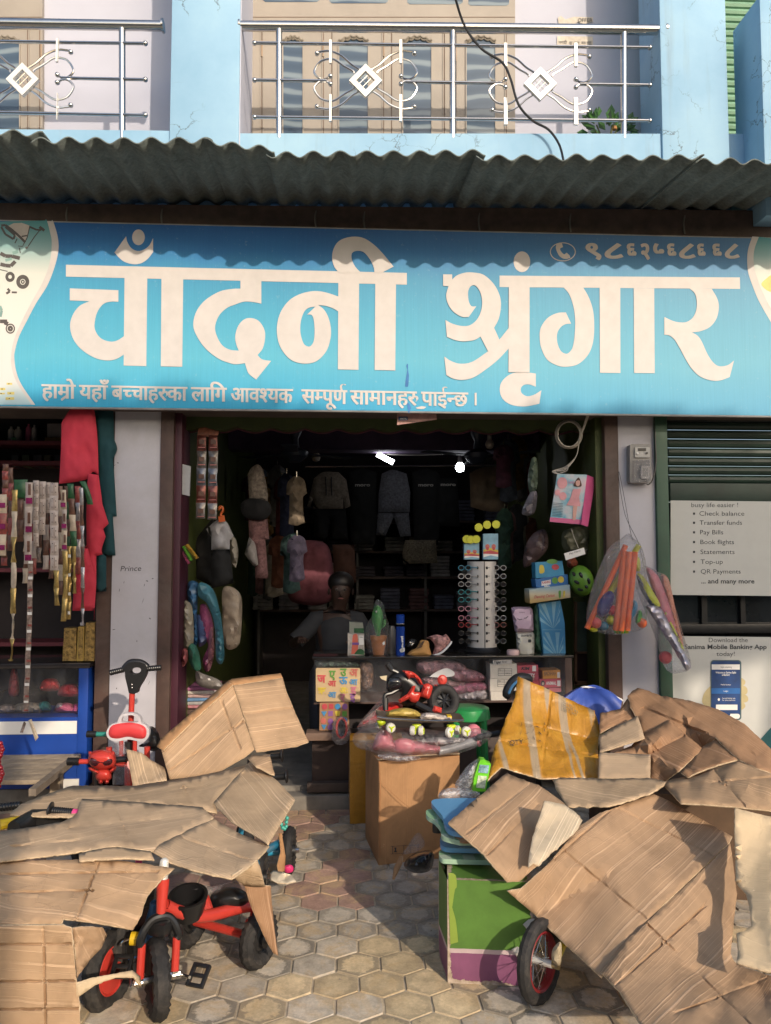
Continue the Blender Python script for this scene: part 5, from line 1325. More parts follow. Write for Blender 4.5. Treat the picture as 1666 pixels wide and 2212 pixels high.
sheet('cardboard_strip', W(c9, '322,425 345,440 335,500 318,545 308,540 322,480', (2.95, 2.95, 2.94, 2.93, 2.93, 2.94)), CB5, 80, label='curled paper sliver dangling before the green box', cat='cardboard', group=GL, step=5, jag=1)
def build_rbike():
 T = thing('kids_bicycle', (P(1166, 2150, 2.75).x, 2.75, 0), 'kids bicycle with red rim and yellow fork under the right cartons', 'bicycle')
 ax = Vector((.74, -.67, .06)).normalized()
 c = P(1166, 2070, 2.77); c.z = .137
 w = wheel_parts(T, c, .138, .024, ax, M_satin, mat('red_rim', (.22, .014, .018), .35), spokes=9, tread=.002)
 my = mat('yellow_tube', (.62, .50, .03), .4)
 s = MB(); s.tube([c + ax * .055, c + ax * .06 + Vector((.06, .08, .05)), c + ax * .03 + Vector((.16, .30, .12))], .014, my, 10); s.tube([c - ax * .055, c - ax * .05 + Vector((.06, .08, .05)), c + Vector((.16, .30, .12))], .014, my, 10)
 s.build('fork', T)
 s = MB(); s.tube([c + Vector((.16, .30, .12)), c + Vector((.24, .45, .22))], .018, my, 10); s.tube([c + Vector((.2, .37, .16)), c + Vector((.45, .45, .10))], .017, my, 10); s.build('frame', T)
 wheel_parts(T, c + Vector((.50, .45, 0)), .138, .024, ax, M_satin, MC['red_rim'], spokes=9, tread=.002)
 s = MB(); s.tube([c + ax * .03, c + ax * .075], .012, mat('grimy_hub', (.30, .22, .10), .6, dirt=.6), 8); s.blob(catmull(c9('~560,740 ~600,700 ~608,760 ~600,820 ~560,800')), lambda x, y: 2.70, .02, mat('dusty_wrap', (.40, .33, .22), .7, dirt=.5), step=5, wr=.012); s.build('hub_wrapping', T)
build_rbike()
sheet('plastic_scrap', W(c9, '350,740 385,722 400,735 380,775 370,760', (2.85, 2.85, 2.83, 2.83, 2.84)), mat('milky_scrap', (.5, .46, .42), .5), 0, label='small milky plastic scrap at the foot of the green box', cat='litter', step=5, th=.002)
sheet('plastic_scrap', W(c9, '410,612 440,585 470,583 480,600 450,640 430,635', (2.86, 2.86, 2.85, 2.84, 2.84, 2.85)), MC['milky_scrap'], 0, label='pale torn plastic scrap above the small bicycle tyre', cat='litter', step=5, th=.002)
s = MB(); A = P(1330, 1900, 3.62); A.z = 0; Bp = P(1760, 1900, 3.45); Bp.z = 0
d_ = (Bp - A).normalized()
vs = [A, Bp, Bp + Vector((.1, .9, 0)), A + Vector((.1, .7, 0))]
s.add([v + Vector((0, 0, z)) for z in (.0, .46) for v in vs], [[0, 1, 5, 4], [1, 2, 6, 5], [2, 3, 7, 6], [3, 0, 4, 7], [4, 5, 6, 7]], mat('cavity_shade_brown', (.10, .06, .035), .85, var=.3))  # dark filler box stands in for the shaded cavity between the sheets
s.build('carton', label='dark box added for the shaded gap under the wide brown sheet at right', cat='box', smooth=0)
def build_gbox():
 T = thing('painted_box', (P(1050, 2100, 2.95).x, 3.0, 0), 'green and purple painted wooden box with chipped corners under the toy tables', 'box')
 m, nt, b = _nodes('box_paint')
 o = coord(nt); sp = nt.nodes.new('ShaderNodeSeparateXYZ'); nt.links.new(o, sp.inputs[0])
 w = noi(nt, 12, 4, .6, o)
 z = math_(nt, 'MULTIPLY_ADD', math_(nt, 'SUBTRACT', w.outputs[0], .5), .006, sp.outputs['Z'])
 r = ramp(nt, [(.0, (.22, .075, .15)), (.1065, (.52, .40, .40)), (.124, (.09, .195, .032))], 'CONSTANT')
 nt.links.new(z, r.inputs[0])
 x = math_(nt, 'MULTIPLY_ADD', math_(nt, 'SUBTRACT', w.outputs[0], .5), .01, sp.outputs['X'])
 rx = ramp(nt, [(0, 1), (.5, 0)], 'CONSTANT')
 n = noi(nt, 9, 5, .65, o); rn = ramp(nt, [(.3, .82), (.7, 1.15)]); nt.links.new(n.outputs[0], rn.inputs[0])
 c = mixc(nt, r.outputs[0], rn.outputs[0], .9, 'MULTIPLY')
 e = nt.nodes.new('ShaderNodeAttribute'); e.attribute_name = 'chip'
 ch = noi(nt, 26, 6, .75, o, .4)
 k = math_(nt, 'ADD', math_(nt, 'MULTIPLY', ch.outputs[0], .9), e.outputs['Fac'])
 rk = ramp(nt, [(.80, 0), (.83, 1)]); nt.links.new(k, rk.inputs[0])
 n5 = noi(nt, 60, 3, .6, o); r5 = ramp(nt, [(.3, (.30, .22, .15)), (.7, (.55, .45, .36))]); nt.links.new(n5.outputs[0], r5.inputs[0])
 c = mixc(nt, c, r5.outputs[0], rk.outputs[0])
 sp2 = noi(nt, 40, 2, .5, o); r6 = ramp(nt, [(.74, 0), (.77, .8)]); nt.links.new(sp2.outputs[0], r6.inputs[0]); c = mixc(nt, c, (.10, .10, .05), r6.outputs[0])
 nt.links.new(c, b.inputs['Base Color']); b.inputs['Roughness'].default_value = .5
 bump(nt, b, rk.outputs[0], .5, -.004)
 A = P(967, 2000, 2.9).x; Bx = P(1152, 2000, 2.86).x
 z1 = .37
 fl, fr = Vector((A, 2.9, 0)), Vector((Bx, 2.86, 0))
 d = (fr - fl).normalized(); nrm = Vector((-d.y, d.x, 0))
 dep = .20
 N = 14
 s = MB(); vs, fs, chips = [], [], []
 def face(o_, u, v, nu, nv):
  k0 = len(vs)
  for j in range(nv + 1):
   for i in range(nu + 1):
    p = o_ + u * (i / nu) + v * (j / nv)
    vs.append(p)
    dist = min(i / nu, 1.5) * u.length
    dl = min(i / nu, 1 - i / nu) * u.length; db = j / nv * v.length
    chips.append(max(0, .62 - dl * 22 * (1 if i < nu / 2 else 3)) + max(0, .62 - db * 22 if i < nu * .75 else .45 - db * 40))
  for j in range(nv):
   for i in range(nu): fs.append([k0 + j * (nu + 1) + i, k0 + j * (nu + 1) + i + 1, k0 + (j + 1) * (nu + 1) + i + 1, k0 + (j + 1) * (nu + 1) + i])
 up = Vector((0, 0, z1))
 bl, br = fl + nrm * dep + Vector((-.035, 0, 0)), fr + nrm * dep
 face(fl, fr - fl, up, 16, 16); face(bl, fl - bl, up, 10, 14); face(fr, br - fr, up, 8, 8); face(br, bl - br, up, 8, 8)
 face(fl + up, fr - fl, nrm * dep, 8, 6)
 s.add(vs, fs, m)
 ob = s.build('body', T, smooth=0, fixn=True)
 at = ob.data.attributes.new('chip', 'FLOAT', 'POINT')
 for i, c_ in enumerate(chips): at.data[i].value = c_
 s = MB(); ml = mat('lime_paint', (.24, .33, .05), .5, var=.1)
 s.deco(catmull([(969, 1885), ('~', 984, 1890), ('~', 987, 1915), ('~', 983, 1922), (977, 1960), ('~', 985, 1990), (990, 2035), (973, 2040), (970, 1960)]), lambda x, y: 2.897 - (x - 967) * .0002, ml)
 s.build('lime_patch', T, smooth=0)
build_gbox()
mtb = mat('table_blue', (.11, .30, .52), .35, var=.05, vs=4, coat=.2)
m, nt, b = _nodes('table_green')
o = coord(nt); wv = nt.nodes.new('ShaderNodeTexChecker'); wv.inputs['Scale'].default_value = 22; wv.inputs[1].default_value = (.24, .42, .24, 1); wv.inputs[2].default_value = (.46, .55, .42, 1)
nt.links.new(mapping(nt, o, (1, .35, 0)).outputs[0], wv.inputs['Vector']); nt.links.new(wv.outputs[0], b.inputs['Base Color']); b.inputs['Roughness'].default_value = .4
mtg = m; mte = mat('table_edge', (.34, .50, .36), .5)
def toy_table(label, zt, tilt, m_, pts, rim=None):
 """butterfly shaped board; pts are px on its top surface"""
 T = thing('toy_table', (0, 0, 0), label, 'toy table', 'curvy toy tables stacked on the painted box')
 n = len(pts)
 top = [G(x, y, zt + tilt * (y - 1850)) for x, y in pts]
 c = sum(top, Vector()) / n
 T.location = c; ORG[T.name] = c
 s = MB(); s.add(top + [p - Vector((0, 0, .018)) for p in top], [list(range(n)), [n + i for i in range(n)][::-1]], m_)
 s.add(top + [p - Vector((0, 0, .018)) for p in top], [[i, (i + 1) % n, n + (i + 1) % n, n + i] for i in range(n)], rim or m_)
 s.build('table_top', T, smooth=30)
 s = MB(); s.tube([c - Vector((0, 0, .018)), c - Vector((0, 0, .05))], .02, M_black, 10); s.build('foot', T)
toy_table('blue curvy toy table board, topmost of its stack', .50, -.0004, mtb, catmull(cc3('~1206,966 ~1225,945 ~1300,937 1400,935 1545,935 1470,1175 ~1440,1178 ~1340,1160 ~1300,1120 ~1282,1060 ~1240,1010')))
toy_table('green checked toy table board just under the topmost blue board', .475, -.0004, mtg, catmull(cc3('~1168,1030 ~1180,1015 ~1225,1008 1320,1000 1500,1000 1480,1230 1400,1230 ~1282,1195 ~1270,1140 ~1230,1090 ~1180,1060')), mte)
toy_table('blue curvy toy table board, third from the top of its stack', .43, -.0001, mtb, catmull(cc3('~1290,1150 ~1330,1110 1500,1110 1560,1285 1540,1285 ~1320,1278 ~1275,1260 ~1266,1220')))
toy_table('green checked toy table board, lowest of its stack resting on the box', .402, 0, mtg, catmull(cc3('~1258,1320 ~1275,1290 1340,1270 1540,1270 1620,1365 1590,1365 ~1320,1358 ~1275,1350')), mte)
def build_pack():
 Y = 3.62
 T = thing('toy_pack', P(1035, 1715, Y), 'bright green blister toy pack standing in a crumpled plastic bag', 'toy')
 mg = mat('lime_plastic', (.16, .60, .03), .35)
 s = MB(); s.slab(catmull(cc3('1535,690 1548,668 1580,672 1590,690 1618,700 1600,790 1580,890 1493,890 1500,800')), Y, .05, mg); s.build('tray', T)
 s = MB(); s.slab(cc3('1540,705 1605,710 1597,765 1530,758'), Y - .004, .003, mat('pack_print', (.25, .40, .48), .3, var=.7, vs=60)); s.slab(cc3('1530,780 1590,785 1575,870 1515,862'), Y - .004, .003, mat('pack_print_pale', (.55, .62, .45), .3, var=.6, vs=70)); s.build('printed_card', T)
 s = MB(); s.blob(catmull(cc3('~1256,930 ~1275,885 ~1330,865 ~1420,868 ~1540,900 ~1500,950 ~1350,960')), Y - .12, .08, M_filmw, step=6, wr=.03); s.blob(catmull(cc3('~1368,850 ~1410,770 ~1470,700 ~1540,660 ~1530,740 ~1480,880 ~1420,880')), Y + .06, .06, M_filmw, step=6, wr=.03)
 s.build('plastic_bag', T)
build_pack()
s = MB(); s.blob(catmull(cc3('~1015,1400 ~1040,1350 ~1110,1310 ~1210,1300 ~1220,1380 ~1190,1440 ~1100,1455 ~1040,1430')), 3.45, .10, mat('black_polythene', (.014, .015, .018), .22, var=.3), step=6, wr=.02, ws=.06); s.build('polythene_bundle', label='glossy black polythene bundle on the paving by the big brown box', cat='bundle')
s = MB(); s.blob(catmull(cc3('~1000,1330 ~1040,1270 ~1090,1190 ~1130,1180 ~1160,1250 ~1120,1300 ~1050,1320')), 3.75, .05, M_film, step=6, wr=.03); s.build('plastic_bag', label='crumpled clear plastic bag against the foot of the big brown box', cat='bag')
sheet('cardboard_strip', W(cc3, '985,1335 1010,1335 1005,1390 975,1450 950,1500 935,1495 945,1420', (3.62, 3.6, 3.55, 3.45, 3.38, 3.38, 3.5)), CB6, 100, label='brown tape strip lying in front of the big brown box', cat='litter', step=6, th=.003, jag=.6)
def solid(s, A, Bp, dep, z0, z1, m, bul=0.0, n=8, dirn=None):
 """upright carton on footprint edge A->B (front), dep deep, faces bulging outwards by bul"""
 d = (Bp - A).normalized(); nr = dirn or Vector((-d.y, d.x, 0))
 cs = [A, Bp, Bp + nr * dep, A + nr * dep]
 ctr = sum(cs, Vector()) / 4
 vs, fs, uvs = [], [], []
 for q in range(4):
  a, b_ = cs[q], cs[(q + 1) % 4]; k0 = len(vs); out = ((a + b_) / 2 - ctr); out.z = 0; out.normalize()
  for j in range(n + 1):
   for i in range(n + 1):
    u, v = i / n, j / n
    p = a.lerp(b_, u); p.z = z0 + (z1 - z0) * v
    w = math.sin(math.pi * u) * math.sin(math.pi * v) ** .5 * bul + .003 * mnoise.noise(Vector((u * 4, v * 4, q * 7)))
    vs.append(p + out * (w if 0 < i < n else 0)); uvs.append((u * (b_ - a).length + q, v * (z1 - z0)))
  for j in range(n):
   for i in range(n): fs.append([k0 + j * (n + 1) + i, k0 + j * (n + 1) + i + 1, k0 + (j + 1) * (n + 1) + i + 1, k0 + (j + 1) * (n + 1) + i])
 k0 = len(vs)
 for c in cs: vs.append(Vector((c.x, c.y, z1 - .002))); uvs.append((c.x, c.y))
 fs.append([k0, k0 + 1, k0 + 2, k0 + 3])
 base = len(s.v)
 s.add(vs, fs, m)
 if s.uv is None: s.uv = [(0, 0)] * base
 s.uv += uvs
 return cs
def build_carton():
 A, Bp = P(818, 1850, 4.0), P(994, 1836, 4.1); A.z = Bp.z = 0
 z1 = P(830, 1645, 4.0).z
 T = thing('carton', (A + Bp) / 2 + Vector((0, .2, 0)), 'big bulging brown carton standing in the entrance, toys piled on top', 'box')
 s = MB(); cs = solid(s, A, Bp, .40, 0, z1, CB6, .018, dirn=Vector((-.14, .99, 0)).normalized()); s.build('body', T, smooth=40, fixn=True)
 s = MB(); f = lambda x, y: 4.0 + (x - 818) / 176 * .1 - .022
 for x in (848, 872, 886, 903):
  s.deco([(x, 1828 - (x - 848) * .06), (x + 1, 1828 - (x - 848) * .06), (x + 1, 1845 - (x - 848) * .06), (x, 1845 - (x - 848) * .06)], lambda a, b_: f(a, b_) - .0, M_ink)
 for y in (1828, 1844.5): s.deco([(844, y), (908, y - 3.5), (908, y - 2.8), (844, y + .7)], f, M_ink)
 s.deco([(852, 1831), (857, 1831), (855.5, 1836), (858, 1841), (851, 1841), (853.5, 1836)], f, M_ink)
 s.build('handling_marks', T, smooth=0)
 s = MB(); s.tpx([(819, 1643, 3.99), (822, 1700, 3.985), (820, 1780, 3.985), (821, 1849, 3.99)], .003, mat('box_edge', (.36, .17, .07), .8), 5); s.tpx([(822, 1690, 3.985), (840, 1706, 3.98), (862, 1726, 3.975), (884, 1744, 3.98)], .0012, MC['box_edge'], 4); s.build('edge_crease', T)
 sheet('top_flap', [(818, 1641, 3.985), (905, 1632, 4.03), (994, 1628, 4.09), (985, 1622, 4.3), (800, 1634, 4.3)], CB6, 0, parent=T, jag=.8)
 s = MB(); A2, B2 = P(756, 1750, 4.62), P(800, 1750, 4.62); A2.z = B2.z = .0
 solid(s, A2, B2 + Vector((.2, 0, 0)), .22, 0, P(770, 1602, 4.62).z, M_tape, .006); s.build('carton', label='yellow taped carton tucked behind the big bulging brown carton', cat='box', smooth=40)
 return z1
ZB = build_carton()
mpink = mat('soft_pink', (.62, .20, .24), .35, var=.05)
def build_scooter():
 Y = 4.05
 T = thing('toy_scooter', P(870, 1630, Y), 'pink toy scooter in a clear bag on the big brown carton', 'toy')
 s = MB(); s.blob(catmull(cc3('~805,595 ~808,545 ~830,490 ~865,466 ~905,475 ~935,505 ~950,535 ~1020,522 ~1110,542 ~1200,565 ~1265,580 ~1262,620 ~1180,632 ~1050,632 ~900,612')), Y, .09, mpink, step=5, pw=.5); s.blob(catmull(cc3('~945,560 ~970,528 ~1030,522 ~1080,545 ~1100,600 ~1040,625 ~960,610')), Y - .07, .03, mpink, step=5); s.build('body', T)
 s = MB(); s.tpx([(950, 1622, Y), (985, 1614, Y + .02), (1035, 1597, Y + .06)], .022, mat('grey_tube', (.30, .30, .31), .35, coat=.3), 14, True); s.build('tube', T)
 s = MB(); s.sphere(P(1023, 1581, Y + .1), .042, mpink, 14); s.tpx([(1022, 1585, Y + .1), (1032, 1602, Y + .04), (1038, 1610, Y + .04)], .012, mpink, 8); s.build('fork', T)
 s = MB(); s.blob(catmull(cc3('~1090,545 ~1200,520 ~1330,515 ~1460,530 ~1400,560 ~1250,575')), Y + .05, .05, mat('white_cloth', (.62, .58, .56), .8), step=6, wr=.02); s.build('wrapping_cloth', T)
 s = MB(); s.tpx([(1080, 1583, Y), (1034, 1592, Y + .02), (1030, 1596, Y + .02)], .015, M_black, 10); s.build('grip', T)
 s = MB(); s.blob(catmull(cc3('~660,525 ~700,470 ~800,420 ~900,440 ~1000,450 ~1150,455 ~1300,475 ~1420,470 ~1520,450 ~1620,485 ~1600,540 ~1450,610 ~1250,655 ~1150,672 ~1050,682 ~940,676 ~850,655 ~820,620 ~700,590')), Y - .02, .13, M_film, step=6, wr=.05, ws=.05); s.blob(catmull(cc3('~835,640 ~900,630 ~1000,640 ~1130,650 ~1110,670 ~1000,684 ~880,670')), Y - .09, .04, M_filmw, step=5, wr=.03, ws=.08); s.build('bag', T)
build_scooter()
def build_board():
 Y = 3.92
 T = thing('skateboard', P(908, 1585, Y), 'small dark skateboard with lime trucks and pale wheels on the pink bag', 'skateboard')
 mdk = mat('deck_edge', (.10, .07, .05), .3, coat=.5)
 s = MB()
 prof = [(816, 1549.6), (835, 1553), (880, 1556), (930, 1558), (975, 1557.5), (1000, 1557.5)]
 n = 12
 q = catmull(sm(prof), False, 4)
 vs, fs = [], []
 for i, (x, y) in enumerate(q):
  t = i / (len(q) - 1); hw = .085 * min(1, (min(t, 1 - t) * 7 + .25)) ** .5
  p = P(x, y, Y)
  for v, dz in ((-hw, 0), (hw, 0), (hw, .012), (-hw, .012)): vs.append(p + Vector((0, v + .06, dz + abs(v) * .0)))
 for i in range(len(q) - 1):
  for k in range(4): fs.append([i * 4 + k, i * 4 + (k + 1) % 4, i * 4 + 4 + (k + 1) % 4, i * 4 + 4 + k])
 fs += [[0, 1, 2, 3], [len(vs) - 4 + k for k in (3, 2, 1, 0)]]
 s.add(vs, fs, mdk); s.tpx([(x, y - 1.2, Y - .027) for x, y in q], .004, M_steel, 6); s.build('deck', T)
 ml = mat('lime_truck', (.50, .62, .02), .35); mw = mat('pale_wheel', (.60, .58, .53), .4)
 for x, y, r_, ry in ((819, 1566, .018, 1.3), (844, 1572, .024, 1.2), (891, 1578, .024, .15), (909, 1578, .024, -.15), (971, 1582, .026, .75), (988, 1577, .024, -.3), (1007, 1580, .025, 1.2)):
  a = Vector((math.cos(ry), -math.sin(abs(ry)) - .05, 0)).normalized()
  p = P(x, y, Y + (.0 if x not in (819, 988) else .12))
  s = MB(); s.lathe(p - a * .012, [(.004, -.001), (r_ * .8, 0), (r_, .005), (r_, .02), (r_ * .8, .025), (.004, .026)], mw, 20, a)
  w = s.build('wheel', T)
  s = MB()
  A = a.to_track_quat('Z', 'Y').to_matrix()
  for k in range(3):
   an = 2 * math.pi * k / 3 + .5
   s.tube([p + a * .014, p + a * .0145 + A @ Vector((r_ * .75 * math.cos(an), r_ * .75 * math.sin(an), 0))], [.006, .003], ml, 6)
  s.build('hub', w)
 for x, y in ((824, 1560), (900, 1569), (975, 1570)):
  s = MB(); s.blob(catmull(sm([(x - 8, y - 5), (x + 8, y - 5), (x + 9, y + 2), (x + 3, y + 7), (x - 4, y + 7), (x - 9, y + 1)])), Y + .02, .02, ml, step=3); s.build('truck', T)
build_board()
s = MB(); Y = 3.98
s.blob(catmull(cc3('~895,378 ~900,340 ~960,318 ~1040,312 ~1110,335 ~1135,380')), Y, .07, mat('mustard_bag', (.45, .32, .07), .5, var=.35, vs=30), step=5, wr=.02); s.build('sweet_packet', label='mustard yellow packet in clear wrap on the skateboard, left of a white printed one', cat='packet')
s = MB(); s.blob(catmull(cc3('~1120,395 ~1140,355 ~1200,345 ~1300,365 ~1345,372 ~1345,400')), Y - .02, .06, mat('white_packet', (.60, .52, .46), .5, var=.3, vs=70), step=5, wr=.02); s.slab(cc3('1318,370 1348,370 1345,402 1318,402'), Y - .05, .05, MC['yellow_plastic']); s.build('sweet_packet', label='white printed packet with a yellow end on the skateboard', cat='packet')
T = thing('plastic_stool', P(1015, 1590, 4.4), 'green plastic stool with a dusty flat top behind the skateboard', 'stool')
mgs = mat('green_stool', (.02, .26, .07), .3, var=.1, dirt=.3, dcol=(.16, .3, .16))
Y = 4.4
top = [P(x, y, Y) for x, y in ell(1018, 1542, 45, 11, 28)]; zc = P(1018, 1536, Y).z
cx, ry = P(1018, 1542, Y).x, .16
s = MB()
prof = [(.001, 0), (.115, 0), (.125, -.006), (.13, -.03), (.132, -.062), (.126, -.066), (.12, -.03)]
s.lathe((cx, Y + .13, zc + .0), prof, mgs, 28); s.build('seat', T)
for a in (45, 135, 225, 315):
 s = MB(); x_, y_ = cx + .11 * math.cos(R(a)), Y + .13 + .11 * math.sin(R(a)); s.tube([(x_, y_, zc - .05), (x_ + .03 * math.cos(R(a)), y_ + .03 * math.sin(R(a)), .01)], [.022, .016], mgs, 8); s.build('leg', T)
def build_moto():
 Y = 4.35
 T = thing('toy_motorbike', P(900, 1550, Y), 'red and black toy motorbike lying on its side on the wrapped toys', 'toy')
 c = P(958, 1514, Y - .05); a = Vector((.25, -.95, .25)).normalized()
 s = MB(); s.torus(c, .066, .026, M_rubber, a, 36, 12, .0015, sq=1.3); w = s.build('wheel', T)
 s = MB(); s.torus(c + a * .012, .050, .005, M_red, a, 32, 8); s.build('rim', w)
 s = MB(); s.lathe(c - a * .02, [(.001, 0), (.045, 0), (.045, .018), (.012, .03), (.001, .03)], M_black, 20, a)
 A = a.to_track_quat('Z', 'Y').to_matrix()
 for k in range(7): s.tube([c + a * .012, c + a * .014 + A @ Vector((.05 * math.cos(k * .9), .05 * math.sin(k * .9), 0))], .005, M_black, 6)
 s.build('hub', w)
 b = lambda q, y, d, m_, **k: MB().blob(catmull(cc3(q)), y, d, m_, step=4, **k)
 b('~905,110 ~960,60 ~1040,55 ~1120,100 ~1170,150 ~1210,160 ~1230,190 ~1170,260 ~1100,290 ~1030,300 ~985,270 ~990,200 ~930,190', Y, .06, M_black).build('body', T)
 b('~898,190 ~905,110 ~950,95 ~1000,110 ~1005,165 ~950,195', Y - .05, .03, mat('gloss_black', (.012, .012, .014), .12, coat=.6)).build('fork_crown', T)
 b('1005,52 ~1060,58 ~1095,75 ~1130,110 1148,152 ~1125,150 ~1095,110 1060,100 1052,118 1040,100', Y - .07, .02, M_red).build('side_panel', T)
 b('975,258 1040,215 1075,160 1098,158 1085,200 1142,205 1108,280 1065,270 1050,250 990,278', Y - .08, .02, M_red).build('side_panel', T)
 b('1150,150 ~1180,143 ~1212,160 ~1208,200 ~1190,248 ~1150,240 ~1130,225', Y - .08, .03, M_red).build('fender', T)
 b('1225,150 ~1260,155 ~1300,165 ~1290,175 1230,168', Y - .04, .02, M_red).build('tail', T)
 b('1212,330 1225,296 1278,312 1275,352 1225,345', Y - .14, .015, M_red).build('fork_end', T)
 s = MB(); s.tpx([(900, 1520, Y - .1), (930, 1535, Y - .12), (950, 1540, Y - .13)], .018, M_black, 10); s.build('swing_arm', T)
 s = MB(); s.lathe(P(955, 1468.5, Y - .03), [(.001, 0), (.026, 0), (.028, .008), (.02, .016), (.001, .018)], M_red, 20, (0.1, -1, .1)); lp = s.build('lamp', T)
 s = MB(); mdr = mat('dark_red', (.30, .012, .01), .4)
 for k in range(3): s.tpx([(947 + k * 4, 1463 + abs(k - 1) * 2, Y - .05), (947 + k * 4, 1474 - abs(k - 1) * 2, Y - .05)], .0018, mdr, 5)
 s.build('lamp_grille', lp)
 s = MB(); s.tpx([(841, 1438, Y - .02), (847, 1447, Y - .02), (862, 1456, Y - .02), (868, 1480, Y - .03), (848, 1496, Y - .05), (832, 1503, Y - .06), (833, 1530, Y - .07)], .012, M_black, 10, True); s.build('handlebar', T)
 s = MB(); s.tpx([(836, 1434, Y - .02), (846, 1448, Y - .02)], .016, M_black, 10); s.build('grip', T)
 s = MB(); s.tpx([(833, 1508, Y - .06), (833, 1534, Y - .07)], .016, M_black, 10); s.build('grip', T)
 s = MB(); s.text('Racer', 923, 1502, 6, Y - .125, M_white, slope=-3.2, sx=.3); s.build('lettering', T, smooth=0)
build_moto()
s = MB(); Y = 4.45
s.blob(catmull(cc3('690,445 ~720,410 ~790,350 ~870,290 ~960,270 ~1010,300 ~960,360 ~870,400 ~800,420 ~730,440')), Y, .08, mat('red_wrap', (.55, .025, .02), .35, var=.25, vs=20), step=5, wr=.03); s.build('wrapped_toy', label='red plastic wrapped toy under the toy motorbike', cat='toy')
s = MB(); s.blob(catmull(cc3('680,470 720,400 860,240 880,230 890,300 870,400 800,460')), Y - .1, .03, M_film, step=6, wr=.03); s.build('plastic_bag', label='clear plastic bag over the red wrapped toy', cat='bag')
s = MB(); s.slab(cc3('848,95 900,88 893,125 860,112'), 4.6, .004, mat('cream_card', (.62, .52, .34), .7)); s.build('price_card', label='small cream card behind the handlebar of the toy motorbike', cat='card')
T = thing('balance_bike', (P(1105, 1480, 4.5).x, 4.5, P(1100, 1500, 4.5).z), 'dark blue bike grip standing up behind the amber taped sheet', 'bicycle')
s = MB(); s.tpx([(1098, 1500, 4.45), (1105, 1478, 4.45), (1122, 1465, 4.45), (1140, 1470, 4.5)], .03, M_black, 12, True); s.tpx([(1100, 1498, 4.42), (1107, 1482, 4.42), (1120, 1471, 4.42)], .008, mat('blue_ring', (.05, .16, .32), .3), 8, True); s.build('grip', T)
s = MB(); s.tpx([(1140, 1475, 4.5), (1160, 1560, 4.5), (1165, 1700, 4.5)], .02, M_black, 10); s.build('frame', T)
# ================================================================ balcony: railings, cable, plant, notice, pipe
def build_railing(name_label, ctrs, x0, x1, posts, ytop, bars, bx0, bx1, Y=4.97):
 T = thing('balcony_railing', P((x0 + x1) / 2, 288, Y), name_label, 'railing', 'steel railings between the blue posts')
 s = MB(); s.tube([P(x0, ytop[0], Y), P(x1, ytop[1], Y)], .033, M_steel, 18); s.build('top_rail', T)
 for x, y in ((x0, ytop[0]), (x1, ytop[1])): MB().tube([P(x - 2, y, Y), P(x + 2, y, Y)], .045, M_steel, 18).build('wall_flange', T)
 for px in posts:
  s = MB(); s.tube([P(px, ytop[0] + 4, Y), P(px, 300, Y)], .0215, M_steel, 14); s.build('post', T)
 for (ya, yb, gaps) in bars:
  segs = []; cur = bx0
  for g0, g1 in gaps: segs.append((cur, g0)); cur = g1
  segs.append((cur, bx1))
  for a, b_ in segs:
   if b_ - a < 3: continue
   f = lambda x: ya + (yb - ya) * (x - bx0) / (bx1 - bx0)
   s = MB(); s.tube([P(a, f(a), Y - .01), P(b_, f(b_), Y - .01)], .0112, M_steel, 10)
   if a == bx0: s.sphere(P(a, f(a), Y - .01), .017, M_steel, 12)
   if b_ == bx1: s.sphere(P(b_, f(b_), Y - .01), .017, M_steel, 12)
   s.build('bar', T)
 k = 1 / 3.097
 for cx, cy in ctrs:
  o = MB(); d = 35.5
  o.slab([(cx, cy - d), (cx + d, cy), (cx, cy + d), (cx - d, cy)], Y - .035, .03, M_satin, [(cx, cy - 21), (cx + 21, cy), (cx, cy + 21), (cx - 21, cy)])
  dm = o.build('diamond', T)
  o = MB()
  for i in (-10, -3, 4, 11):
   for sg in (1, -1):
    q = [(cx + i - 9 * 1.0, cy - i * 1 * sg - 10 * sg * 0), (cx, cy)]
    u = i
    a1 = (cx + (u - 11) , cy + sg * (u + 11)); a2 = (cx + (u + 11), cy + sg * (u - 11))
    o.tube([P(*a1, Y - .02), P(*a2, Y - .02)], .0022, M_steel, 5)
  o.build('mesh_infill', dm)
  o = MB()
  for sx in (-1, 1):
   for sy in (-1, 1):
    m_ = lambda q: [(cx - sx * x * k, cy + sy * y * k, Y - .012) for x, y in q]
    A_ = m_([(-325, -178), (-290, -190), (-235, -192), (-160, -162), (-95, -105), (-42, -68)])
    B_ = m_([(-78, -45), (-145, -95), (-205, -135), (-250, -140), (-305, -120), (-343, -62), (-330, -28), (-296, -6), (-258, -10), (-236, -26)])
    for q in (A_, B_): o.tube([P(*p) for p in catmull(sm(q), False, 4)], .0072, M_steel, 7)
    [MB().sphere(P(*e_), .0165, M_steel, 12).build('ball_end', T) for e_ in (A_[0], B_[-1])]
    x = cx - sx * -235 * k
    MB().bb(P(x - 2.6, cy + sy * -272 * k, Y - .03), P(x + 2.6, cy + sy * -105 * k, Y - .012), M_satin).build('clip', T)
  o.build('scroll', T)
build_railing('steel balcony railing with two white diamonds between the two blue posts', [(790, 173), (1168, 180)], 518, 1437, [603, 978, 1348], (56, 65), [(93, 103, []), (173, 184, [(706, 876), (1084, 1252)]), (253, 261, [])], 550, 1404)
build_railing('steel balcony railing left of the left blue post, its one diamond near the picture edge', [(48, 170)], -300, 352, [264], (46, 56), [(86, 94, []), (160, 172, [(-36, 132)]), (238, 249, [])], -300, 314)
s = MB(); s.tpx([(1598, 60, 4.97), (1650, 62, 4.97)], .033, M_steel, 14); s.build('rail_stub', label='short steel rail between the right blue post and the side parapet', cat='railing')
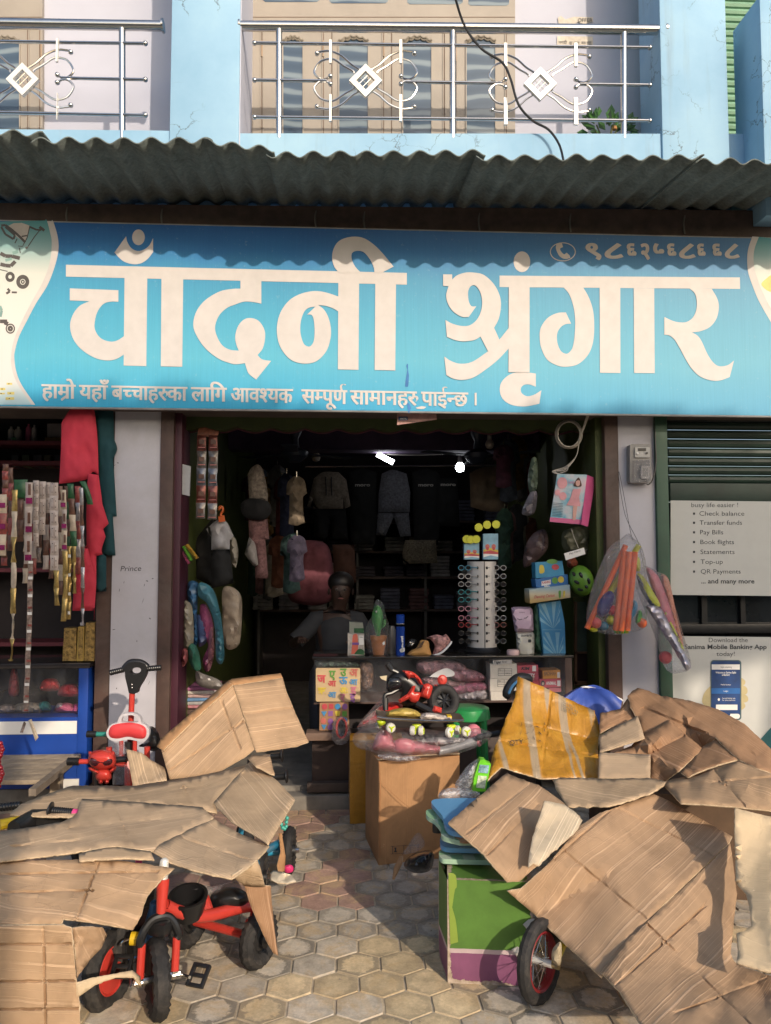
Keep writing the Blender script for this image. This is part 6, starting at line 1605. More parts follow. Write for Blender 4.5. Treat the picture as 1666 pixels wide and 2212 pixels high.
s = MB(); s.tpx([(980, -30, 4.75), (985, 0, 4.8), (1005, 58, 4.86), (1040, 105, 4.87), (1085, 135, 4.87), (1103, 170, 4.87), (1120, 225, 4.88), (1150, 260, 4.89), (1185, 280, 4.89), (1207, 310, 4.88), (1216, 340, 4.82), (1220, 372, 4.76)], .008, M_black, 8, True); s.build('cable', label='black cable hanging from above across the balcony railing', cat='cable')
s = MB(); s.tpx([(1411, -60, 5.53), (1411, 300, 5.53)], .022, mat('green_pipe', (.05, .20, .09), .5, var=.2), 12)
for y in (30, 180): s.tpx([(1411, y, 5.53), (1411, y + 9, 5.53)], .027, MC['green_pipe'], 12)
s.build('drain_pipe', label='green drain pipe running down beside the right blue post', cat='pipe')
def build_plant():
 rs = random.Random(11)
 T = thing('potted_plant', P(1312, 300, 5.25), 'leafy green potted plant behind the right end of the railing', 'plant')
 mleaf = mat('leaf_green', (.045, .13, .025), .45, var=.45, vs=20)
 s = MB()
 for i in range(34):
  bx, by = 1312 + rs.uniform(-44, 48), 274 + rs.uniform(-26, 14)
  a = math.atan2(by - 300, bx - 1312) + rs.uniform(-.6, .6); l = rs.uniform(16, 30); w = l * .30
  tip = (bx + l * math.cos(a), by + l * math.sin(a)); Y = 5.25 + rs.uniform(-.12, .12)
  nx, ny = -math.sin(a) * w, math.cos(a) * w
  mid = ((bx + tip[0]) / 2, (by + tip[1]) / 2); dy = rs.uniform(-.05, .05)
  ps = [P(bx, by, Y), P(mid[0] + nx, mid[1] + ny, Y + .03), P(tip[0], tip[1], Y + dy), P(mid[0] - nx, mid[1] - ny, Y + .03), P(*mid, Y + dy / 2 - .012)]
  s.add(ps, [[0, 1, 4], [1, 2, 4], [2, 3, 4], [3, 0, 4]], mleaf)
 s.build('foliage', T, smooth=0, fixn=False)
 s = MB()
 for i in range(5): s.tpx([(1312 + rs.uniform(-5, 5), 320, 5.25), (1312 + rs.uniform(-35, 35), 270, 5.25)], .006, mat('stem_green', (.10, .11, .04), .7), 5)
 s.build('stem', T)
 s = MB(); q = P(1312, 330, 5.25); s.lathe((q.x, 5.27, 3.65), [(.10, 0), (.14, .24), (.15, .24), (.15, .27), (.13, .27), (.12, .22), (.001, .22)], mat('terracotta', (.33, .12, .06), .8), 20); s.build('pot', T)
 s = MB(); s.sphere(P(1328, 277, 5.12), .02, mat('dry_leaf', (.35, .16, .04), .7), 6); s.build('dry_bloom', T)
build_plant()
def build_notice():
 Y = 5.58 - .008
 T = thing('paper_notice', P(1245, 90, Y), 'torn paper notice reading OFFER pasted on the upper wall', 'notice')
 mp = mat('old_paper', (.56, .50, .42), .85, var=.18, vs=20)
 s = MB(); s.slab([(1204, 78), (1281, 79), (1281, 103), (1203, 101)], Y, .003, mp); s.slab(catmull([(1205, 38), (1212, 34), (1222, 42), (1240, 36), (1281, 37), (1281, 46), (1262, 52), (1248, 47), (1238, 58), (1222, 52), (1208, 60)]), Y, .003, mp)
 s.slab([(1208, 52), (1225, 55), (1222, 60), (1210, 60)], Y - .001, .003, mp); s.build('paper', T)
 s = MB(); s.text('OFFER', 1248, 47, 8, Y - .003, M_ink, fit=32); s.text('नगदी', 1207, 94, 6, Y - .003, M_ink, fit=18); s.text('छुट लागत', 1230, 95, 6, Y - .003, M_ink, fit=22); s.text('कल गर्नु', 1256, 95, 6, Y - .003, M_ink, fit=22)
 for x in range(1206, 1278, 7): s.deco(rect(x, 98, x + 4.5, 101), Y - .003, M_ink)
 s.build('printed_text', T, smooth=0)
build_notice()
# ================================================================ right side: meter, posters, hanging toy bags
c7 = Q(3.187, 1301.5, 902.4)
def build_meter():
 Y = 4.93
 T = thing('electricity_meter', P(1385, 1045, Y), 'grey electricity meter in a clear case on the right lilac pillar', 'meter')
 mg = mat('meter_grey', (.22, .21, .20), .4, var=.15)
 s = MB(); s.slab(rrect(1361, 959, 1407, 1043, 5), Y, .06, mg); s.build('case', T)
 s = MB(); s.slab(rrect(1372, 966, 1404, 988, 2), Y - .012, .012, mat('meter_face', (.40, .39, .37), .4)); s.slab(rect(1379, 968, 1396, 974), Y - .016, .005, M_black); f = s.build('face', T)
 s = MB(); s.lathe(P(1377, 979, Y - .014), [(.008, 0), (.008, .006), (.001, .006)], M_white, 12, (0, -1, 0)); s.lathe(P(1397, 979, Y - .014), [(.007, 0), (.007, .006), (.001, .006)], M_black, 12, (0, -1, 0)); s.build('dial', f)
 s = MB(); s.slab(rrect(1370, 994, 1405, 1040, 3), Y - .03, .03, M_film); s.slab(rrect(1385, 1006, 1403, 1034, 2), Y - .02, .015, mat('meter_label', (.34, .32, .30), .5)); s.deco(rect(1389, 1011, 1400, 1029), Y - .0215, mg); s.build('terminal_cover', T)
 s = MB(); s.tpx([(1413, 890, 4.98), (1416, 960, 4.97), (1417, 1000, 4.96), (1410, 1036, 4.94), (1398, 1045, 4.94)], .005, M_black, 6, True); s.build('lead', T)
build_meter()
def build_poster(name, y0, y1, label, fill):
 Y = 5.06
 T = thing(name, P(1560, y1, Y), label, 'poster')
 m = mat('poster_white', (.50, .50, .47), .55, var=.03)
 s = MB(); s.slab([(1449, y0), (1730, y0 + 3), (1730, y1 + 3), (1449, y1)], Y, .006, m); s.build('sheet', T)
 fill(T, Y - .0015)
mtx = mat('poster_text', (.045, .05, .055), .6)
def lines(T, Y):
 L_ = [('busy life easier !', 609, 615, 325), ('Check balance', 665, 674, 312), ('Transfer funds', 668, 737, 294), ('Pay Bills', 669, 803, 163), ('Book flights', 671, 870, 235), ('Statements', 673, 938, 237), ('Top-up', 675, 1006, 154), ('QR Payments', 675, 1073, 277), ('... and many more', 679, 1140, 368)]
 for i, (t, x, y, w) in enumerate(L_):
  p = c7('%f,%f' % (x, y))[0]
  s = MB(); s.text(t, p[0], p[1], 10.2, Y, mtx, fit=w / 3.187, bold=.018 if i == 8 else -.006)
  s.build('text_line', T, smooth=0)
  if 0 < i < 8:
   q = c7('%f,%f' % (631, y - 14))[0]; s = MB(); s.deco(rect(q[0] - 2.2, q[1] - 2.4, q[0] + 2.2, q[1] + 2.4), Y, mtx); s.build('bullet', T, smooth=0)
build_poster('bank_poster', 1081, 1285, 'white bank poster listing services from Check balance to QR Payments', lines)
def phone(T, Y):
 for t, x, y, w, b_ in (('Download the', 865, 1545, 272, -.004), ('Sanima Mobile Banking App', 848, 1592, 566, .02), ('today!', 848, 1640, 126, -.004)):
  p = c7('%f,%f' % (x, y))[0]; s = MB(); s.text(t, p[0], p[1], 10.2, Y, mtx, align='c', fit=w / 3.187, bold=b_); s.build('text_line', T, smooth=0)
 mh = mat('poster_hand', (.46, .38, .20), .6, var=.12, vs=14)
 s = MB()
 for q in ('~750,1850 ~720,1870 ~695,1910 ~688,1960 ~720,1990 ~770,2000 ~770,1900', '~940,1790 ~965,1795 ~985,1815 ~975,1840 ~940,1845', '~935,1842 ~985,1850 ~1000,1880 ~985,1905 ~935,1902', '~935,1902 ~990,1910 ~1005,1940 ~985,1960 ~935,1955', '~930,1950 ~965,1955 ~985,1985 ~960,2010 ~930,2000'):
  s.deco(catmull(c7(q)), Y - .0004 * random.random(), mh)
 s.build('printed_hand', T, smooth=0)
 mb_ = mat('phone_screen', (.012, .045, .15), .4, var=.5, vs=6); mn = mat('phone_edge', (.06, .10, .11), .4)
 X = lambda x: 1301.5 + x / 3.187
 Yp = lambda y: 902.4 + y / 3.187
 s = MB(); s.deco(rrect(X(745), Yp(1668), X(957), Yp(2082), 7), Y - .001, mn); ph = s.build('printed_phone', T, smooth=0)
 s = MB(); s.deco(rrect(X(751), Yp(1676), X(948), Yp(2074), 6), Y - .0015, mb_); s.build('screen', ph, smooth=0)
 s = MB(); s.deco(rect(X(753), Yp(1698), X(946), Yp(1734)), Y - .002, M_white); s.deco(rect(X(782), Yp(1975), X(930), Yp(2012)), Y - .002, M_white); s.deco(rrect(X(753), Yp(2038), X(947), Yp(2072), 5), Y - .002, M_white); s.deco(ell(X(862), Yp(2040), 6, 5), Y - .0023, mb_)
 mlb = mat('phone_blue', (.02, .12, .36), .4); s.deco(rect(X(751), Yp(1862), X(948), Yp(1900)), Y - .002, mlb)
 s.text('Sajilo e-banking', X(852), Yp(1722), 4, Y - .0024, mtx, 'c', fit=24); s.text('Welcome to Sanima Sajilo', X(850), Yp(1760), 4.4, Y - .002, M_white, 'c', fit=44, bold=.02); s.text('e-Banking', X(850), Yp(1776), 4.4, Y - .002, M_white, 'c', fit=17, bold=.02)
 s.text('Mobile Number', X(850), Yp(1842), 3, Y - .002, M_white, 'c', fit=22); s.text('Login', X(850), Yp(1886), 3.4, Y - .0024, M_white, 'c', fit=10)
 s.text('Scan any banking code', X(870), Yp(1935), 3, Y - .002, M_white, 'c', fit=28); s.text('for easy payments', X(870), Yp(1948), 3, Y - .002, M_white, 'c', fit=28); s.deco(ell(X(802), Yp(1940), 2.4, 3), Y - .002, M_white)
 s.deco(rect(X(760), Yp(1683), X(935), Yp(1684)), Y - .002, mb_)
 s.build('screen_print', ph, smooth=0)
 s = MB(); s.deco([(X(1085), 1598), (1730, 1500), (1730, 1640), (X(1060), 1640)], Y - .001, mat('poster_teal', (.012, .10, .11), .5)); s.build('teal_corner', T, smooth=0)
build_poster('bank_poster', 1374, 1640, 'bank poster showing a hand holding a phone above Mobile Banking App lettering', phone)
morg = mat('orange_stick', (.78, .15, .045), .4, var=.08)
def build_toybag():
 Y = 4.68
 T = thing('toy_bag', P(1320, 1370, Y), 'clear bag of orange bats and coloured balls hanging on the right pillar', 'toy bag', 'bags of plastic bats hanging at the right pillar')
 c6 = Q(3.2, 954.4, 1214.8)
 for a, b_, r_, dz in (((1352, 1178), (1268, 1358), .0165, -.01), ((1349, 1190), (1330, 1362), .0185, -.03), ((1360, 1192), (1342, 1363), .0185, -.045), ((1372, 1192), (1355, 1362), .0185, -.03)):
  s = MB(); s.tpx([(*a, Y + dz), (*b_, Y + dz)], r_, morg, 12); s.build('bat', T)
 my = mat('yellow_green', (.50, .50, .03), .4)
 s = MB(); s.tpx([(1380, 1178, Y), (1312, 1290, Y + .02)], .018, my, 10); s.blob(catmull(c6('~1345,-40 ~1370,-20 ~1370,60 ~1330,40')), Y + .01, .03, my, step=5); s.build('bat', T, 'yellow bat')
 mb_ = mat('navy_plastic', (.02, .025, .16), .4); mc = mat('cyan_plastic', (.03, .28, .52), .35); mgp = mat('green_plastic', (.06, .42, .06), .35)
 for q, mm, dy, lab in (('~1130,210 ~1175,200 ~1195,250 ~1150,350 ~1100,378 ~1072,340 ~1085,270', mb_, -.02, 'navy club'), ('~1325,265 ~1350,280 ~1352,330 ~1315,400 ~1290,440 ~1300,340', mc, -.0, 'cyan club'), ('~1370,330 ~1388,360 ~1375,420 ~1340,420 ~1345,360', mgp, .02, 'green club')):
  s = MB(); s.blob(catmull(c6(q)), Y + dy, .05, mm, step=5); s.build('club', T, lab)
 for x, y, r_, mm in ((1063, 418, .036, mat('coral', (.72, .10, .10), .35)), (1178, 330, .032, mat('red_ball', (.55, .03, .04), .35)), (1122, 440, .028, mat('teal_ball', (.02, .16, .24), .35)), (1170, 400, .03, my), (1385, 420, .03, morg)):
  s = MB(); s.sphere(P(954.4 + x / 3.2, 1214.8 + y / 3.2, Y + .0), r_, mm, 16); s.build('ball', T)
 s = MB()
 for i in range(9): s.blob(catmull(sm([(1328 + i * 3.4 - 3, 1360), (1330 + i * 3.4, 1357), (1331 + i * 3.4, 1366), (1329 + i * 3.4, 1369)])), Y - .03, .012, my if i % 3 else mgp, step=3)
 s.blob(catmull(c6('~1020,455 ~1060,450 ~1080,470 ~1060,482 ~1030,475')), Y - .01, .02, my, step=4, wr=.01); s.build('bag_tail', T)
 s = MB(); s.blob(catmull(c7('~180,795 ~215,830 ~262,870 ~300,1000 ~310,1250 ~290,1440 ~170,1480 ~80,1495 ~-40,1470 ~-110,1400 ~-80,1200 ~10,960 ~60,880 ~130,830')), Y - .01, .085, M_crinkle, step=7, wr=.03, ws=.05); s.build('bag', T)
 s = MB(); s.tpx([(1338, 1022, 4.97), (1344, 1050, 4.93), (1355, 1110, 4.8), (1362, 1148, 4.7), (1367, 1165, 4.68)], .0016, M_black, 5, True); s.build('string', T)
 T = thing('toy_bag', P(1440, 1450, Y), 'clear bag of silver and pink bats hanging slanted beside the bank posters', 'toy bag', 'bags of plastic bats hanging at the right pillar')
 Y = 4.75
 f = lambda q: catmull(c7(q))
 for q, mm, d, dy, lab in (('~300,1040 ~345,1050 ~395,1110 ~470,1300 ~540,1560 ~560,1640 ~520,1650 ~440,1450 ~340,1180', mat('pink_bat', (.55, .16, .20), .4), .05, -.02, 'pink bat'),
         ('~400,1090 ~445,1095 ~470,1160 ~520,1400 ~560,1570 ~530,1560 ~450,1280', mat('salmon_bat', (.62, .24, .14), .4), .04, .0, 'salmon bat'),
         ('~240,1075 ~280,1090 ~345,1190 ~400,1290 ~360,1300 ~300,1230', mat('lime_bat', (.50, .55, .02), .4), .025, -.06, 'lime bat'), ('~410,1300 ~440,1330 ~520,1500 ~565,1600 ~545,1600 ~470,1450', MC['lime_bat'], .02, -.06, 'lime bat'),
         ('~235,1090 ~265,1085 ~330,1190 ~390,1290 ~340,1300 ~270,1200', mat('slate_bat', (.03, .05, .12), .4), .03, -.05, 'slate bat')):
  s = MB(); s.blob(f(q), Y + dy, d, mm, step=5); s.build('bat', T, lab)
 s = MB(); s.blob(f('~300,1290 ~390,1300 ~440,1370 ~530,1540 ~605,1690 ~610,1720 ~575,1740 ~520,1640 ~420,1490 ~330,1350'), Y - .06, .05, mat('silver_foil', (.42, .39, .44), .28, metal=.5, var=.25, vs=8, bmp=.6, bs_=45), step=5, wr=.012, ws=.12); s.build('foil_bat', T)
 s = MB(); s.sphere(P(1301.5 + 435 / 3.187, 902.4 + 1650 / 3.187, Y), .04, MC['coral'], 16); s.build('ball', T)
 s = MB(); s.blob(f('~215,1080 ~240,1045 ~300,1020 ~380,1060 ~450,1100 ~490,1260 ~560,1500 ~612,1700 ~580,1745 ~480,1760 ~420,1700 ~380,1560 ~300,1350 ~240,1200'), Y - .02, .08, M_crinkle, step=7, wr=.03, ws=.05); s.build('bag', T)
 s = MB(); s.tpx([(1338, 1022, 4.965), (1350, 1110, 4.85), (1380, 1175, 4.76), (1390, 1232, 4.74)], .0016, M_black, 5, True); s.build('string', T)
build_toybag()
# ================================================================ left neighbour: hanging sachets, garments, display counter
c5 = Q(6.373, 0, 1006.5)
mgold = mat('gold_sachet', (.38, .26, .085), .28, metal=.45, var=.5, vs=25, bmp=.5, bs_=30)
mcream = mat('cream_sachet', (.48, .39, .29), .4, var=.2, vs=30)
mwh = mat('white_sachet', (.42, .35, .31), .5, var=.15, vs=40)
mmag = mat('magenta_foil', (.30, .03, .13), .25, metal=.4, var=.4, vs=40)
mbr = mat('brown_sachet', (.12, .055, .035), .4, var=.5, vs=40)
mclear = mat('clear_strip', (.24, .18, .15), .2, var=.5, vs=50, coat=.5)
mred2 = mat('red_sachet', (.24, .05, .04), .35, var=.5, vs=45)
mgreen2 = mat('green_sachet', (.02, .085, .03), .4, var=.4, vs=30)
msil = mat('silver_sachet', (.40, .36, .36), .25, metal=.5, var=.5, vs=30)
STR = []
def strip(label, cl, w, seg, mats, Y=4.72, puff=.012, twist=0, marks=None, seed=1):
 """a hanging strip of joined sachets along px centre line"""
 rs = random.Random(seed)
 T = thing('sachet_strip', P(cl[-1][0], cl[-1][1], Y), label, 'sachets', 'strips of sachets hanging in the left shop')
 q = catmull(sm(cl), False, 8)
 L_ = [0]
 for a, b_ in zip(q, q[1:]): L_.append(L_[-1] + math.dist(a, b_))
 tot = L_[-1]; n = max(1, round(tot / seg))
 def at(d):
  for i in range(len(q) - 1):
   if L_[i + 1] >= d or i == len(q) - 2:
    t = (d - L_[i]) / max(1e-6, L_[i + 1] - L_[i]); return (q[i][0] + (q[i + 1][0] - q[i][0]) * t, q[i][1] + (q[i + 1][1] - q[i][1]) * t)
 for k in range(n):
  d0, d1 = tot * k / n, tot * (k + 1) / n
  vs, fs = [], []; R_ = 7; C_ = 4
  ph = rs.uniform(-.5, .5) * twist; off = rs.uniform(-1, 1)
  for j in range(R_ + 1):
   t = j / R_; x, y = at(d0 + (d1 - d0) * t)
   tw = math.cos(ph * 2 + twist * math.sin(math.pi * t) * 1.1) if twist else 1
   hw = w / 2 * (abs(tw) * .9 + .1) * (1 - .10 * math.sin(math.pi * t))
   for i in range(C_ + 1):
    u = i / C_ * 2 - 1
    pf = puff * (1 - u * u) * math.sin(math.pi * t) ** .6
    vs.append(P(x + u * hw + off * math.sin(math.pi * t), y, Y - pf - twist * .012 * u * math.sin(math.pi * t + ph)))
  nb = len(vs)
  for j in range(R_ + 1):
   t = j / R_
   for i in range(C_ + 1):
    u = i / C_ * 2 - 1
    v = vs[j * (C_ + 1) + i]; vs.append(v + Vector((0, .002 + 1.6 * puff * (1 - u * u) * math.sin(math.pi * t), 0)))
  for j in range(R_):
   for i in range(C_):
    a = j * (C_ + 1) + i
    fs.append([a, a + 1, a + C_ + 2, a + C_ + 1]); fs.append([nb + a, nb + a + C_ + 1, nb + a + C_ + 2, nb + a + 1])
  s = MB(); s.add(vs, fs, mats[k % len(mats)]); sc = s.build('sachet', T, smooth=50)
  if marks:
   x, y0_ = at(d0 + (d1 - d0) * .1); _, y1_ = at(d0 + (d1 - d0) * .9); h = y1_ - y0_
   s = MB()
   for (fx0, fy0, fx1, fy1, mm) in marks:
    s.deco(rect(x + (fx0 - .5) * w * .9, y0_ + fy0 * h, x + (fx1 - .5) * w * .9, y0_ + fy1 * h), Y - puff - .004, mm)
   s.build('print', sc, smooth=0)
 return T
mk_w = [(.05, .72, .95, .98, mmag), (.35, .12, .75, .6, mbr)]
mk_d = [(.48, .05, .52, .95, mbr), (.2, .8, .3, .88, M_ink), (.65, .8, .75, .88, M_ink), (.2, .1, .34, .16, M_ink), (.62, .3, .78, .36, M_ink)]
strip('dark brown and red sachets, leftmost full strip', [(12, 1005), (11, 1100), (9, 1222)], 14, 19, [mbr, mred2], seed=2)
strip('long strip of golden twisted sachets hanging lowest at the left edge', [(32, 1066), (30, 1180), (29, 1290), (27, 1370), (23, 1425)], 13, 58, [mgold, mcream], 4.55, .012, .9, seed=3)
strip('green pouch strip above dark brown packs', [(45, 1036), (46, 1076)], 30, 38, [mgreen2], 4.78, seed=4)
strip('dark brown packs hung below the green pouch', [(43, 1076), (42, 1170)], 17, 46, [mbr], 4.8, seed=5)
strip('white sachets with magenta feet beside the green pouch', [(63, 1042), (62, 1100), (60, 1218)], 17, 58, [mwh], 4.66, marks=mk_w, seed=6)
strip('clear brown strip with white labels hanging lowest of all strips', [(66, 1216), (64, 1330), (60, 1440), (55, 1532)], 12, 40, [mclear], 4.6, .006, marks=[(.05, .0, .95, .2, M_white), (.1, .86, .9, 1, mred2)], seed=7)
strip('narrow white sachets third from the green pouch', [(78, 1038), (78, 1180)], 13, 28, [mwh], 4.7, marks=mk_d, seed=8)
strip('short white sachets in the middle of the bunch', [(92, 1040), (91, 1155)], 15, 36, [mwh], 4.72, marks=mk_d, seed=9)
strip('shortest white sachets behind the bunch', [(104, 1042), (104, 1108)], 11, 32, [mwh], 4.75, marks=mk_d, seed=10)
strip('wide white sachets with dots and a pink pack at the bottom', [(117, 1045), (117, 1120), (118, 1232)], 19, 35, [mwh], 4.66, marks=mk_d, seed=11)
strip('gold sachets hanging below the wide dotted white ones', [(122, 1232), (122, 1270), (124, 1308)], 12, 38, [mgold], 4.66, twist=.5, seed=12)
strip('white and pink sachets right of the wide dotted ones', [(136, 1058), (139, 1120), (139, 1190)], 13, 44, [mcream, mwh], 4.68, twist=.6, marks=mk_w, seed=13)
strip('golden sachets ending in a point by the red cloth', [(140, 1190), (141, 1270), (137, 1342)], 12, 48, [mgold], 4.66, twist=.4, seed=14)
strip('golden flat sachets with white labels by the red cloth', [(150, 1180), (150, 1260), (148, 1338)], 10, 40, [mgold], 4.7, marks=[(.2, .5, .8, .7, M_white)], seed=15)
strip('dark green and brown sachets over the red cloth', [(152, 1045), (156, 1110), (160, 1180)], 15, 40, [mgreen2, mbr, mcream], 4.7, twist=.5, seed=16)
strip('thin gold sachets over the red cloth', [(160, 1180), (161, 1282)], 9, 34, [mgold], 4.68, twist=.5, seed=17)
strip('thin silver sachets with a foil tassel over the red cloth', [(175, 1060), (178, 1150), (179, 1260), (177, 1345)], 9, 46, [msil, mbr], 4.66, twist=.8, seed=18)
strip('dark slanting sachets at the top right of the bunch', [(178, 1040), (188, 1062), (195, 1090)], 13, 50, [mgreen2], 4.68, seed=19)
strip('red and yellow printed packs cut by the picture edge', [(2, 1068), (2, 1120), (0, 1200)], 26, 46, [mcream, mred2], 4.6, marks=[(.1, .5, .9, .8, mmag)], seed=20)
for i, (x, y0, y1, mm, l) in enumerate(((22, 1010, 1190, [mbr, mred2], 'maroon'), (54, 1050, 1260, [mbr, mcream], 'brown and beige'), (72, 1060, 1240, [mred2, mwh], 'wine and beige'), (84, 1045, 1215, [mclear, mbr], 'smoky clear'), (98, 1070, 1230, [mwh, mbr], 'pale and brown'), (110, 1050, 1250, [mred2, mbr], 'dull red'), (129, 1050, 1285, [mbr, mcream], 'dark brown'), (145, 1050, 1230, [mbr, mgreen2], 'olive brown'), (168, 1050, 1240, [mred2, msil], 'red and silver'))):
 strip(l + ' sachets hanging in the row behind the others', [(x, y0), (x + 2, (y0 + y1) / 2), (x, y1)], 13, 36, mm, 4.84, .012, .5 * (i % 2), seed=50 + i)
mcl = mat('coral_cloth', (.50, .030, .055), .8, var=.12, vs=5)
mte2 = mat('teal_cloth', (.006, .045, .055), .85, var=.2, vs=5)
cA = Q(3.0, 0, 876)
def cloth(label, parts, m_, cat_='garment', group=None, Y=4.9, d=.03, name='garment', wr=.02, ws=.035):
 T = thing(name, P(*catmull(parts[0])[0], Y), label, cat_, group)
 for i, q in enumerate(parts):
  s = MB(); s.blob(catmull(q), Y - .03 * (len(parts) - 1 - i), d, m_, step=6, wr=wr, ws=ws, back=.5, seed=i); s.build('fabric_fold', T, smooth=60)
 return T
cloth('coral red garment hanging beside the left lilac pillar', [cA('490,1000 565,900 625,1150 610,1400 610,1330 470,1330 480,1180'), cA('570,440 640,450 ~655,560 665,640 705,765 670,800 685,850 ~660,930 665,965 625,975 625,1150 565,1150 560,700'), cA('400,110 ~430,60 465,10 610,10 ~632,200 640,450 ~600,430 ~575,470 ~520,490 384,508 ~395,300')], mcl, Y=4.93)
cloth('dark teal garment hanging between the coral cloth and the lilac pillar', [cA('625,960 690,960 690,1205 615,1210'), cA('615,10 735,10 740,215 ~760,280 735,345 757,718 732,720 747,940 750,972 670,968 640,460 625,300')], mte2, Y=4.99)
def build_blue_counter():
 Y = 5.0
 T = thing('display_counter', (P(60, 1700, Y).x, 5.1, 0), 'blue glass fronted display counter with a white stripe in the left shop', 'counter')
 mbl = mat('counter_blue', (.010, .055, .30), .4, var=.08)
 xa, xb, xc = XY(-110, Y), XY(176, Y), XY(197, Y)
 z = lambda y: ZY(y, Y)
 zt, zg, zw0, zw1, zb = z(1428), z(1542), z(1550), z(1577), z(1640)
 s = MB(); s.bb((xa, Y - .01, zt - .03), (xc + .01, Y + .45, zt), mat('dark_glass_top', (.03, .025, .025), .12), .004); s.build('top', T)
 s = MB(); s.bb((xb, Y, .12), (xc, Y + .4, zt - .031), mbl, .004); s.build('end_post', T)
 s = MB(); s.bb((xa, Y + .003, .12), (xb - .001, Y + .4, zg), mbl); s.build('base', T)
 s = MB(); s.bb((xa, Y - .002, zw1), (xb - .003, Y + .002, zw0), M_white); s.bb((xb - .10, Y - .012, z(1693)), (xb + .02, Y - .002, z(1672)), M_white); s.build('white_stripe', T)
 s = MB(); s.bb((xa, Y + .42, zg), (xb, Y + .44, zt - .03), M_dark); s.build('back', T)
 s = MB(); s.add([(xa, Y, zg), (xb, Y, zg), (xb, Y, zt - .03), (xa, Y, zt - .03)], [[0, 1, 2, 3]], film('counter_glass', op=.03, rough=.03, scale=2)); s.build('glass', T)
 s = MB()
 for x in (-50, 40): s.bb((XY(x, Y), Y + .1, zg + .12), (XY(x + 30, Y), Y + .3, zg + .13), M_dark)
 s.build('inner_shelf', T)
 rs = random.Random(4)
 for i, (x, y, w, h, c) in enumerate(((108, 1478, 40, 26, (.42, .03, .03)), (150, 1490, 46, 26, (.40, .04, .05)), (30, 1470, 22, 60, (.25, .03, .03)), (140, 1528, 40, 20, (.5, .12, .2)), (130, 1525, 22, 14, (.5, .42, .42)), (60, 1528, 60, 22, (.22, .19, .15)), (95, 1525, 30, 20, (.05, .2, .2)), (15, 1530, 40, 18, (.25, .2, .17)), (165, 1530, 26, 22, (.3, .05, .15)))):
  s = MB(); s.blob(catmull(sm([(x - w / 2, y + h / 2), (x - w / 2 + 4, y - h / 4), (x, y - h / 2), (x + w / 2 - 3, y - h / 3), (x + w / 2, y + h / 2)])), Y + .16, .09, mat('stock_%d' % i, c, .5, var=.4, vs=20), step=5, wr=.03, ws=.08)
  s.build('bagged_goods', label='%s bundle inside the blue counter' % ('red', 'deep red', 'tall dark red', 'pink', 'white', 'wide grey', 'teal', 'grey brown', 'plum')[i], cat='goods', group='bundles of goods inside the blue counter')
 mgp = mat('gold_pattern', (.30, .19, .06), .35, var=.8, vs=55, metal=.3)
 for i, (x0, x1, y0) in enumerate(((136, 165, 1357), (166, 182, 1354), (183, 205, 1345))):
  s = MB(); s.slab([(x0 + 3, y0), (x1, y0), (x1 - 1, 1428), (x0 - 1, 1428)], Y + .03, .09, mgp if i != 1 else mat('gold_side', (.34, .22, .05), .4)); s.slab([(x0 + 5, y0 + 4), (x1 - 3, y0 + 4), (x1 - 4, 1423), (x0 + 3, 1423)], Y + .027, .003, mgp)
  s.build('gift_tin', label=('wide brown and gold patterned tin on the blue counter', 'plain gold tin between two patterned tins', 'narrow gold patterned tin next to the dark jamb')[i], cat='tin', group='gold tins on the blue counter')
build_blue_counter()
s = MB(); s.blob(catmull(cA('130,2120 ~155,2050 170,2060 150,2120')), 4.57, .006, mclear, step=4); s.blob(catmull(cA('185,2040 205,2030 250,2150 230,2175')), 4.58, .008, mcream, step=4); s.build('foil_bow', label='stiff foil bow tied round the long labelled strip', cat='bow')
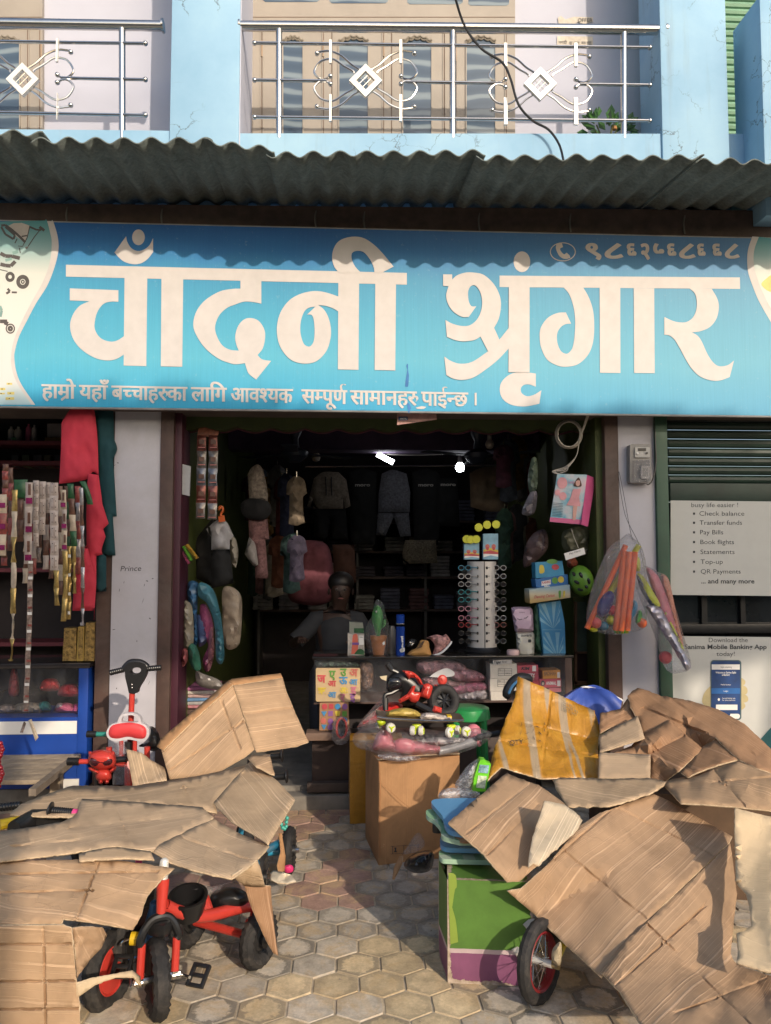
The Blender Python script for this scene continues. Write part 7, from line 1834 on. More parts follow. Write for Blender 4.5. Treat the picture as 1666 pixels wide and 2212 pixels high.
def build_shelves():
 T = thing('wall_shelf', P(40, 1000, 6.2), 'dim wooden wall shelves at the back of the left shop', 'shelf')
 for y in (968, 1010, 1235, 1390):
  s = MB(); s.bb((XY(-150, 6.2), 6.1, ZY(y, 6.15)), (XY(200, 6.2), 6.39, ZY(y, 6.15) + .03), mat('shelf_wood', (.13, .02, .03), .6)); s.build('shelf_board', T)
 for i, (x0, x1, y0, c, l) in enumerate(((7, 20, 928, (.45, .42, .38), 'first white bottle from the left on the dim upper shelf'), (22, 37, 928, (.42, .40, .34), 'second white bottle, with a green label, on the dim upper shelf'), (46, 58, 922, (.45, .10, .18), 'pink bottle on the dim upper shelf'), (59, 70, 924, (.42, .38, .36), 'white bottle right of the pink one on the dim upper shelf'))):
  p0 = XY(x0, 6.2); p1 = XY(x1, 6.2); zb = ZY(968, 6.15) + .03; h = ZY(y0, 6.2) - zb; r_ = (p1 - p0) / 2
  s = MB(); s.lathe(((p0 + p1) / 2, 6.22, zb), [(r_, 0), (r_, h * .75), (r_ * .8, h * .84), (r_ * .4, h * .88), (r_ * .4, h), (.001, h)], mat('bottle_%d' % i, c, .4), 16)
  if i == 1: s.slab(rect(25, 945, 35, 960), 6.12, .002, mgreen2)
  s.build('bottle', label=l, cat='bottle', group='bottles on the dim upper shelf')
 s = MB(); s.slab(rect(97, 945, 132, 964), 6.2, .15, mat('amber_box', (.35, .20, .05), .6)); s.build('small_box', label='amber box on the dim upper shelf beside the coral cloth', cat='box')
 s = MB(); s.slab(rect(102, 915, 134, 944), 6.22, .12, mat('grey_box', (.22, .19, .18), .6)); s.build('small_box', label='grey box resting on the amber box on the dim shelf', cat='box')
 rs = random.Random(9)
 for i, (x, w, c) in enumerate(((25, 15, (.05, .05, .05)), (48, 15, (.07, .09, .04)), (72, 18, (.06, .05, .05)), (95, 14, (.09, .08, .04)), (118, 18, (.03, .03, .04)))):
  s = MB(); s.slab(rect(x, 983, x + w, 1008), 6.2, .14, mat('shelf_pack_%d' % i, c, .6)); s.build('shelf_pack', label=('black', 'olive', 'brown grey', 'dull yellow', 'blue black')[i] + ' pack on the second dim shelf', cat='pack', group='packs on the second dim shelf')
build_shelves()
s = MB()
for i in range(15): s.sphere(P(1 + 4 * math.sin(i * .8), 1606 + i * 6.6, 4.3), .011 if i % 2 else .014, mat('red_bead', (.38, .012, .02), .2, coat=.5), 10)
s.build('bead_string', label='string of glossy red beads at the left picture edge', cat='beads')
# ================================================================ the shop counter and everything on it
c4 = Q(3.556, 607.4, 1249.5)
cx5 = Q(3.84, 902.4, 876.4)
c6 = Q(3.2, 954.4, 1214.8)
c3i = Q(3.0, 381.8, 876.4)
c6b = Q(4.552, 381.8, 1041.2)
CYF = 4.93
ZT = ZY(1419, CYF)
def pxr(q, a): return q(a)[0]
def plate(s, q, Y, th, m):
 s.slab(catmull(q), Y, th, m); return s
def build_counter():
 Y = CYF
 T = thing('display_counter', (P(950, 1700, Y).x, 5.1, .1), 'dark glass topped shop counter stacked with toys in the doorway', 'counter')
 xa, xb = XY(676, Y), XY(1236, Y)
 mt = mat('counter_glass_top', (.025, .022, .02), .1, var=.2)
 s = MB(); s.bb((xa, Y, ZT - .014), (xb, Y + .42, ZT), mt, .003); s.build('top', T)
 zs = ZY(1517, Y)
 s = MB(); s.bb((xa + .01, Y + .02, zs - .012), (xb - .02, Y + .4, zs), M_brown); s.build('shelf', T)
 s = MB(); s.bb((XY(1218, Y), Y + .004, .12), (XY(1233, Y), Y + .4, ZT - .015), M_brown, .003); s.build('end_panel', T)
 s = MB(); s.bb((xa + .02, Y + .39, .12), (xb - .02, Y + .41, ZT - .015), M_dark); s.build('back', T)
 s = MB(); s.bb((XY(676, Y), Y + .05, .12), (XY(1216, Y), Y + .38, ZY(1600, Y)), mat('counter_base', (.055, .035, .028), .6, var=.3, vs=6), .004); s.build('base', T)
 s = MB(); s.bb((XY(664, 4.9), 4.87, ZY(1596, 4.9)), (XY(760, 4.9), 5.0, ZY(1580, 4.9)), mat('ledge_wood', (.19, .12, .085), .6, var=.25), .003); s.build('ledge', T)
 s = MB(); s.bb((XY(666, 4.9), 4.9, .1), (XY(762, 4.9), 4.96, ZY(1690, 4.9)), mat('kick_board', (.07, .05, .04), .7, var=.3), .003); s.build('kick_board', T)
 s = MB(); s.add([(xa + .01, Y + .003, zs), (XY(1217, Y), Y + .003, zs), (XY(1217, Y), Y + .003, ZT - .014), (xa + .01, Y + .003, ZT - .014)], [[0, 1, 2, 3]], MC['counter_glass']); s.build('glass', T)
build_counter()
Y = CYF - .02
T = thing('puzzle_board', P(730, 1516, Y), 'wooden puzzle board with coloured Devanagari letters leaning on the counter', 'puzzle')
s = MB(); s.slab(rrect(682.5, 1443, 778.5, 1515.5, 3), Y, .008, mat('birch_ply', (.46, .33, .18), .6, var=.08)); s.build('board', T)
pc = {'r': mat('letter_red', (.45, .06, .07), .4), 'y': mat('letter_yellow', (.55, .42, .05), .4), 'g': mat('letter_green', (.10, .26, .05), .4), 'b': mat('letter_blue', (.05, .22, .42), .4), 'p': mat('letter_pink', (.50, .16, .22), .4), 'v': mat('letter_purple', (.22, .09, .26), .4), 'o': mat('letter_coral', (.48, .13, .10), .4)}
for ch, x, y, c in (('ज', 312, 772, 'r'), ('ऋ', 315, 865, 'y'), ('ए', 395, 738, 'g'), ('ओ', 392, 808, 'r'), ('औ', 393, 895, 'b'), ('उ', 480, 722, 'g'), ('ऊ', 480, 785, 'b'), ('अः', 482, 860, 'y'), ('र', 475, 918, 'p'), ('अ', 558, 724, 'o'), ('आ', 556, 797, 'b'), ('इ', 558, 862, 'p'), ('ई', 552, 915, 'v')):
 vs, fs = glyphs(ch, .03); w = max(v[0] for v in vs); k = 14.0 / max(.62, w * .8)
 px, py = 607.4 + x / 3.556, 1249.5 + y / 3.556
 s = MB(); s.add([P(px + (v[0] - w / 2) * k, py + (.31 - v[1]) * k * 1.1, Y - .005) for v in vs], fs, pc[c]); s.build('letter', T, smooth=0)
T = thing('puzzle_board', P(723, 1578, Y), 'wooden shape sorting board with circles and triangles below the letter board', 'puzzle')
s = MB(); s.slab([(691, 1518), (753, 1517), (755, 1578), (690, 1578)], Y, .008, mat('shape_ply', (.30, .16, .08), .6, var=.1)); s.build('board', T)
for x, y, k, c in ((335, 985, 'o', 'r'), (385, 983, 's', 'r'), (435, 985, 'o', 'b'), (490, 985, 'o', 'v'), (330, 1040, 't', 'b'), (380, 1038, 's', 'v'), (435, 1038, 'q', 'y'), (488, 1040, 's', 'g'), (325, 1095, 'o', 'o'), (380, 1097, 'o', 'v'), (488, 1090, 'o', 'b'), (330, 1142, 't', 'b'), (378, 1143, 'o', 'v')):
 px, py = 607.4 + x / 3.556, 1249.5 + y / 3.556
 o = {'o': ell(px, py, 6, 6.4, 16), 's': rect(px - 5, py - 5.5, px + 5, py + 5.5), 't': [(px - 6, py - 5), (px + 6, py - 5), (px, py + 6)], 'q': [(px - 6, py - 5), (px + 6, py - 5), (px + 4, py + 5), (px - 4, py + 5)]}[k]
 s = MB(); s.slab(o, Y - .004, .004, pc[c]); s.build('shape', T)
T = thing('hand_mirror', P(738, 1605, Y - .1), 'red rimmed oval brush in a clear pouch hanging off the wooden ledge', 'brush')
s = MB(); s.tpx([(738 + 11 * math.cos(a), 1573 + 21 * math.sin(a), Y - .1) for a in np.linspace(0, 6.283, 22)], .007, M_red, 8); s.build('rim', T)
s = MB(); s.blob(ell(738, 1573, 10, 20, 16), Y - .09, .012, M_black, step=5); s.build('pad', T)
s = MB(); s.blob(catmull(c4('~400,1110 ~430,1070 ~490,1065 ~525,1150 ~528,1220 ~490,1270 ~430,1275 ~390,1220')), Y - .1, .03, M_film, step=5, wr=.02); s.build('pouch', T)
for i, (q, c, l) in enumerate((('~1040,660 ~1060,630 ~1150,622 ~1300,628 ~1400,660 ~1420,720 ~1280,740 ~1120,740 ~1050,710', (.50, .26, .27), 'pink and blue bagged socks, topmost of the heap under the glass'), ('~1300,700 ~1420,690 ~1540,730 ~1570,780 ~1450,800 ~1320,780', (.45, .20, .22), 'rosy bagged clothing right of the white slip'), ('~1080,770 ~1180,745 ~1300,780 ~1420,800 ~1400,840 ~1250,840 ~1120,820', (.42, .22, .22), 'dusty pink bagged clothing in the middle of the heap'),
        ('~1300,830 ~1420,800 ~1560,800 ~1590,850 ~1500,880 ~1340,890', (.48, .15, .22), 'deep pink bagged clothing near the white boxes'), ('~1340,900 ~1450,860 ~1560,850 ~1595,900 ~1560,940 ~1400,945', (.55, .50, .48), 'silver crinkled bag lowest of the heap'), ('~590,680 ~640,640 ~700,660 ~710,760 ~690,840 ~620,850', (.30, .17, .10), 'brown bagged slippers behind the letter board'), ('~270,640 ~400,628 ~560,640 ~620,680 ~480,690 ~290,688', (.10, .16, .10), 'dark green bagged goods above the letter board'))):
 T = thing('bagged_clothes', P(*catmull(c4(q))[0], Y + .15), l, 'bagged goods', 'bagged clothes in the shop counter')
 s = MB(); s.blob(catmull(c4(q)), Y + .13, .07, mat('bagged_%d' % i, c, .55, var=.45, vs=26, bmp=.4), step=5, wr=.04, ws=.09, seed=i); s.build('clothes', T)
 s = MB(); s.blob(catmull(c4(q)), Y + .12, .085, M_crinkle, step=6, wr=.03, ws=.12, seed=i + 9); s.build('bag', T)
s = MB(); s.slab(catmull(c4('1140,755 ~1190,720 ~1270,690 ~1330,720 ~1320,750 ~1220,760')), Y + .03, .003, M_white); s.build('paper_slip', label='white leaf shaped paper slip on the bagged clothes', cat='paper')
def pbox(label, q, Yb, dep, c, prints=(), name='small_box', cat='box', group=None, rough=.5, tilt=0):
 o = catmull(c6(q) if isinstance(q, str) else q)
 T = thing(name, P(sum(p[0] for p in o) / len(o), max(p[1] for p in o), Yb), label, cat, group)
 s = MB(); s.slab(o, Yb, dep, c if not isinstance(c, tuple) else mat('box_' + ''.join('%02d' % int(99 * x) for x in c), c, rough, var=.1, vs=20)); s.build('carton', T)
 if prints:
  s = MB(); prints(s, Yb - .0015); s.build('print', T, smooth=0)
 return T
cw = (.62, .57, .48)
def grid_print(x0, y0):
 def f(s, Yp):
  for i in range(4):
   s.deco(rect(x0, y0 + i * 5, x0 + 30, y0 + .7 + i * 5), Yp, M_ink)
  for xx in (0, 14, 29.4): s.deco(rect(x0 + xx, y0, x0 + xx + .7, y0 + 15.6), Yp, M_ink)
  s.text('4.00 Rs', x0 + 16, y0 + 12, 3, Yp - .0004, M_ink, fit=10); s.text('No', x0 + 2, y0 + 4.3, 3, Yp - .0004, M_ink, fit=5)
 return f
Yi = Y + .05
pbox('white carton with a printed table, topmost of the white stack in the counter', '335,702 518,700 522,795 338,802', Yi, .16, cw, grid_print(1076, 1444), group='white cartons in the counter')
pbox('white carton with a printed table, middle of the white stack', '335,804 515,800 515,886 335,890', Yi, .16, cw, grid_print(1075, 1468), group='white cartons in the counter')
pbox('plain white carton at the bottom of the white stack', '338,892 450,890 450,958 342,962', Yi, .16, cw, group='white cartons in the counter')
pbox('flat white box lettered Tiger on top of the white stack', '355,676 486,672 486,698 355,710', Yi - .01, .14, (.52, .50, .46), lambda s, y_: (s.text('Tiger', 1067, 1433, 6, y_, M_ink, bold=.03, fit=16), s.text('find', 1085, 1432, 5, y_, M_ink, fit=9)))
mpr = (.50, .075, .10)
pbox('pink red box lettered KIM next to the white stack', '524,714 666,710 668,754 526,756', Yi + .01, .14, mpr, lambda s, y_: (s.text('KIM', 1126, 1447, 6.5, y_, M_ink, bold=.04, fit=17, italic=.2), s.deco(rect(1150, 1438, 1158, 1450), y_, M_white)))
pbox('red box lettered KITTY BABY below the KIM box', '524,758 670,757 670,812 526,815', Yi + .01, .14, (.38, .06, .08), lambda s, y_: (s.text('KITTY', 1136, 1462, 7, y_, M_white, bold=.05, fit=20), s.text('BABY', 1138, 1468, 7, y_ - .0004, MC['cream_sachet'], bold=.05, fit=18), s.deco(ell(1125, 1460, 4, 5, 10), y_, M_white)))
pbox('plain red box, lowest of the stack under the KITTY BABY box', '527,817 672,815 672,850 527,852', Yi + .01, .14, (.42, .05, .07))
pbox('orange box lettered BADSHAH on the pink ANIMAL box', '698,750 820,744 820,802 700,805', Yi + .01, .14, (.58, .24, .03), lambda s, y_: (s.text('BADSHAH', 1176, 1459, 9, y_, M_ink, fit=25), s.deco(rect(1204, 1452, 1210, 1464), y_, M_white)))
pbox('pink box lettered ANIMAL with a dark portrait under the orange box', '676,808 826,804 826,862 680,868', Yi + .01, .14, mpr, lambda s, y_: (s.text('ANIMAL', 1180, 1479, 7, y_, M_white, bold=.03, fit=22), s.deco(ell(1173, 1476, 4.5, 6, 12), y_, M_ink), s.deco(ell(1173, 1477, 2.5, 3.5, 10), y_ - .0004, MC['cream_sachet']), s.deco(rect(1204, 1470, 1211, 1482), y_, M_white)))
pbox('pink box lowest under the ANIMAL box', '740,870 826,868 826,895 742,897', Yi + .01, .14, (.50, .14, .16))
zc = ZT
T = thing('bottle_box', P(770, 1415, 5.02), 'pale printed box showing an orange pink bottle on the counter', 'box')
s = MB(); s.slab([(751.5, 1369), (787, 1370), (787.5, 1415.5), (751.5, 1416)], 5.0, .07, mat('pale_print', (.42, .37, .32), .45, var=.4, vs=30)); s.build('carton', T)
s = MB(); s.deco(catmull([('~', 763, 1372), ('~', 772, 1371), (774, 1392), (773, 1412), (759, 1413), (761, 1390)]), 4.998, mat('coral_print', (.60, .13, .08), .5)); s.deco(rect(761, 1388, 776, 1393), 4.9975, mat('violet_print', (.18, .08, .3), .5)); s.deco(rect(776, 1373, 786, 1393), 4.998, M_white); s.text('8964', 777, 1378, 3.4, 4.9975, M_ink, fit=8); s.deco(catmull([(765, 1413), ('~', 775, 1402), ('~', 786, 1405), (787, 1415)]), 4.9978, mgreen2); s.build('print', T, smooth=0)
s = MB(); s.slab([(755, 1344), (784, 1346), (787, 1369), (755, 1369)], 5.09, .06, mat('sage_box', (.24, .25, .20), .5, var=.2)); s.deco(rect(765, 1357, 786, 1368), 5.088, mgreen2)
s.build('small_box', label='sage green box behind the pale bottle box', cat='box')
T = thing('cactus_toy', P(818, 1417, 5.05), 'toy cactus in an orange pot wrapped in clear plastic on the counter', 'toy')
mcac = mat('cactus_green', (.06, .30, .05), .55, var=.2, vs=30)
s = MB(); s.blob(catmull(c4('~740,205 ~772,240 ~785,300 ~780,350 ~768,400 ~755,460 ~735,460 ~715,380 ~700,330 ~702,260')), 5.05, .045, mcac, step=4); s.blob(catmull(c4('~775,330 ~800,312 ~808,340 ~795,370 ~770,380')), 5.04, .025, mcac, step=4); s.build('cactus', T)
q = P(818, 1417, 5.05); s = MB(); s.lathe((q.x, 5.06, zc), [(.035, 0), (.046, .06), (.05, .095), (.054, .10), (.054, .122), (.04, .122), (.001, .11)], mat('pot_orange', (.55, .20, .05), .6, var=.1), 20); s.build('pot', T)
s = MB(); s.slab([(826, 1389), (831, 1385), (832, 1392), (828, 1394)], 4.985, .002, M_white); s.sphere(P(813, 1321, 5.0), .006, M_white, 8); s.sphere(P(813, 1321, 4.996), .003, M_black, 6); s.build('tag', T)
s = MB(); s.blob(catmull(c4('~740,160 ~780,190 ~805,280 ~830,380 ~815,590 ~690,592 ~650,480 ~655,370 ~700,280 ~715,200')), 5.04, .06, M_crinkle, step=6, wr=.03, ws=.07); s.build('wrapper', T)
def bottle(label, px, yt, yb, r_, m_, prof, Yb, prints=None, cap=None):
 q = P(px, yb, Yb); h = P(px, yt, Yb).z - zc
 T = thing('bottle', (q.x, Yb, zc), label, 'bottle')
 s = MB(); s.lathe((q.x, Yb, zc), [(r_ * a, h * b_) for a, b_ in prof if cap is None or b_ <= cap], m_, 20); s.build('body', T)
 if cap:
  s = MB(); s.lathe((q.x, Yb, zc + h * cap), [(r_ * .9, 0), (r_ * .92, h * (1 - cap) * .9), (r_ * .75, h * (1 - cap)), (.001, h * (1 - cap))], m_, 20); s.lathe((q.x, Yb, zc + h * (cap - .02)), [(r_ * 1.05, 0), (r_ * 1.05, h * .02)], M_steel, 20); s.build('cap', T)
 if prints: s = MB(); prints(s, Yb - r_ - .001); s.build('print', T, smooth=0)
bottle('blue and silver deodorant can standing on the counter', 865, 1327, 1418, .030, mat('deo_blue', (.01, .055, .34), .22, metal=.4, var=.2), [(1, 0), (1, .70), (.95, .79), (.001, .79)], 5.03, lambda s, y_: [s.deco([(868 + random.uniform(-3, 2), 1375 + i * 3.4), (871, 1374 + i * 3.4), (872, 1376 + i * 3.4), (868, 1378 + i * 3.4)], y_, M_white) for i in range(10)] and s.deco(catmull(sm([(864, 1403), (873, 1399), (874, 1407), (866, 1409)])), y_, M_white), cap=.78)
bottle('grey metal jar with a white band behind the toy cactus', 846, 1352, 1417, .030, mat('jar_grey', (.16, .15, .14), .3, metal=.4), [(1, 0), (1, .8), (.8, .9), (.7, 1), (.001, 1)], 5.12)
T = thing('boot', P(906, 1418, 5.05), 'tan childrens boot with black sole marks on the counter', 'shoe')
s = MB(); s.blob(catmull(c4('~972,600 ~975,575 ~1000,552 ~1035,535 ~1055,505 ~1075,475 ~1130,482 ~1140,530 ~1152,570 ~1150,602 1060,604')), 5.05, .045, mat('tan_suede', (.50, .26, .08), .7, var=.12, vs=25), step=4, pw=.45); s.build('upper', T)
s = MB(); s.slab(c4('972,597 1150,598 1150,607 1120,607 1118,602 1095,607 1060,607 975,607'), 5.01, .08, mat('gum_sole', (.12, .07, .03), .7)); s.build('sole', T)
s = MB()
for k in range(4): s.tpx([(902 + k * 3, 1400 - k * 4, 5.005), (912 + k * 2, 1396 - k * 4, 5.005)], .003, M_brown, 5)
s.build('lace', T)
T = thing('sneaker', P(950, 1418, 5.06), 'white childrens sneaker with red and grey marbling tilted on the counter', 'shoe')
s = MB(); s.blob(catmull(c4('~1165,592 ~1180,520 ~1150,470 ~1118,455 ~1190,432 ~1240,440 ~1270,430 ~1305,490 ~1275,535 ~1225,580')), 5.06, .045, mat('marbled', (.40, .20, .18), .6, var=.9, vs=34), step=4); s.build('upper', T)
s = MB(); s.tpx([(935, 1415, 5.02), (952, 1411, 5.015), (966, 1399, 5.02), (974, 1387, 5.03)], .007, M_wpl, 6, True); s.build('sole', T)
T = thing('sandal', P(888, 1414, 5.08), 'small black shoe with silver flower behind the tan boot', 'shoe')
s = MB(); s.blob(catmull(c4('~950,530 ~965,490 ~1000,465 ~1040,475 ~1040,520 ~990,550')), 5.1, .05, M_black, step=5); s.build('upper', T)
s = MB()
for a in range(5): s.blob(ell(889 + 3.4 * math.cos(a * 1.256), 1390 + 3.4 * math.sin(a * 1.256), 1.8, 1.8, 8), 5.045, .004, M_steel, step=2)
s.build('flower', T)
def build_stand():
 Yc = 5.14
 x0 = P(1042, 1400, Yc).x; zb = zc + .04; zt = P(1042, 1213, Yc - .05).z; r_ = .105
 T = thing('sunglasses_stand', (x0, Yc, zc), 'silver revolving stand holding rows of childrens sunglasses on the counter', 'display stand')
 mbk = mat('brushed_panel', (.55, .52, .49), .38, metal=.35, var=.06)
 s = MB()
 prof = [(-.098, -.004), (-.085, -.055), (-.05, -.088), (0, -.10), (.05, -.088), (.085, -.055), (.098, -.004), (.07, .07), (-.07, .07)]
 n = len(prof)
 vs = [Vector((x0 + a, Yc + b_, z)) for z in (zb, zt) for a, b_ in prof]
 s.add(vs, [[i, (i + 1) % n, n + (i + 1) % n, n + i] for i in range(n)] + [list(range(n))[::-1], [n + i for i in range(n)]], mbk); s.build('column', T, smooth=50)
 s = MB(); s.tube([(x0, Yc - .101, zb), (x0, Yc - .101, zt)], .0025, M_black, 6); s.build('seam', T)
 s = MB(); s.lathe((x0, Yc, zc), [(.12, 0), (.125, .012), (.11, .022), (.10, .04), (.001, .04)], M_black, 28); s.build('base', T)
 rows = [1226.6, 1245, 1262, 1279, 1295.6, 1315, 1335, 1350, 1368, 1385]
 cl = [(.03, .20, .30), (.5, .48, .46), None, (.02, .22, .24), (.02, .22, .24), (.50, .22, .28), (.48, .18, .24), (.30, .01, .015), (.01, .01, .01), (.01, .01, .01)]
 crr = [(.30, .30, .30)] * 2 + [(.02, .02, .02)] * 3 + [(.3, .3, .3)] * 2 + [(.22, .06, .05), (.02, .02, .02), (.12, .12, .12)]
 s = MB()
 for y in rows:
  for sx in (-10, 10): s.deco(rrect(1042 + sx - 2, y - 3, 1042 + sx + 2, y + 3, 1.5, 2), Yc - .1015, M_black)
 s.build('slot', T, smooth=0)
 for i, y in enumerate(rows):
  for side, c in ((-1, cl[i]), (1, crr[i])):
   if c is None: c = (.3, .29, .28)
   m_ = mat('specs_' + ''.join('%02d' % int(99 * v) for v in c), c, .3)
   cx_ = 1042 + side * 38
   g = thing('sunglasses', P(cx_, y + 5, Yc - .06), '%s pair, %s on the %s side of the silver stand' % ({0: 'blue', 1: 'white', 2: 'clear', 3: 'teal', 4: 'dark teal', 5: 'light pink', 6: 'pink', 7: 'red', 8: 'black', 9: 'small black'}[i] + ' framed' if side < 0 else {0: 'clear', 1: 'grey', 2: 'black', 3: 'dark', 4: 'black lensed', 5: 'colourless', 6: 'pale', 7: 'reddish', 8: 'dark lensed', 9: 'smoke'}[i] + ' framed', ('topmost', 'second from top', 'third from top', 'fourth from top', 'fifth from top', 'sixth from top', 'seventh from top', 'third from bottom', 'second from bottom', 'lowest')[i], 'left' if side < 0 else 'right'), 'sunglasses', 'sunglasses on the silver stand')
   fr = MB(); ln = MB()
   for dx in (-7.5, 7.5):
    e = ell(cx_ + dx, y, 6, 5.2, 14)
    fr.tpx([(a, b_, Yc - .065) for a, b_ in e + [e[0]]], .0024, m_, 6)
    ln.deco(ell(cx_ + dx, y, 5.2, 4.5, 12), Yc - .064, mat('dark_lens', (.015, .013, .013), .1))
   fr.build('frame', g); ln.build('lens', g, smooth=0)
   s = MB(); s.tpx([(cx_ - side * 13, y - 1.5, Yc - .065), (1042 + side * 11, y - .5, Yc - .103)], .0032, m_, 5); s.build('temple', g)
build_stand()
def toybox(label, q, Yb, fl):
 o = cx5(q)
 T = thing('party_toy_box', P(o[0][0], o[-1][1], Yb), label, 'toy box', 'pinwheel boxes on the sunglasses stand')
 s = MB(); s.slab(o, Yb, .05, mat('sky_print', (.20, .36, .45), .5, var=.25, vs=12)); s.build('carton', T)
 x0, y0 = o[0]; x1, y1 = o[2]; w, h = x1 - x0, y1 - y0
 s = MB(); s.deco([(x0, y1 - h * .38), (x0 + w * .5, y1 - h * .45), (x1, y1 - h * .36), (x1, y1 - h * .28), (x0 + w * .5, y1 - h * .36), (x0, y1 - h * .3)], Yb - .001, pc['y']); s.deco([(x0, y1 - h * .3), (x0 + w * .5, y1 - h * .36), (x1, y1 - h * .28), (x1, y1 - h * .2), (x0, y1 - h * .22)], Yb - .001, pc['r']); s.deco([(x0, y1 - h * .22), (x1, y1 - h * .2), (x1, y1 - h * .1), (x0 + w * .5, y1 - h * .16), (x0, y1 - h * .08)], Yb - .0012, M_white)
 for a in (.28, .7): s.deco(ell(x0 + w * a, y0 + h * .5, w * .15, h * .1, 10), Yb - .0016, pc['o']); s.deco(ell(x0 + w * a, y0 + h * .58, w * .1, h * .07, 10), Yb - .002, pc['r'])
 s.build('print', T, smooth=0)
 for i, (x, y) in enumerate(fl):
  p = cx5('%f,%f' % (x, y))[0]
  s = MB()
  for k in range(6):
   a = k * 1.047; b_ = a + .75
   s.slab([(p[0], p[1]), (p[0] + 9 * math.cos(a), p[1] + 9 * math.sin(a)), (p[0] + 8 * math.cos(b_), p[1] + 8 * math.sin(b_))], Yb - .012 - .004 * i, .004, MC['yellow_green'] if k % 2 else (pc['g'] if i % 2 else MC['lime_bat']))
  s.lathe(P(p[0], p[1], Yb - .01 - .004 * i), [(.026, 0), (.028, .004), (.026, .008)], MC['yellow_green'], 14, (0, -1, 0)); s.build('pinwheel', T)
toybox('small rainbow printed box with lime pinwheels, left of the taller one', '388,1142 510,1138 510,1275 388,1275', 5.10, [(405, 1108), (440, 1112), (485, 1108)])
toybox('tall rainbow printed box with yellow pinwheels on the silver stand', '545,1062 668,1060 668,1275 545,1275', 5.08, [(505, 1010), (575, 988), (650, 985)])
s = MB(); s.lathe((P(1110, 1412, 5.0).x, 5.02, zc), [(.04, 0), (.042, .018), (.036, .03), (.001, .03)], mat('pale_pink', (.62, .42, .40), .4), 20); s.build('tape_roll', label='small pale pink round case on the counter by the stand', cat='case')
def pack(label, q, c, prints=None):
 o = catmull(c6(q)); T = thing('diaper_pack', P(o[0][0], o[-1][1], 5.05), label, 'pack')
 s = MB(); s.blob(o, 5.08, .06, mat('pack_%02d' % int(c[0] * 99), c, .4, var=.08), step=6, pw=.3, rmax=8, wr=.012, ws=.06); s.build('body', T)
 s = MB(); prints(s, 5.012); s.build('print', T, smooth=0)
pack('lilac soft pack with smiling lashes standing on the white pack', '~482,322 ~495,308 610,308 ~628,330 ~634,470 ~620,480 515,482 ~505,470', (.50, .36, .46), lambda s, y_: (s.text('zuvara', 1122, 1324, 3.4, y_, M_ink, fit=12), s.tpx([(1118, 1336, y_), (1123, 1339, y_), (1128, 1337, y_)], .002, M_ink, 5), s.tpx([(1132, 1335, y_), (1137, 1335, y_), (1141, 1331, y_)], .002, M_ink, 5)))
pack('cream white soft pack lettered zuvara on the counter', '~512,490 ~525,482 630,482 ~640,500 640,655 ~580,658 525,655', (.58, .56, .48), lambda s, y_: (s.text('zuvara', 1126, 1375, 6, y_, M_ink, fit=23, bold=.02), s.deco(rrect(1141, 1381, 1148, 1388, 2), y_, M_ink), [s.deco(rect(1130, 1379 + k * 3, 1139, 1380 + k * 3), y_, MC['grey_plastic']) for k in range(4)], s.deco(rect(1124, 1404, 1150, 1404.8), y_, MC['grey_plastic'])))
T = thing('tall_box', P(1195, 1420, 5.05), 'tall sky blue box with pale sun ray stripes leaning on the counter', 'box')
o = c6('668,285 820,264 850,420 858,655 708,658 690,470'); s = MB(); s.slab(o, 5.06, .05, mat('ray_blue', (.06, .26, .46), .45, var=.08)); s.build('carton', T)
s = MB(); mp = mat('ray_pale', (.22, .44, .56), .45)
for h_, (cx_, cy_), (xa, xb, ya, yb) in ((0, (1196, 1362), (1166, 1210, 1300, 1358)), (1, (1204, 1420), (1174, 1217, 1366, 1418))):
 for k in range(7):
  a0 = R(200 + k * 22); a1 = a0 + R(9)
  q = [(cx_, cy_), (cx_ + 62 * math.cos(a0), cy_ + 62 * math.sin(a0)), (cx_ + 62 * math.cos(a1), cy_ + 62 * math.sin(a1))]
  q = [(min(max(x, xa), xb), min(max(y, ya), yb)) for x, y in q]
  if abs((q[1][0]-q[0][0])*(q[2][1]-q[0][1])-(q[2][0]-q[0][0])*(q[1][1]-q[0][1])) > 4: s.deco(q, 5.0585 - .0002 * k, mp)
s.deco(rect(1172, 1360, 1213, 1361), 5.057, mp); s.build('print', T, smooth=0)
s = MB(); s.blob(catmull(c6('~640,310 ~690,300 ~695,470 ~705,600 ~690,640 ~650,600 ~635,480')), 5.13, .04, mat('bag_green', (.05, .14, .08), .4, var=.5, vs=20), step=6); s.build('bagged_toy', label='dark green bagged toy behind the tall sky blue box', cat='toy')
def sbox(label, q, Yb, dep, c, pr):
 T = thing('toy_carton', P(cx5(q)[-1][0], cx5(q)[-1][1], Yb), label, 'box', 'toy cartons stacked on the tall blue box'); s = MB(); s.slab(cx5(q), Yb, dep, c); s.build('carton', T); s = MB(); pr(s, Yb - .0015); s.build('print', T, smooth=0)
msb = mat('sky_box', (.04, .24, .40), .4, var=.2)
sbox('cyan box in clear wrap, topmost of the toy carton stack', '975,1300 1200,1287 1218,1410 980,1432', 5.06, .10, msb, lambda s, y_: (s.deco(catmull(sm([(1166, 1222), (1174, 1222), (1176, 1236), (1166, 1238)])), y_, pc['y']), s.deco(ell(1193, 1213, 12, 5), y_, pc['g']), s.deco(ell(1200, 1225, 8, 6), y_, pc['r'])))
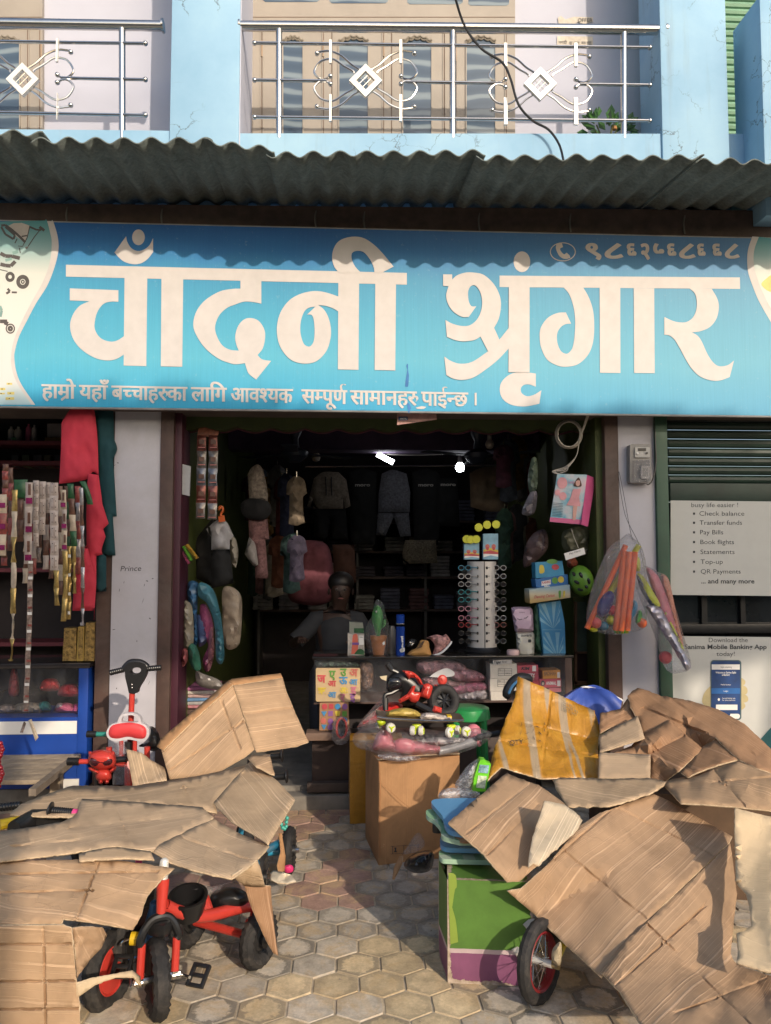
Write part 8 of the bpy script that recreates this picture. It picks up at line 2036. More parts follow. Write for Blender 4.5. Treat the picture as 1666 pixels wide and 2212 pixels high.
sbox('blue box lettered FLASHING BALL, middle of the toy carton stack', '975,1440 1243,1398 1250,1490 985,1510', 5.05, .12, mat('ball_box', (.025, .13, .34), .4, var=.1), lambda s, y_: (s.deco([(1170, 1256), (1190, 1252), (1190, 1262), (1170, 1266)], y_, M_white), s.text('FLASHING', 1171, 1261.5, 5, y_ - .0005, pc['r'], fit=18, slope=-.15, bold=.03), s.text('BALL', 1176, 1269, 5, y_ - .0005, M_white, fit=12, slope=-.15, bold=.04), s.deco(ell(1199, 1254, 6.5, 7), y_, pc['g']), s.deco(ell(1212, 1252, 6.5, 7), y_ - .0004, pc['y'])))
m, nt, b = _nodes('sky_sand_print'); g = nt.nodes.new('ShaderNodeTexCoord').outputs['Generated']; sp = nt.nodes.new('ShaderNodeSeparateXYZ'); nt.links.new(g, sp.inputs[0]); r = ramp(nt, [(.15, (.40, .27, .10)), (.5, (.50, .44, .30)), (.8, (.30, .42, .46))]); nt.links.new(sp.outputs['Z'], r.inputs[0]); nt.links.new(r.outputs[0], b.inputs['Base Color'])
sbox('sandy sky printed box lettered Dancing Cactus, lowest of the toy carton stack', '925,1525 1262,1485 1268,1592 932,1640', 5.0, .14, m, lambda s, y_: (s.text('Dancing Cactus', 1154, 1293, 7, y_, pc['r'], fit=44, slope=-.1, bold=.01, italic=.2), s.blob(catmull(sm([(1207, 1277), (1212, 1277), (1211, 1292), (1208, 1292)])), y_, .003, pc['g'], step=3), s.blob(catmull(sm([(1217, 1277), (1221, 1277), (1220, 1290), (1217, 1290)])), y_, .003, pc['y'], step=3)))
T = thing('bike_helmet', P(1256, 1288, 5.0), 'dim green bike helmet with dark vents hanging right of the toy carton stack', 'helmet')
s = MB(); s.blob(ell(1256, 1254.5, 27, 34, 24, -.3), 5.08, .11, mat('helmet_green', (.13, .28, .03), .35), step=5, back=.3); s.build('shell', T)
for x, y, a in ((1300, 1400, .9), (1355, 1405, 1.1), (1420, 1455, 1.3), (1320, 1465, .5), (1395, 1500, .6), (1350, 1525, .2)):
 p = cx5('%f,%f' % (x, y))[0]; s = MB(); s.blob(ell(p[0], p[1], 7, 3.6, 12, a), 5.075 - .11 * math.sqrt(max(.05, 1 - ((p[0] - 1256) / 29) ** 2 - ((p[1] - 1254) / 35) ** 2)), .008, M_black, step=3); s.build('vent', T)
T = thing('costume_box', P(1236, 1135, 4.98), 'tilted pink box with a dress up girl picture hanging by the doorway', 'box')
m, nt, b = _nodes('dreamy_print'); o_ = coord(nt); n = noi(nt, 9, 4, .5, o_); r = ramp(nt, [(.35, (.10, .34, .46)), (.5, (.38, .46, .50)), (.65, (.58, .42, .46))]); nt.links.new(n.outputs[0], r.inputs[0]); nt.links.new(r.outputs[0], b.inputs['Base Color']); b.inputs['Roughness'].default_value = .35
s = MB(); s.slab(cx5('1160,565 1405,572 1355,985 1097,962'), 5.0, .012, m); s.build('front', T)
mpb = mat('hot_pink_card', (.55, .10, .24), .4, var=.1); s = MB(); s.slab(cx5('1405,574 1478,600 1412,1003 1357,985'), lambda x, y: 5.0 + (x - 1262) * .004, .02, mpb); s.slab(cx5('1100,925 1352,945 1352,985 1097,962'), 4.997, .002, mpb); s.build('side', T)
s = MB(); msk = mat('doll_skin', (.55, .30, .25), .6); mdr_ = mat('doll_dress', (.60, .28, .30), .6)
s.deco(catmull(cx5('~1300,640 ~1335,595 ~1358,640 ~1355,670 ~1300,668')), 4.9955, mat('doll_hair', (.07, .03, .02), .6)); s.deco(catmull(cx5('~1315,625 ~1345,622 ~1345,655 ~1328,668 ~1314,655')), 4.995, msk); s.deco(cx5('1290,690 1355,690 1340,760 1350,835 1235,825 1270,760'), 4.9952, mdr_); s.deco(cx5('1290,830 1325,832 1310,950 1285,948'), 4.995, msk); s.text('Lucy', 1228, 1044, 7, 4.9948, mpb, fit=13)
for x, y, r_ in ((1200, 640, 11), (1160, 720, 6), (1205, 750, 8)): p = cx5('%f,%f' % (x, y))[0]; s.deco(ell(p[0], p[1], r_, r_ * 1.1), 4.9953, mdr_)
for k in range(9): p = cx5('%f,%f' % (1122 - k * .6, 805 + k * 13))[0]; s.deco([p, (p[0] + 22, p[1] + 1.5), (p[0] + 22, p[1] + 2.3), (p[0], p[1] + .8)], 4.995, M_ink)
s.build('print', T, smooth=0)
s = MB()
mwc = mat('white_cable', (.42, .38, .32), .5)
for k in range(5):
 s.tpx([(1229 + (24 + k * 1.3) * math.cos(a + k * .2), 938 + (27 + k) * math.sin(a + k * .2), 5.04 + .012 * k) for a in np.linspace(0, 6.28, 24)], .0045, mwc, 6)
for k in (0, 3, 6): s.tpx([(1278 - k, 880, 4.95), (1262 - k * .4, 925, 5.0), (1252, 950, 5.03), (1245, 985, 5.04), (1222, 1008 + k, 5.05), (1194 + k, 1018, 5.06), (1207, 1023, 5.05), (1225, 1016, 5.04), (1227, 1006, 5.04)], .0035, mwc, 6, True)
s.build('cable_coil', label='coiled white cable hanging under the lintel at the right', cat='cable')
s = MB(); s.slab(cx5('1215,1225 1380,1177 1392,1230 1230,1283'), 4.99, .003, M_white); p = cx5('1235,1255')[0]; s.text('Pay Here', p[0] + 6, p[1] - 5, 4, 4.988, M_ink, fit=24, slope=-.3); s.tpx([(1250, 1184, 4.99), (1240, 1160, 5.0), (1234, 1142, 5.0)], .002, mwc, 5)
s.build('price_tag', label='white hand lettered tag hanging below the pink costume box', cat='tag')
for i, (q, c, l) in enumerate((('~945,440 ~985,435 ~998,560 ~985,700 ~930,720 ~915,600', (.12, .16, .12), 'greenish hanging clear bag left of the cable coil'), ('~935,720 ~985,710 ~990,800 ~960,900 ~875,905 ~870,860', (.22, .20, .22), 'grey crumpled hanging bag below the greenish one'), ('~890,1180 ~960,1060 ~1060,1030 ~1080,1180 ~980,1290 ~880,1340', (.09, .06, .06), 'dark bag behind the toy carton stack'), ('~1200,1060 ~1290,1010 ~1420,1010 ~1440,1120 ~1400,1240 ~1220,1200', (.10, .10, .06), 'dim bag of small toys below the costume box'), ('~1250,1270 ~1300,1260 ~1330,1310 ~1290,1350 ~1240,1330', (.32, .09, .05), 'coral round toy above the green helmet'))):
 s = MB(); s.blob(catmull(cx5(q)), 5.25, .05, mat('hang_%d' % i, c, .35, var=.5, vs=18), step=7, wr=.03, ws=.08); s.build('hanging_bag', label=l, cat='bag')
# ================================================================ inside the shop
YR = 8.6
def lampbulb(label, px, yc, yb, lit, Yb):
 T = thing('bulb', P(px, yb, Yb), label, 'light bulb'); r_ = abs(P(px, yc, Yb).z - P(px, yb, Yb).z)
 c = P(px, yc, Yb); s = MB(); s.lathe(c, [(.001, -r_), (r_ * .7, -r_ * .75), (r_, 0), (r_ * .8, r_ * .6), (r_ * .5, r_)], emit('lit_bulb', (.92, .96, 1), 14) if lit else mat('dead_bulb', (.30, .26, .22), .3), 16); s.build('globe', T)
 s = MB(); s.lathe(c + Vector((0, 0, r_)), [(r_ * .5, 0), (r_ * .45, r_ * 1.2), (r_ * .3, r_ * 1.4), (r_ * .3, r_ * 3.2)], mat('bulb_base', (.30, .28, .26), .5), 12); s.build('base', T)
 return T
lampbulb('lit white round bulb under the shop ceiling', 994, 1010, 1020, True, 7.4)
lampbulb('unlit bulb hanging near the right fan', 1058, 960, 970, False, 6.0)
lampbulb('unlit bulb hanging at the left under the ceiling', 683, 988, 998, False, 7.4)
T = thing('tube_light', P(832, 990, 7.2), 'lit slanting white tube light under the shop ceiling', 'light')
s = MB(); s.tpx([(815, 981, 7.2), (850, 999, 7.2)], .024, emit('lit_tube', (.95, .97, 1), 12), 12); s.build('tube', T)
s = MB(); s.lathe(P(836, 978, 7.25), [(.05, 0), (.04, .03), (.04, .10), (.14, .11), (.14, .13), (.001, .13)], MC['bulb_base'], 16); s.build('holder', T)
s = MB(); s.tpx([(838, 980, 7.3), (900, 983, 7.35), (990, 978, 7.4)], .006, MC['bulb_base'], 6, True); s.build('wire', T)
for i, (px, y0, y1, l) in enumerate(((637, 932, 1000, 'dark blue ceiling fan hub at the left of the shop'), (1032, 936, 1005, 'dark ceiling fan hub beside the unlit bulb'))):
 Yb = 6.6; T = thing('ceiling_fan', P(px, y0, Yb), l, 'fan', 'fans under the shop ceiling'); c = P(px, (y0 + y1) / 2, Yb)
 mf_ = mat('fan_blue', (.03, .04, .07), .4); s = MB(); s.lathe((c.x, Yb, c.z - .13), [(.001, 0), (.05, .0), (.11, .05), (.12, .09), (.04, .13), (.03, .2), (.06, .26), (.06, .3), (.001, .3)], mf_, 18); s.build('hub', T)
 for k in range(3):
  a = k * 2.094 + .5 + i; s = MB(); d = Vector((math.cos(a), math.sin(a), 0)); n_ = Vector((-d.y, d.x, 0)); o_ = Vector((c.x, Yb, c.z - .06))
  vs = [o_ + d * .1 - n_ * .04, o_ + d * .1 + n_ * .04, o_ + d * .55 + n_ * .07, o_ + d * .55 - n_ * .06]; s.add(vs + [v + Vector((0, 0, .006)) for v in vs], [[0, 1, 2, 3], [7, 6, 5, 4], [0, 4, 5, 1], [1, 5, 6, 2], [2, 6, 7, 3], [3, 7, 4, 0]], mf_); s.build('blade', T)
s = MB(); s.tpx([(660, 1008, YR - .3), (1320, 1004, YR - .3)], .012, M_steel, 8); s.build('clothes_rail', label='thin steel clothes rail across the back of the shop', cat='rail')
def garm(label, parts, c, Yg=YR - .35, q=c3i, d=.05, name='garment', extra=None, var=.2, vs=14, wr=.03):
 T = thing(name, P(*catmull(q(parts[0]))[0], Yg), label, 'clothing')
 m_ = mat('cloth_' + ''.join('%03d' % int(999 * v) for v in c), c, .85, var=var, vs=vs)
 for i, p in enumerate(parts): s = MB(); s.blob(catmull(q(p)), Yg + i * .03, d, m_, step=7, wr=wr, ws=.06, back=.4, seed=i); s.build(('body_cloth', 'trousers', 'sleeve')[min(i, 2)], T, smooth=60)
 if extra: s = MB(); extra(s, Yg - d - .012); s.build('trim', T, smooth=0)
 return T
garm('tan patterned childs hoodie hanging on the back rail', ['890,470 ~950,430 1050,430 1100,480 1128,650 1090,668 1080,590 1080,668 885,668 885,600 865,660 845,650'], (.26, .21, .16), extra=lambda s, y_: [s.tpx([(x, 1030, y_), (x + 1, 1070, y_)], .006, M_ink, 5) for x in (704, 716)], vs=40, var=.35)
garm('black trousers under the tan hoodie', ['890,672 1095,672 1112,870 1010,860 995,740 975,870 890,840'], (.012, .011, .012), Yg=YR - .33)
for x in (1115, 1525): garm('black sweater lettered moro, %s the grey suit' % ('left of' if x < 1300 else 'right of'), ['%d,430 %d,405 %d,430 %d,700 %d,900 %d,900' % (x, x + 90, x + 180, x + 185, x + 170, x + 15)], (.010, .010, .010), Yg=YR - .30, extra=lambda s, y_, x=x: s.text('moro', 381.8 + (x + 40) / 3, 876.4 + 522 / 3, 7, y_, mat('dim_white', (.45, .42, .38), .7), fit=33, bold=.03))
garm('black sweater lettered moro, farthest right of the dark row', ['150,600 330,600 350,1000 140,1000'], (.010, .010, .010), q=cx5, Yg=YR - .28, extra=lambda s, y_: s.text('moro', 902.4 + 190 / 3.84, 876.4 + 665 / 3.84, 7, y_, MC['dim_white'], fit=33, bold=.03))
garm('grey checked childs suit with jacket and trousers on the back rail', ['1330,440 ~1400,415 1490,440 1515,560 1510,690 1305,690 1310,560', '1305,692 1505,692 1518,845 1450,850 1408,720 1355,842 1292,838'], (.16, .16, .18), vs=50, var=.4)
garm('large dusky pink padded coat on a stand in the shop', ['~760,890 ~850,870 ~960,890 ~1000,960 ~1020,1120 ~1015,1240 ~940,1290 ~800,1285 ~725,1240 ~715,1080 ~735,950'], (.20, .062, .085), Yg=7.2, d=.16)
garm('rust brown long garment beside the pink coat', ['1010,900 1150,900 1165,1140 1100,1200 1020,1120'], (.07, .03, .02), Yg=7.4)
garm('striped dark dress at the right of the back wall', ['1480,870 1680,870 1690,1020 1470,1025 1462,960'], (.16, .13, .09), vs=60, var=.6)
garm('beige quilted sheet hanging at the right under the fan', ['430,560 ~540,510 745,510 750,860 ~640,880 540,870 440,840'], (.12, .085, .055), q=cx5, Yg=6.4, d=.06)
garm('pale striped skirts hanging at the left under the ceiling', ['~465,440 ~520,380 ~560,420 ~590,560 590,630 470,610'], (.24, .20, .17), Yg=5.9, vs=45, var=.5)
garm('black pleated hat like bundle below the striped skirts', ['~415,640 ~470,600 ~590,620 ~612,690 ~560,740 ~440,720'], (.008, .008, .010), Yg=5.8)
garm('dotted mauve dress with short sleeve on the left wall', ['465,730 590,735 600,865 575,870 595,1120 510,1115 505,960 470,880'], (.17, .085, .085), Yg=5.85, vs=50, var=.5)
garm('small white blouse half hidden behind the dotted mauve dress', ['470,850 ~510,900 530,1030 ~500,1040 468,1000 440,960'], (.28, .26, .25), Yg=5.8)
garm('white tops on a hanger above a black skirt at the left', ['190,800 ~265,740 ~320,750 370,845 345,870 345,935 225,935 225,850'], (.34, .33, .34), Yg=5.4)
garm('black skirt below the white tops on the orange hanger', ['222,935 345,930 370,1150 225,1185'], (.006, .006, .006), Yg=5.38)
garm('ivory long sleeve hanging right of the black skirt', ['330,850 ~380,860 ~400,960 385,1050 360,1040'], (.30, .27, .22), Yg=5.5)
garm('black dress hanging against the green left wall', ['100,900 ~190,780 ~250,740 260,1000 245,1180 130,1120'], (.008, .007, .006), Yg=5.6)
s = MB(); mor = mat('orange_hanger', (.55, .11, .02), .4); s.tpx([(c3i('%d,%d' % p)[0][0], c3i('%d,%d' % p)[0][1], 5.33) for p in ((275, 675), (285, 655), (298, 662), (297, 685), (287, 700), (287, 715))], .009, mor, 8, True); s.slab(catmull(c3i('270,715 308,710 315,750 272,755')), 5.33, .012, mor); s.build('hanger', label='orange plastic hanger holding the white tops', cat='hanger')
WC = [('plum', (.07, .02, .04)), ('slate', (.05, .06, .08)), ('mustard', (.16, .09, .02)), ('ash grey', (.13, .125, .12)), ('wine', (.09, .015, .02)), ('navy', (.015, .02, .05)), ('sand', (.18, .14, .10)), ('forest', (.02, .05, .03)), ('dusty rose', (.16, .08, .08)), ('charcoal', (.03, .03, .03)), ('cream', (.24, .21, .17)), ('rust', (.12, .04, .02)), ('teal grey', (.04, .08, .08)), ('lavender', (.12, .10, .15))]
rw = random.Random(17)
for i, (nm, c) in enumerate(WC):
 for side, (xa, xb, ya) in enumerate(((548, 640, 1010), (1085, 1165, 950))):
  k = i % 7; r2 = i // 7
  x = xa + (xb - xa) * k / 6 + rw.uniform(-6, 6); y = ya + r2 * 150 + rw.uniform(-12, 20); w = rw.uniform(15, 24); h = rw.uniform(85, 135); Yg = 7.9 - k * .3 if side == 0 else 6.0 + k * .3
  o = [(x - w * .3, y), ('~', x - w, y + h * .14), (x - w * 1.1, y + h * .38), (x - w * .75, y + h * .4), ('~', x - w * .8, y + h * .8), (x - w * .85, y + h), ('~', x, y + h * 1.04), (x + w * .9, y + h * .97), ('~', x + w * .7, y + h * .6), (x + w * .75, y + h * .42), (x + w * 1.15, y + h * .36), ('~', x + w * .9, y + h * .1), (x + w * .3, y)]
  T = thing('garment', P(x, y, Yg), '%s garment in the crowded %s row, %s tier' % (nm, ('left', 'right')[side], ('upper', 'lower')[r2]), 'clothing', 'garments crowding the shop side walls')
  s = MB(); s.blob(catmull(o), Yg, .05, mat('row_' + nm.replace(' ', '_'), c, .9, var=.35, vs=18), step=7, wr=.045, ws=.09, back=.3, seed=i * 2 + side); s.build('cloth', T, smooth=60)
  s = MB(); s.tpx([(x, y + 3, Yg), (x, y - 10, Yg)], .005, M_steel, 5); s.build('hanger_hook', T)
c1i = Q(3.0, 0, 876)
for col, (xa, l) in enumerate((('left', 'left column of shiny dark sachets hanging on the green wall'), ('right', 'right column of shiny dark sachets hanging on the green wall'))):
 x = 436 if col == 0 else 461
 strip(l, [(x, 940), (x - 1, 1030), (x - 3, 1120 + col * 2)], 21, 40, [mat('foil_maroon', (.16, .05, .04), .25, metal=.4, var=.6, vs=30), mat('foil_grey', (.17, .155, .15), .25, metal=.4, var=.5, vs=30), mat('foil_blue', (.13, .14, .17), .25, metal=.4, var=.5, vs=30)], 5.2, .012, marks=[(.1, .84, .9, .9, mat('foil_rose', (.45, .16, .14), .3, metal=.3)), (.2, .3, .8, .62, mbr)], seed=30 + col)
s = MB(); s.slab(catmull(c3i('~140,160 ~150,110 ~200,92 ~260,115 ~268,190 215,200 135,195')), 5.2, .006, mat('orange_header', (.28, .09, .04), .4, var=.6, vs=30)); s.build('header_card', label='orange rounded header card above the two dark sachet columns', cat='card')
s = MB(); s.slab(c3i('24,375 90,392 82,585 20,570'), 5.06, .02, mat('dull_white_box', (.34, .34, .34), .5)); s.build('flat_box', label='flat white box on the maroon jamb', cat='box')
for i, (q, c, l) in enumerate((('50,905 75,895 145,985 125,995', (.40, .22, .03), 'amber'), ('35,915 55,905 105,1000 85,1010', (.13, .38, .04), 'green'), ('30,950 45,945 90,1020 70,1030', (.40, .08, .16), 'pink'))):
 s = MB(); s.blob(catmull(c3i(q)), 5.05 + i * .02, .02, mat('stick_' + l, c, .4), step=4, pw=.4); s.build('toy_stick', label=l + ' toy stick poking out by the maroon jamb', cat='toy', group='toy sticks at the maroon jamb')
for i, (q, c, Yg, l) in enumerate((('~110,1000 ~160,970 ~215,1010 ~200,1300 ~205,1560 ~175,1620 ~150,1400 ~110,1150', (.035, .11, .22), 5.25, 'blue swim ring folded in a clear bag by the jamb'), ('~215,1000 ~290,1000 ~370,1080 ~420,1250 ~450,1420 ~470,1700 ~440,1790 ~390,1750 ~370,1400 ~300,1200 ~215,1120', (.05, .16, .20), 5.2, 'teal swim ring bent over the pink one'), ('~230,1220 ~290,1210 ~360,1400 ~368,1700 ~300,1870 ~255,1760 ~310,1600 ~240,1500', (.32, .08, .17), 5.3, 'pink swim ring hanging inside the teal one'), ('~330,1440 ~365,1430 ~370,1700 ~310,1860 ~315,1600', (.42, .17, .20), 5.24, 'light pink roll at the left wall'), ('~200,1300 ~290,1400 ~300,1560 ~220,1620 ~195,1500', (.06, .09, .20), 5.29, 'navy printed bag between the swim rings'), ('~455,1050 ~560,1040 ~640,1150 ~620,1580 ~530,1650 ~470,1600 ~450,1300', (.34, .27, .20), 5.4, 'ivory roll with small red marks'), ('~65,1180 ~140,1200 ~165,1350 ~160,1600 ~70,1620', (.26, .23, .17), 5.2, 'cream bag at the maroon jamb'), ('~115,1610 ~165,1590 ~215,1660 ~240,1830 ~180,1850 ~120,1760', (.04, .15, .10), 5.18, 'green bag below the cream bag'), ('~50,1660 ~100,1640 ~112,1740 ~70,1815 ~48,1790', (.42, .12, .12), 5.15, 'coral bag at the foot of the maroon jamb'), ('~190,1850 ~250,1880 ~420,1950 ~450,2040 ~300,2030 ~200,1980', (.20, .18, .16), 5.2, 'clear bag of folded cloth on the floor behind the tall bent carton'))):
 s = MB(); s.blob(catmull(c6b(q)), Yg, .05, mat('ring_%d' % i, c, .35, var=.3, vs=14, coat=.2), step=7, wr=.03, ws=.05, seed=i); s.build('bagged_toy', label=l, cat='bagged toy', group='bagged toys hanging at the left wall')
T = thing('low_table', P(420, 1560, 5.6), 'low table of folded bright clothes inside the left wall', 'table')
s = MB(); s.bb((XY(392, 5.35), 5.35, .5), (XY(480, 5.35), 6.6, .53), M_brown); s.build('top', T)
for a, b_ in ((395, 5.4), (470, 5.4), (400, 6.5), (465, 6.5)): s = MB(); s.bb((XY(a, 5.4), b_, .115), (XY(a, 5.4) + .04, b_ + .04, .5), M_brown); s.build('leg', T)
for i in range(6):
 s = MB(); c = ((.42, .18, .2), (.35, .33, .32), (.1, .2, .35), (.45, .3, .28), (.5, .45, .4), (.3, .1, .2))[i]; x = XY(397, 5.4); s.box((x + .13, 5.5, .535 + .024 * i + .012), (.24, .28, .022), mat('fold_%d' % i, c, .8, var=.3, vs=20), .1 * (i % 3 - 1), .008); s.build('folded_cloth', label='%s folded cloth, number %s up in the stack by the maroon jamb' % (('rose', 'grey', 'blue', 'peach', 'cream', 'wine')[i], ('lowest', 'second', 'third', 'fourth', 'fifth', 'topmost')[i]), cat='cloth', group='folded cloths on the low table')
T = thing('stock_shelf', (P(900, 1400, 8.9).x, 8.95, .115), 'dim stock shelving along the back wall of the shop', 'shelf')
for y in (1130, 1195, 1250, 1320): s = MB(); s.bb((XY(560, 8.9), 8.8, ZY(y, 8.9)), (XY(1290, 8.9), 9.18, ZY(y, 8.9) + .025), M_brown); s.build('board', T)
for x in (560, 770, 915, 1100, 1285): s = MB(); s.bb((XY(x, 8.9), 8.8, .115), (XY(x + 5, 8.9), 9.18, 2.4), mat('rack_upright', (.09, .08, .07), .5)); s.build('upright', T)
rs = random.Random(21)
for i in range(52):
 x = 575 + (i % 13) * 54 + rs.uniform(-8, 8); y = (1130, 1195, 1250, 1320)[i // 13]; c = rs.choice([(.28, .26, .23), (.10, .10, .14), (.20, .18, .15), (.05, .04, .05), (.13, .06, .06), (.22, .2, .2)])
 Tn = thing('cloth_stack', P(x, y, 8.9), 'dim stack of folded clothes on the back shelving', 'clothes', 'stacks of folded clothes on the back shelving')
 n = rs.randint(3, 6)
 for k in range(n):
  s = MB(); p = P(x, y, 8.9); s.box((p.x, 8.9, ZY(y, 8.9) + .045 + k * .04), (.22, .2, .036), mat('stock_%s' % hash(c), c, .8, var=.35, vs=10), rs.uniform(-.1, .1), .01); s.build('folded_piece', Tn)
T = thing('side_door', P(1262, 1500, 5.4), 'brown framed glazed side door behind the green helmet', 'door')
mdo = mat('door_wood', (.17, .085, .04), .5, var=.2)
s = MB(); s.slab(rect(1238, 1290, 1294, 1640), 5.42, .03, M_olive); s.build('panel', T)
for r_ in ((1242, 1300, 1247, 1478), (1288, 1300, 1294, 1478), (1242, 1472, 1294, 1480), (1242, 1408, 1294, 1412)): s = MB(); s.slab(rect(*r_), 5.39, .025, mdo); s.build('frame', T)
s = MB(); s.slab(rect(1247, 1300, 1288, 1408), 5.415, .004, mat('green_glass', (.10, .13, .09), .2)); s.slab(rect(1247, 1412, 1288, 1472), 5.415, .004, mat('brown_glass', (.05, .03, .025), .2)); s.build('pane', T)
s = MB(); s.slab([(858, 890), (942, 886), (944, 906), (858, 918)], 4.90, .004, mat('pink_leaflet', (.45, .25, .22), .6, var=.3, vs=18)); s.deco(rect(861, 900, 881, 908), 4.898, mat('navy_print', (.03, .06, .18), .5)); s.text('100%', 863, 907, 5, 4.8975, M_white, fit=16); s.build('leaflet', label='pink printed leaflet hanging under the middle of the signboard', cat='leaflet')
def build_person():
 bm_v = {}
 X0 = P(728, 1400, 6.3).x; Yp = 6.3
 J = {'pelvis': (0, .12, .62, .15), 'belly': (0, .10, .78, .145), 'chest': (-.01, .06, .95, .15), 'neck0': (0, .02, 1.10, .07), 'neck': (.015, 0, 1.16, .055), 'head0': (.025, -.03, 1.235, .078), 'head1': (.03, -.025, 1.31, .092), 'head2': (.03, -.01, 1.38, .07),
   'shL': (-.17, .05, 1.05, .062), 'elL': (-.36, -.02, .86, .046), 'wrL': (-.30, -.22, .92, .032), 'haL': (-.27, -.29, .925, .034), 'shR': (.16, .06, 1.05, .062), 'elR': (.30, .0, .84, .046), 'wrR': (.18, -.20, .90, .032), 'haR': (.13, -.26, .905, .034),
   'hipL': (-.1, .05, .60, .10), 'knL': (-.13, -.32, .58, .065), 'anL': (-.13, -.32, .20, .042), 'toL': (-.13, -.44, .155, .036), 'hipR': (.1, .05, .60, .10), 'knR': (.13, -.32, .58, .065), 'anR': (.13, -.32, .20, .042), 'toR': (.13, -.44, .155, .036)}
 E_ = [('pelvis', 'belly'), ('belly', 'chest'), ('chest', 'neck0'), ('neck0', 'neck'), ('neck', 'head0'), ('head0', 'head1'), ('head1', 'head2'), ('chest', 'shL'), ('shL', 'elL'), ('elL', 'wrL'), ('wrL', 'haL'), ('chest', 'shR'), ('shR', 'elR'), ('elR', 'wrR'), ('wrR', 'haR'), ('pelvis', 'hipL'), ('hipL', 'knL'), ('knL', 'anL'), ('anL', 'toL'), ('pelvis', 'hipR'), ('hipR', 'knR'), ('knR', 'anR'), ('anR', 'toR')]
 for sd, k in (('L', 1), ('R', -1)):
  hx, hy, hz, _ = J['ha' + sd]
  for f in range(4):
   J['f%s%d' % (sd, f)] = (hx + (.024 - f * .016) * k, hy - .045, hz + .004, .0095); J['g%s%d' % (sd, f)] = (hx + (.026 - f * .018) * k + .01 * k, hy - (.082, .09, .085, .07)[f], hz - .012, .008)
   E_ += [('ha' + sd, 'f%s%d' % (sd, f)), ('f%s%d' % (sd, f), 'g%s%d' % (sd, f))]
  J['t' + sd] = (hx + .045 * k, hy - .02, hz + .005, .010); J['u' + sd] = (hx + .055 * k, hy - .055, hz, .009); E_ += [('ha' + sd, 't' + sd), ('t' + sd, 'u' + sd)]
 names = list(J)
 T = thing('person', (X0, Yp, .115), 'seated shopkeeper behind the counter, skin and pale grey top darkened as if in shade', 'person')
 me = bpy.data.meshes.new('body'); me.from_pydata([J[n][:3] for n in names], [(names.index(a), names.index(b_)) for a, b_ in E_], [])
 me.materials.append(mat('skin_in_shade', (.04, .02, .014), .55, var=.08))  # shade of the dim interior put into the skin colour
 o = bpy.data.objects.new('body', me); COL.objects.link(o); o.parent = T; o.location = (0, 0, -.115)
 o.modifiers.new('skin', 'SKIN');
 for i, n in enumerate(names): me.skin_vertices[0].data[i].radius = (J[n][3],) * 2
 me.skin_vertices[0].data[names.index('pelvis')].use_root = True
 sb = o.modifiers.new('smooth', 'SUBSURF'); sb.levels = sb.render_levels = 2
 o.modifiers['skin'].use_smooth_shade = True
 W_ = lambda p: Vector((X0, Yp, 0)) + Vector(p)
 mh = mat('black_hair', (.008, .006, .006), .5); s = MB(); s.sphere(W_((.03, .01, 1.36)), .108, mh, 18, (1, 1.02, .85)); s.blob([(p[0], p[1]) for p in ell(715, 1318, 1, 1, 6)], 6.2, .01, mh, step=2); s.sphere(W_((.03, .09, 1.24)), .07, mh, 14, (1, .7, 1.3)); s.build('hair', T, smooth=80)
 s = MB(); s.sphere(W_((.03, -.122, 1.275)), .016, MC['skin_in_shade'], 10, (.8, 1, 1.5)); s.build('nose', T)
 for sx in (-1, 1):
  s = MB(); s.sphere(W_((.03 + sx * .034, -.102, 1.305)), .012, mat('dim_eye', (.12, .10, .09), .4), 10); e = s.build('eye', T)
  s = MB(); s.sphere(W_((.03 + sx * .034, -.111, 1.305)), .006, M_black, 8); s.build('pupil', e)
  s = MB(); s.sphere(W_((.03 + sx * .098, -.01, 1.285)), .024, MC['skin_in_shade'], 10, (.4, .8, 1.2)); s.build('ear', T)
 s = MB(); s.sphere(W_((.03, -.108, 1.235)), .022, mat('lips', (.16, .05, .045), .5), 10, (1.1, .4, .35)); s.build('mouth', T)
 mt = mat('shirt_in_shade', (.028, .03, .036), .85, var=.15, vs=12); s = MB()  # pale grey cloth darkened, interior shade put into its colour
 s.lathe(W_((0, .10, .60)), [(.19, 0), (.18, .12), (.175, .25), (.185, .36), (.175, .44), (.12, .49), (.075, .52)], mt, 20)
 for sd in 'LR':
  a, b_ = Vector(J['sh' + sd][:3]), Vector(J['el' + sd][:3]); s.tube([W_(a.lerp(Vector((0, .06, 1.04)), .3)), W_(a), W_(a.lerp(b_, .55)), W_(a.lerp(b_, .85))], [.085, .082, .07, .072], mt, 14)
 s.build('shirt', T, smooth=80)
 s = MB()
 for sd in 'LR': s.tube([W_(J['hip' + sd][:3]), W_(J['kn' + sd][:3]), W_(J['an' + sd][:3])], [.125, .085, .07], mat('dark_trousers', (.03, .03, .04), .85), 12)
 s.build('trousers', T, smooth=80)
 T2 = thing('stool', (X0, Yp + .12, .115), 'dark wooden stool under the shopkeeper', 'stool')
 s = MB(); s.lathe((X0, Yp + .12, .44), [(.17, 0), (.18, .02), (.17, .04), (.001, .04)], M_brown, 20); s.build('seat', T2)
 for a in range(4): s = MB(); d = Vector((math.cos(a * 1.57 + .78), math.sin(a * 1.57 + .78), 0)) * .13; s.tube([Vector((X0, Yp + .12, .44)) + d, Vector((X0, Yp + .12, .115)) + d * 1.3], .018, M_brown, 8); s.build('leg', T2)
build_person()
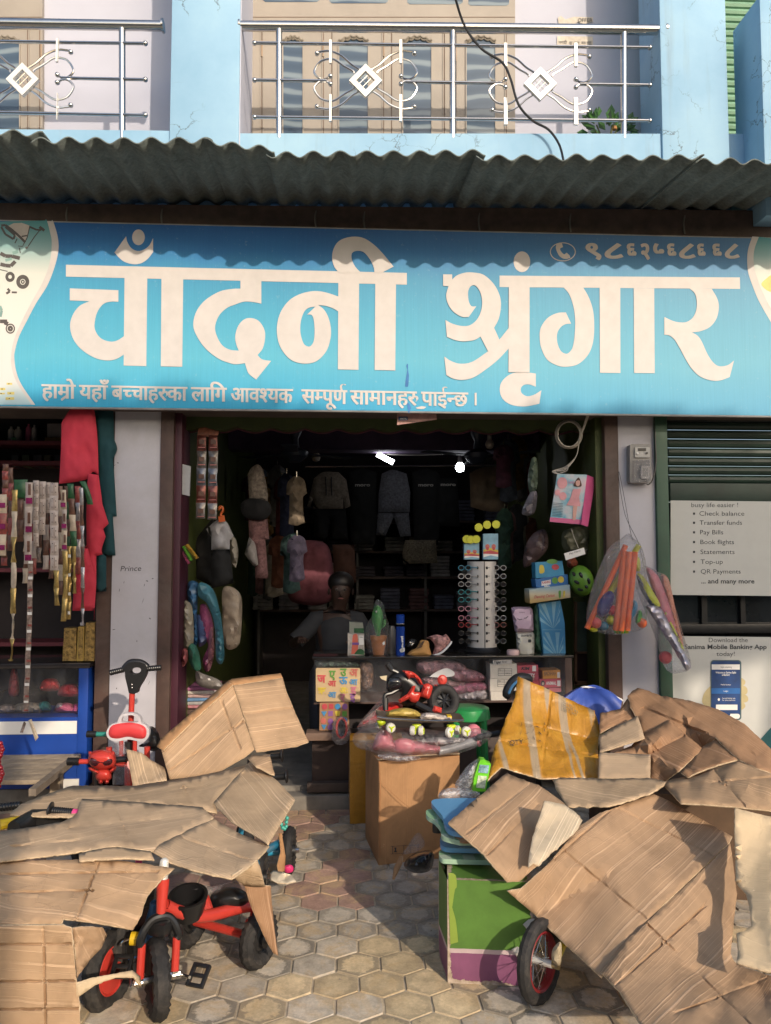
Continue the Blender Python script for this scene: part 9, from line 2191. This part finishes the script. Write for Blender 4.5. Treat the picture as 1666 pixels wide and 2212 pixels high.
# ================================================================ unseen trees added behind the viewer, crowns shaped to shade the shop front
def shade_tree(label, x, y, cx, rx, ry, rz, cz, n, seed):
 rs = random.Random(seed)
 T = thing('shade_tree', (x, y, 0), label, 'tree', 'unseen trees added to shade the shop front')
 mb = mat('bark', (.11, .08, .055), .9, var=.3, bmp=.5, bs_=20)
 s = MB(); top = Vector((cx, y, cz - rz * .5)); s.tube([Vector((x, y, 0)), Vector((x + .03, y + .02, 1.6)), Vector((x + (cx - x) * .3, y, 3.4)), top], [.11, .09, .075, .05], mb, 10)
 for k in range(9):
  a = k * 2.4; e = Vector((cx + rx * .75 * math.cos(a), y + ry * .7 * math.sin(a), cz + rs.uniform(-.3, .5) * rz)); b0 = Vector((x + (cx - x) * .35, y, 3.5)).lerp(top, rs.random())
  s.tube([b0, b0.lerp(e, .5) + Vector((0, 0, .15)), e], [.045, .03, .012], mb, 6)
 s.build('trunk', T)
 s = MB(); ml = mat('tree_leaf', (.055, .10, .025), .6, var=.5, vs=3); vs, fs = [], []
 for i in range(n):
  while True:
   p = Vector((rs.uniform(-1, 1), rs.uniform(-1, 1), rs.uniform(-1, 1)))
   if p.length < 1: break
  w = 1 + .12 * mnoise.noise(Vector((p.x * 2 + seed, p.y * 2, p.z * 2)))
  c = Vector((cx + p.x * rx * w, y + p.y * ry * w, cz + p.z * rz * w)); q = Vector((rs.gauss(0, 1), rs.gauss(0, 1), rs.gauss(0, 1))).normalized(); t = q.orthogonal().normalized(); u = q.cross(t); l = rs.uniform(.11, .19)
  k = len(vs); vs += [c - t * l, c + u * l * .42, c + t * l, c - u * l * .42]; fs.append([k, k + 1, k + 2, k + 3])
 s.add(vs, fs, ml); s.build('crown', T, smooth=0, fixn=False)
TY = -3.6
def trees():
 for (x, fx, seed, l) in ((1.6, -1.9, 3, 'unseen flat crowned tree added to shade the shop front, nearer the left pile'), (7.6, 1.6, 5, 'unseen flat crowned tree added to shade the shop front, nearer the bank')):
  t = (5.0 - TY); cx = fx - LD.x / LD.y * t; cz = (1.63 if fx < 0 else 1.56) - LD.z / LD.y * t
  shade_tree(l, x, TY, cx, 2.5, 1.1, .60, cz, 13000, seed)
trees()
def street_building(label, x0, x1, h, col, nf, seed):
 y1 = -9.2; T = thing('street_building', ((x0 + x1) / 2, y1 - 2.5, 0), label, 'building', 'low buildings across the street')
 s = MB(); s.bb((x0, y1 - 5, 0), (x1, y1, h), mat('render_%d' % seed, col, .85, var=.15, vs=1.5, dirt=.4)); s.build('wall', T)
 s = MB(); s.bb((x0 - .1, y1 - 5, h), (x1 + .1, y1 + .25, h + .12), M_concrete); s.build('roof', T)
 n = int((x1 - x0) / 1.5)
 for k in range(n):
  xa = x0 + .3 + k * (x1 - x0 - .3) / n
  s = MB(); s.bb((xa, y1 - .05, 1.2 if k % 3 else .1), (xa + .95, y1 + .03, 2.4), M_green if k % 3 == 0 else M_brown); f = s.build('door' if k % 3 == 0 else 'window', T)
  s = MB(); s.bb((xa + .1, y1 + .03, 1.35), (xa + .85, y1 + .045, 2.25), MC['dark_glass']); s.build('pane', f)
for a in ((-14, -7.5, 4.2, (.4, .33, .25), 2, 1, 'ochre'), (-7.3, -1.2, 4.5, (.30, .36, .38), 2, 2, 'grey blue'), (-1, 4.5, 4.0, (.42, .26, .2), 2, 3, 'brick coloured'), (4.7, 11, 4.4, (.36, .36, .3), 2, 4, 'pale green'), (11.2, 18, 4.1, (.42, .38, .34), 2, 5, 'cream')):
 street_building('%s low shop building across the street' % a[6], a[0], a[1], a[2], a[3], a[4], a[5])
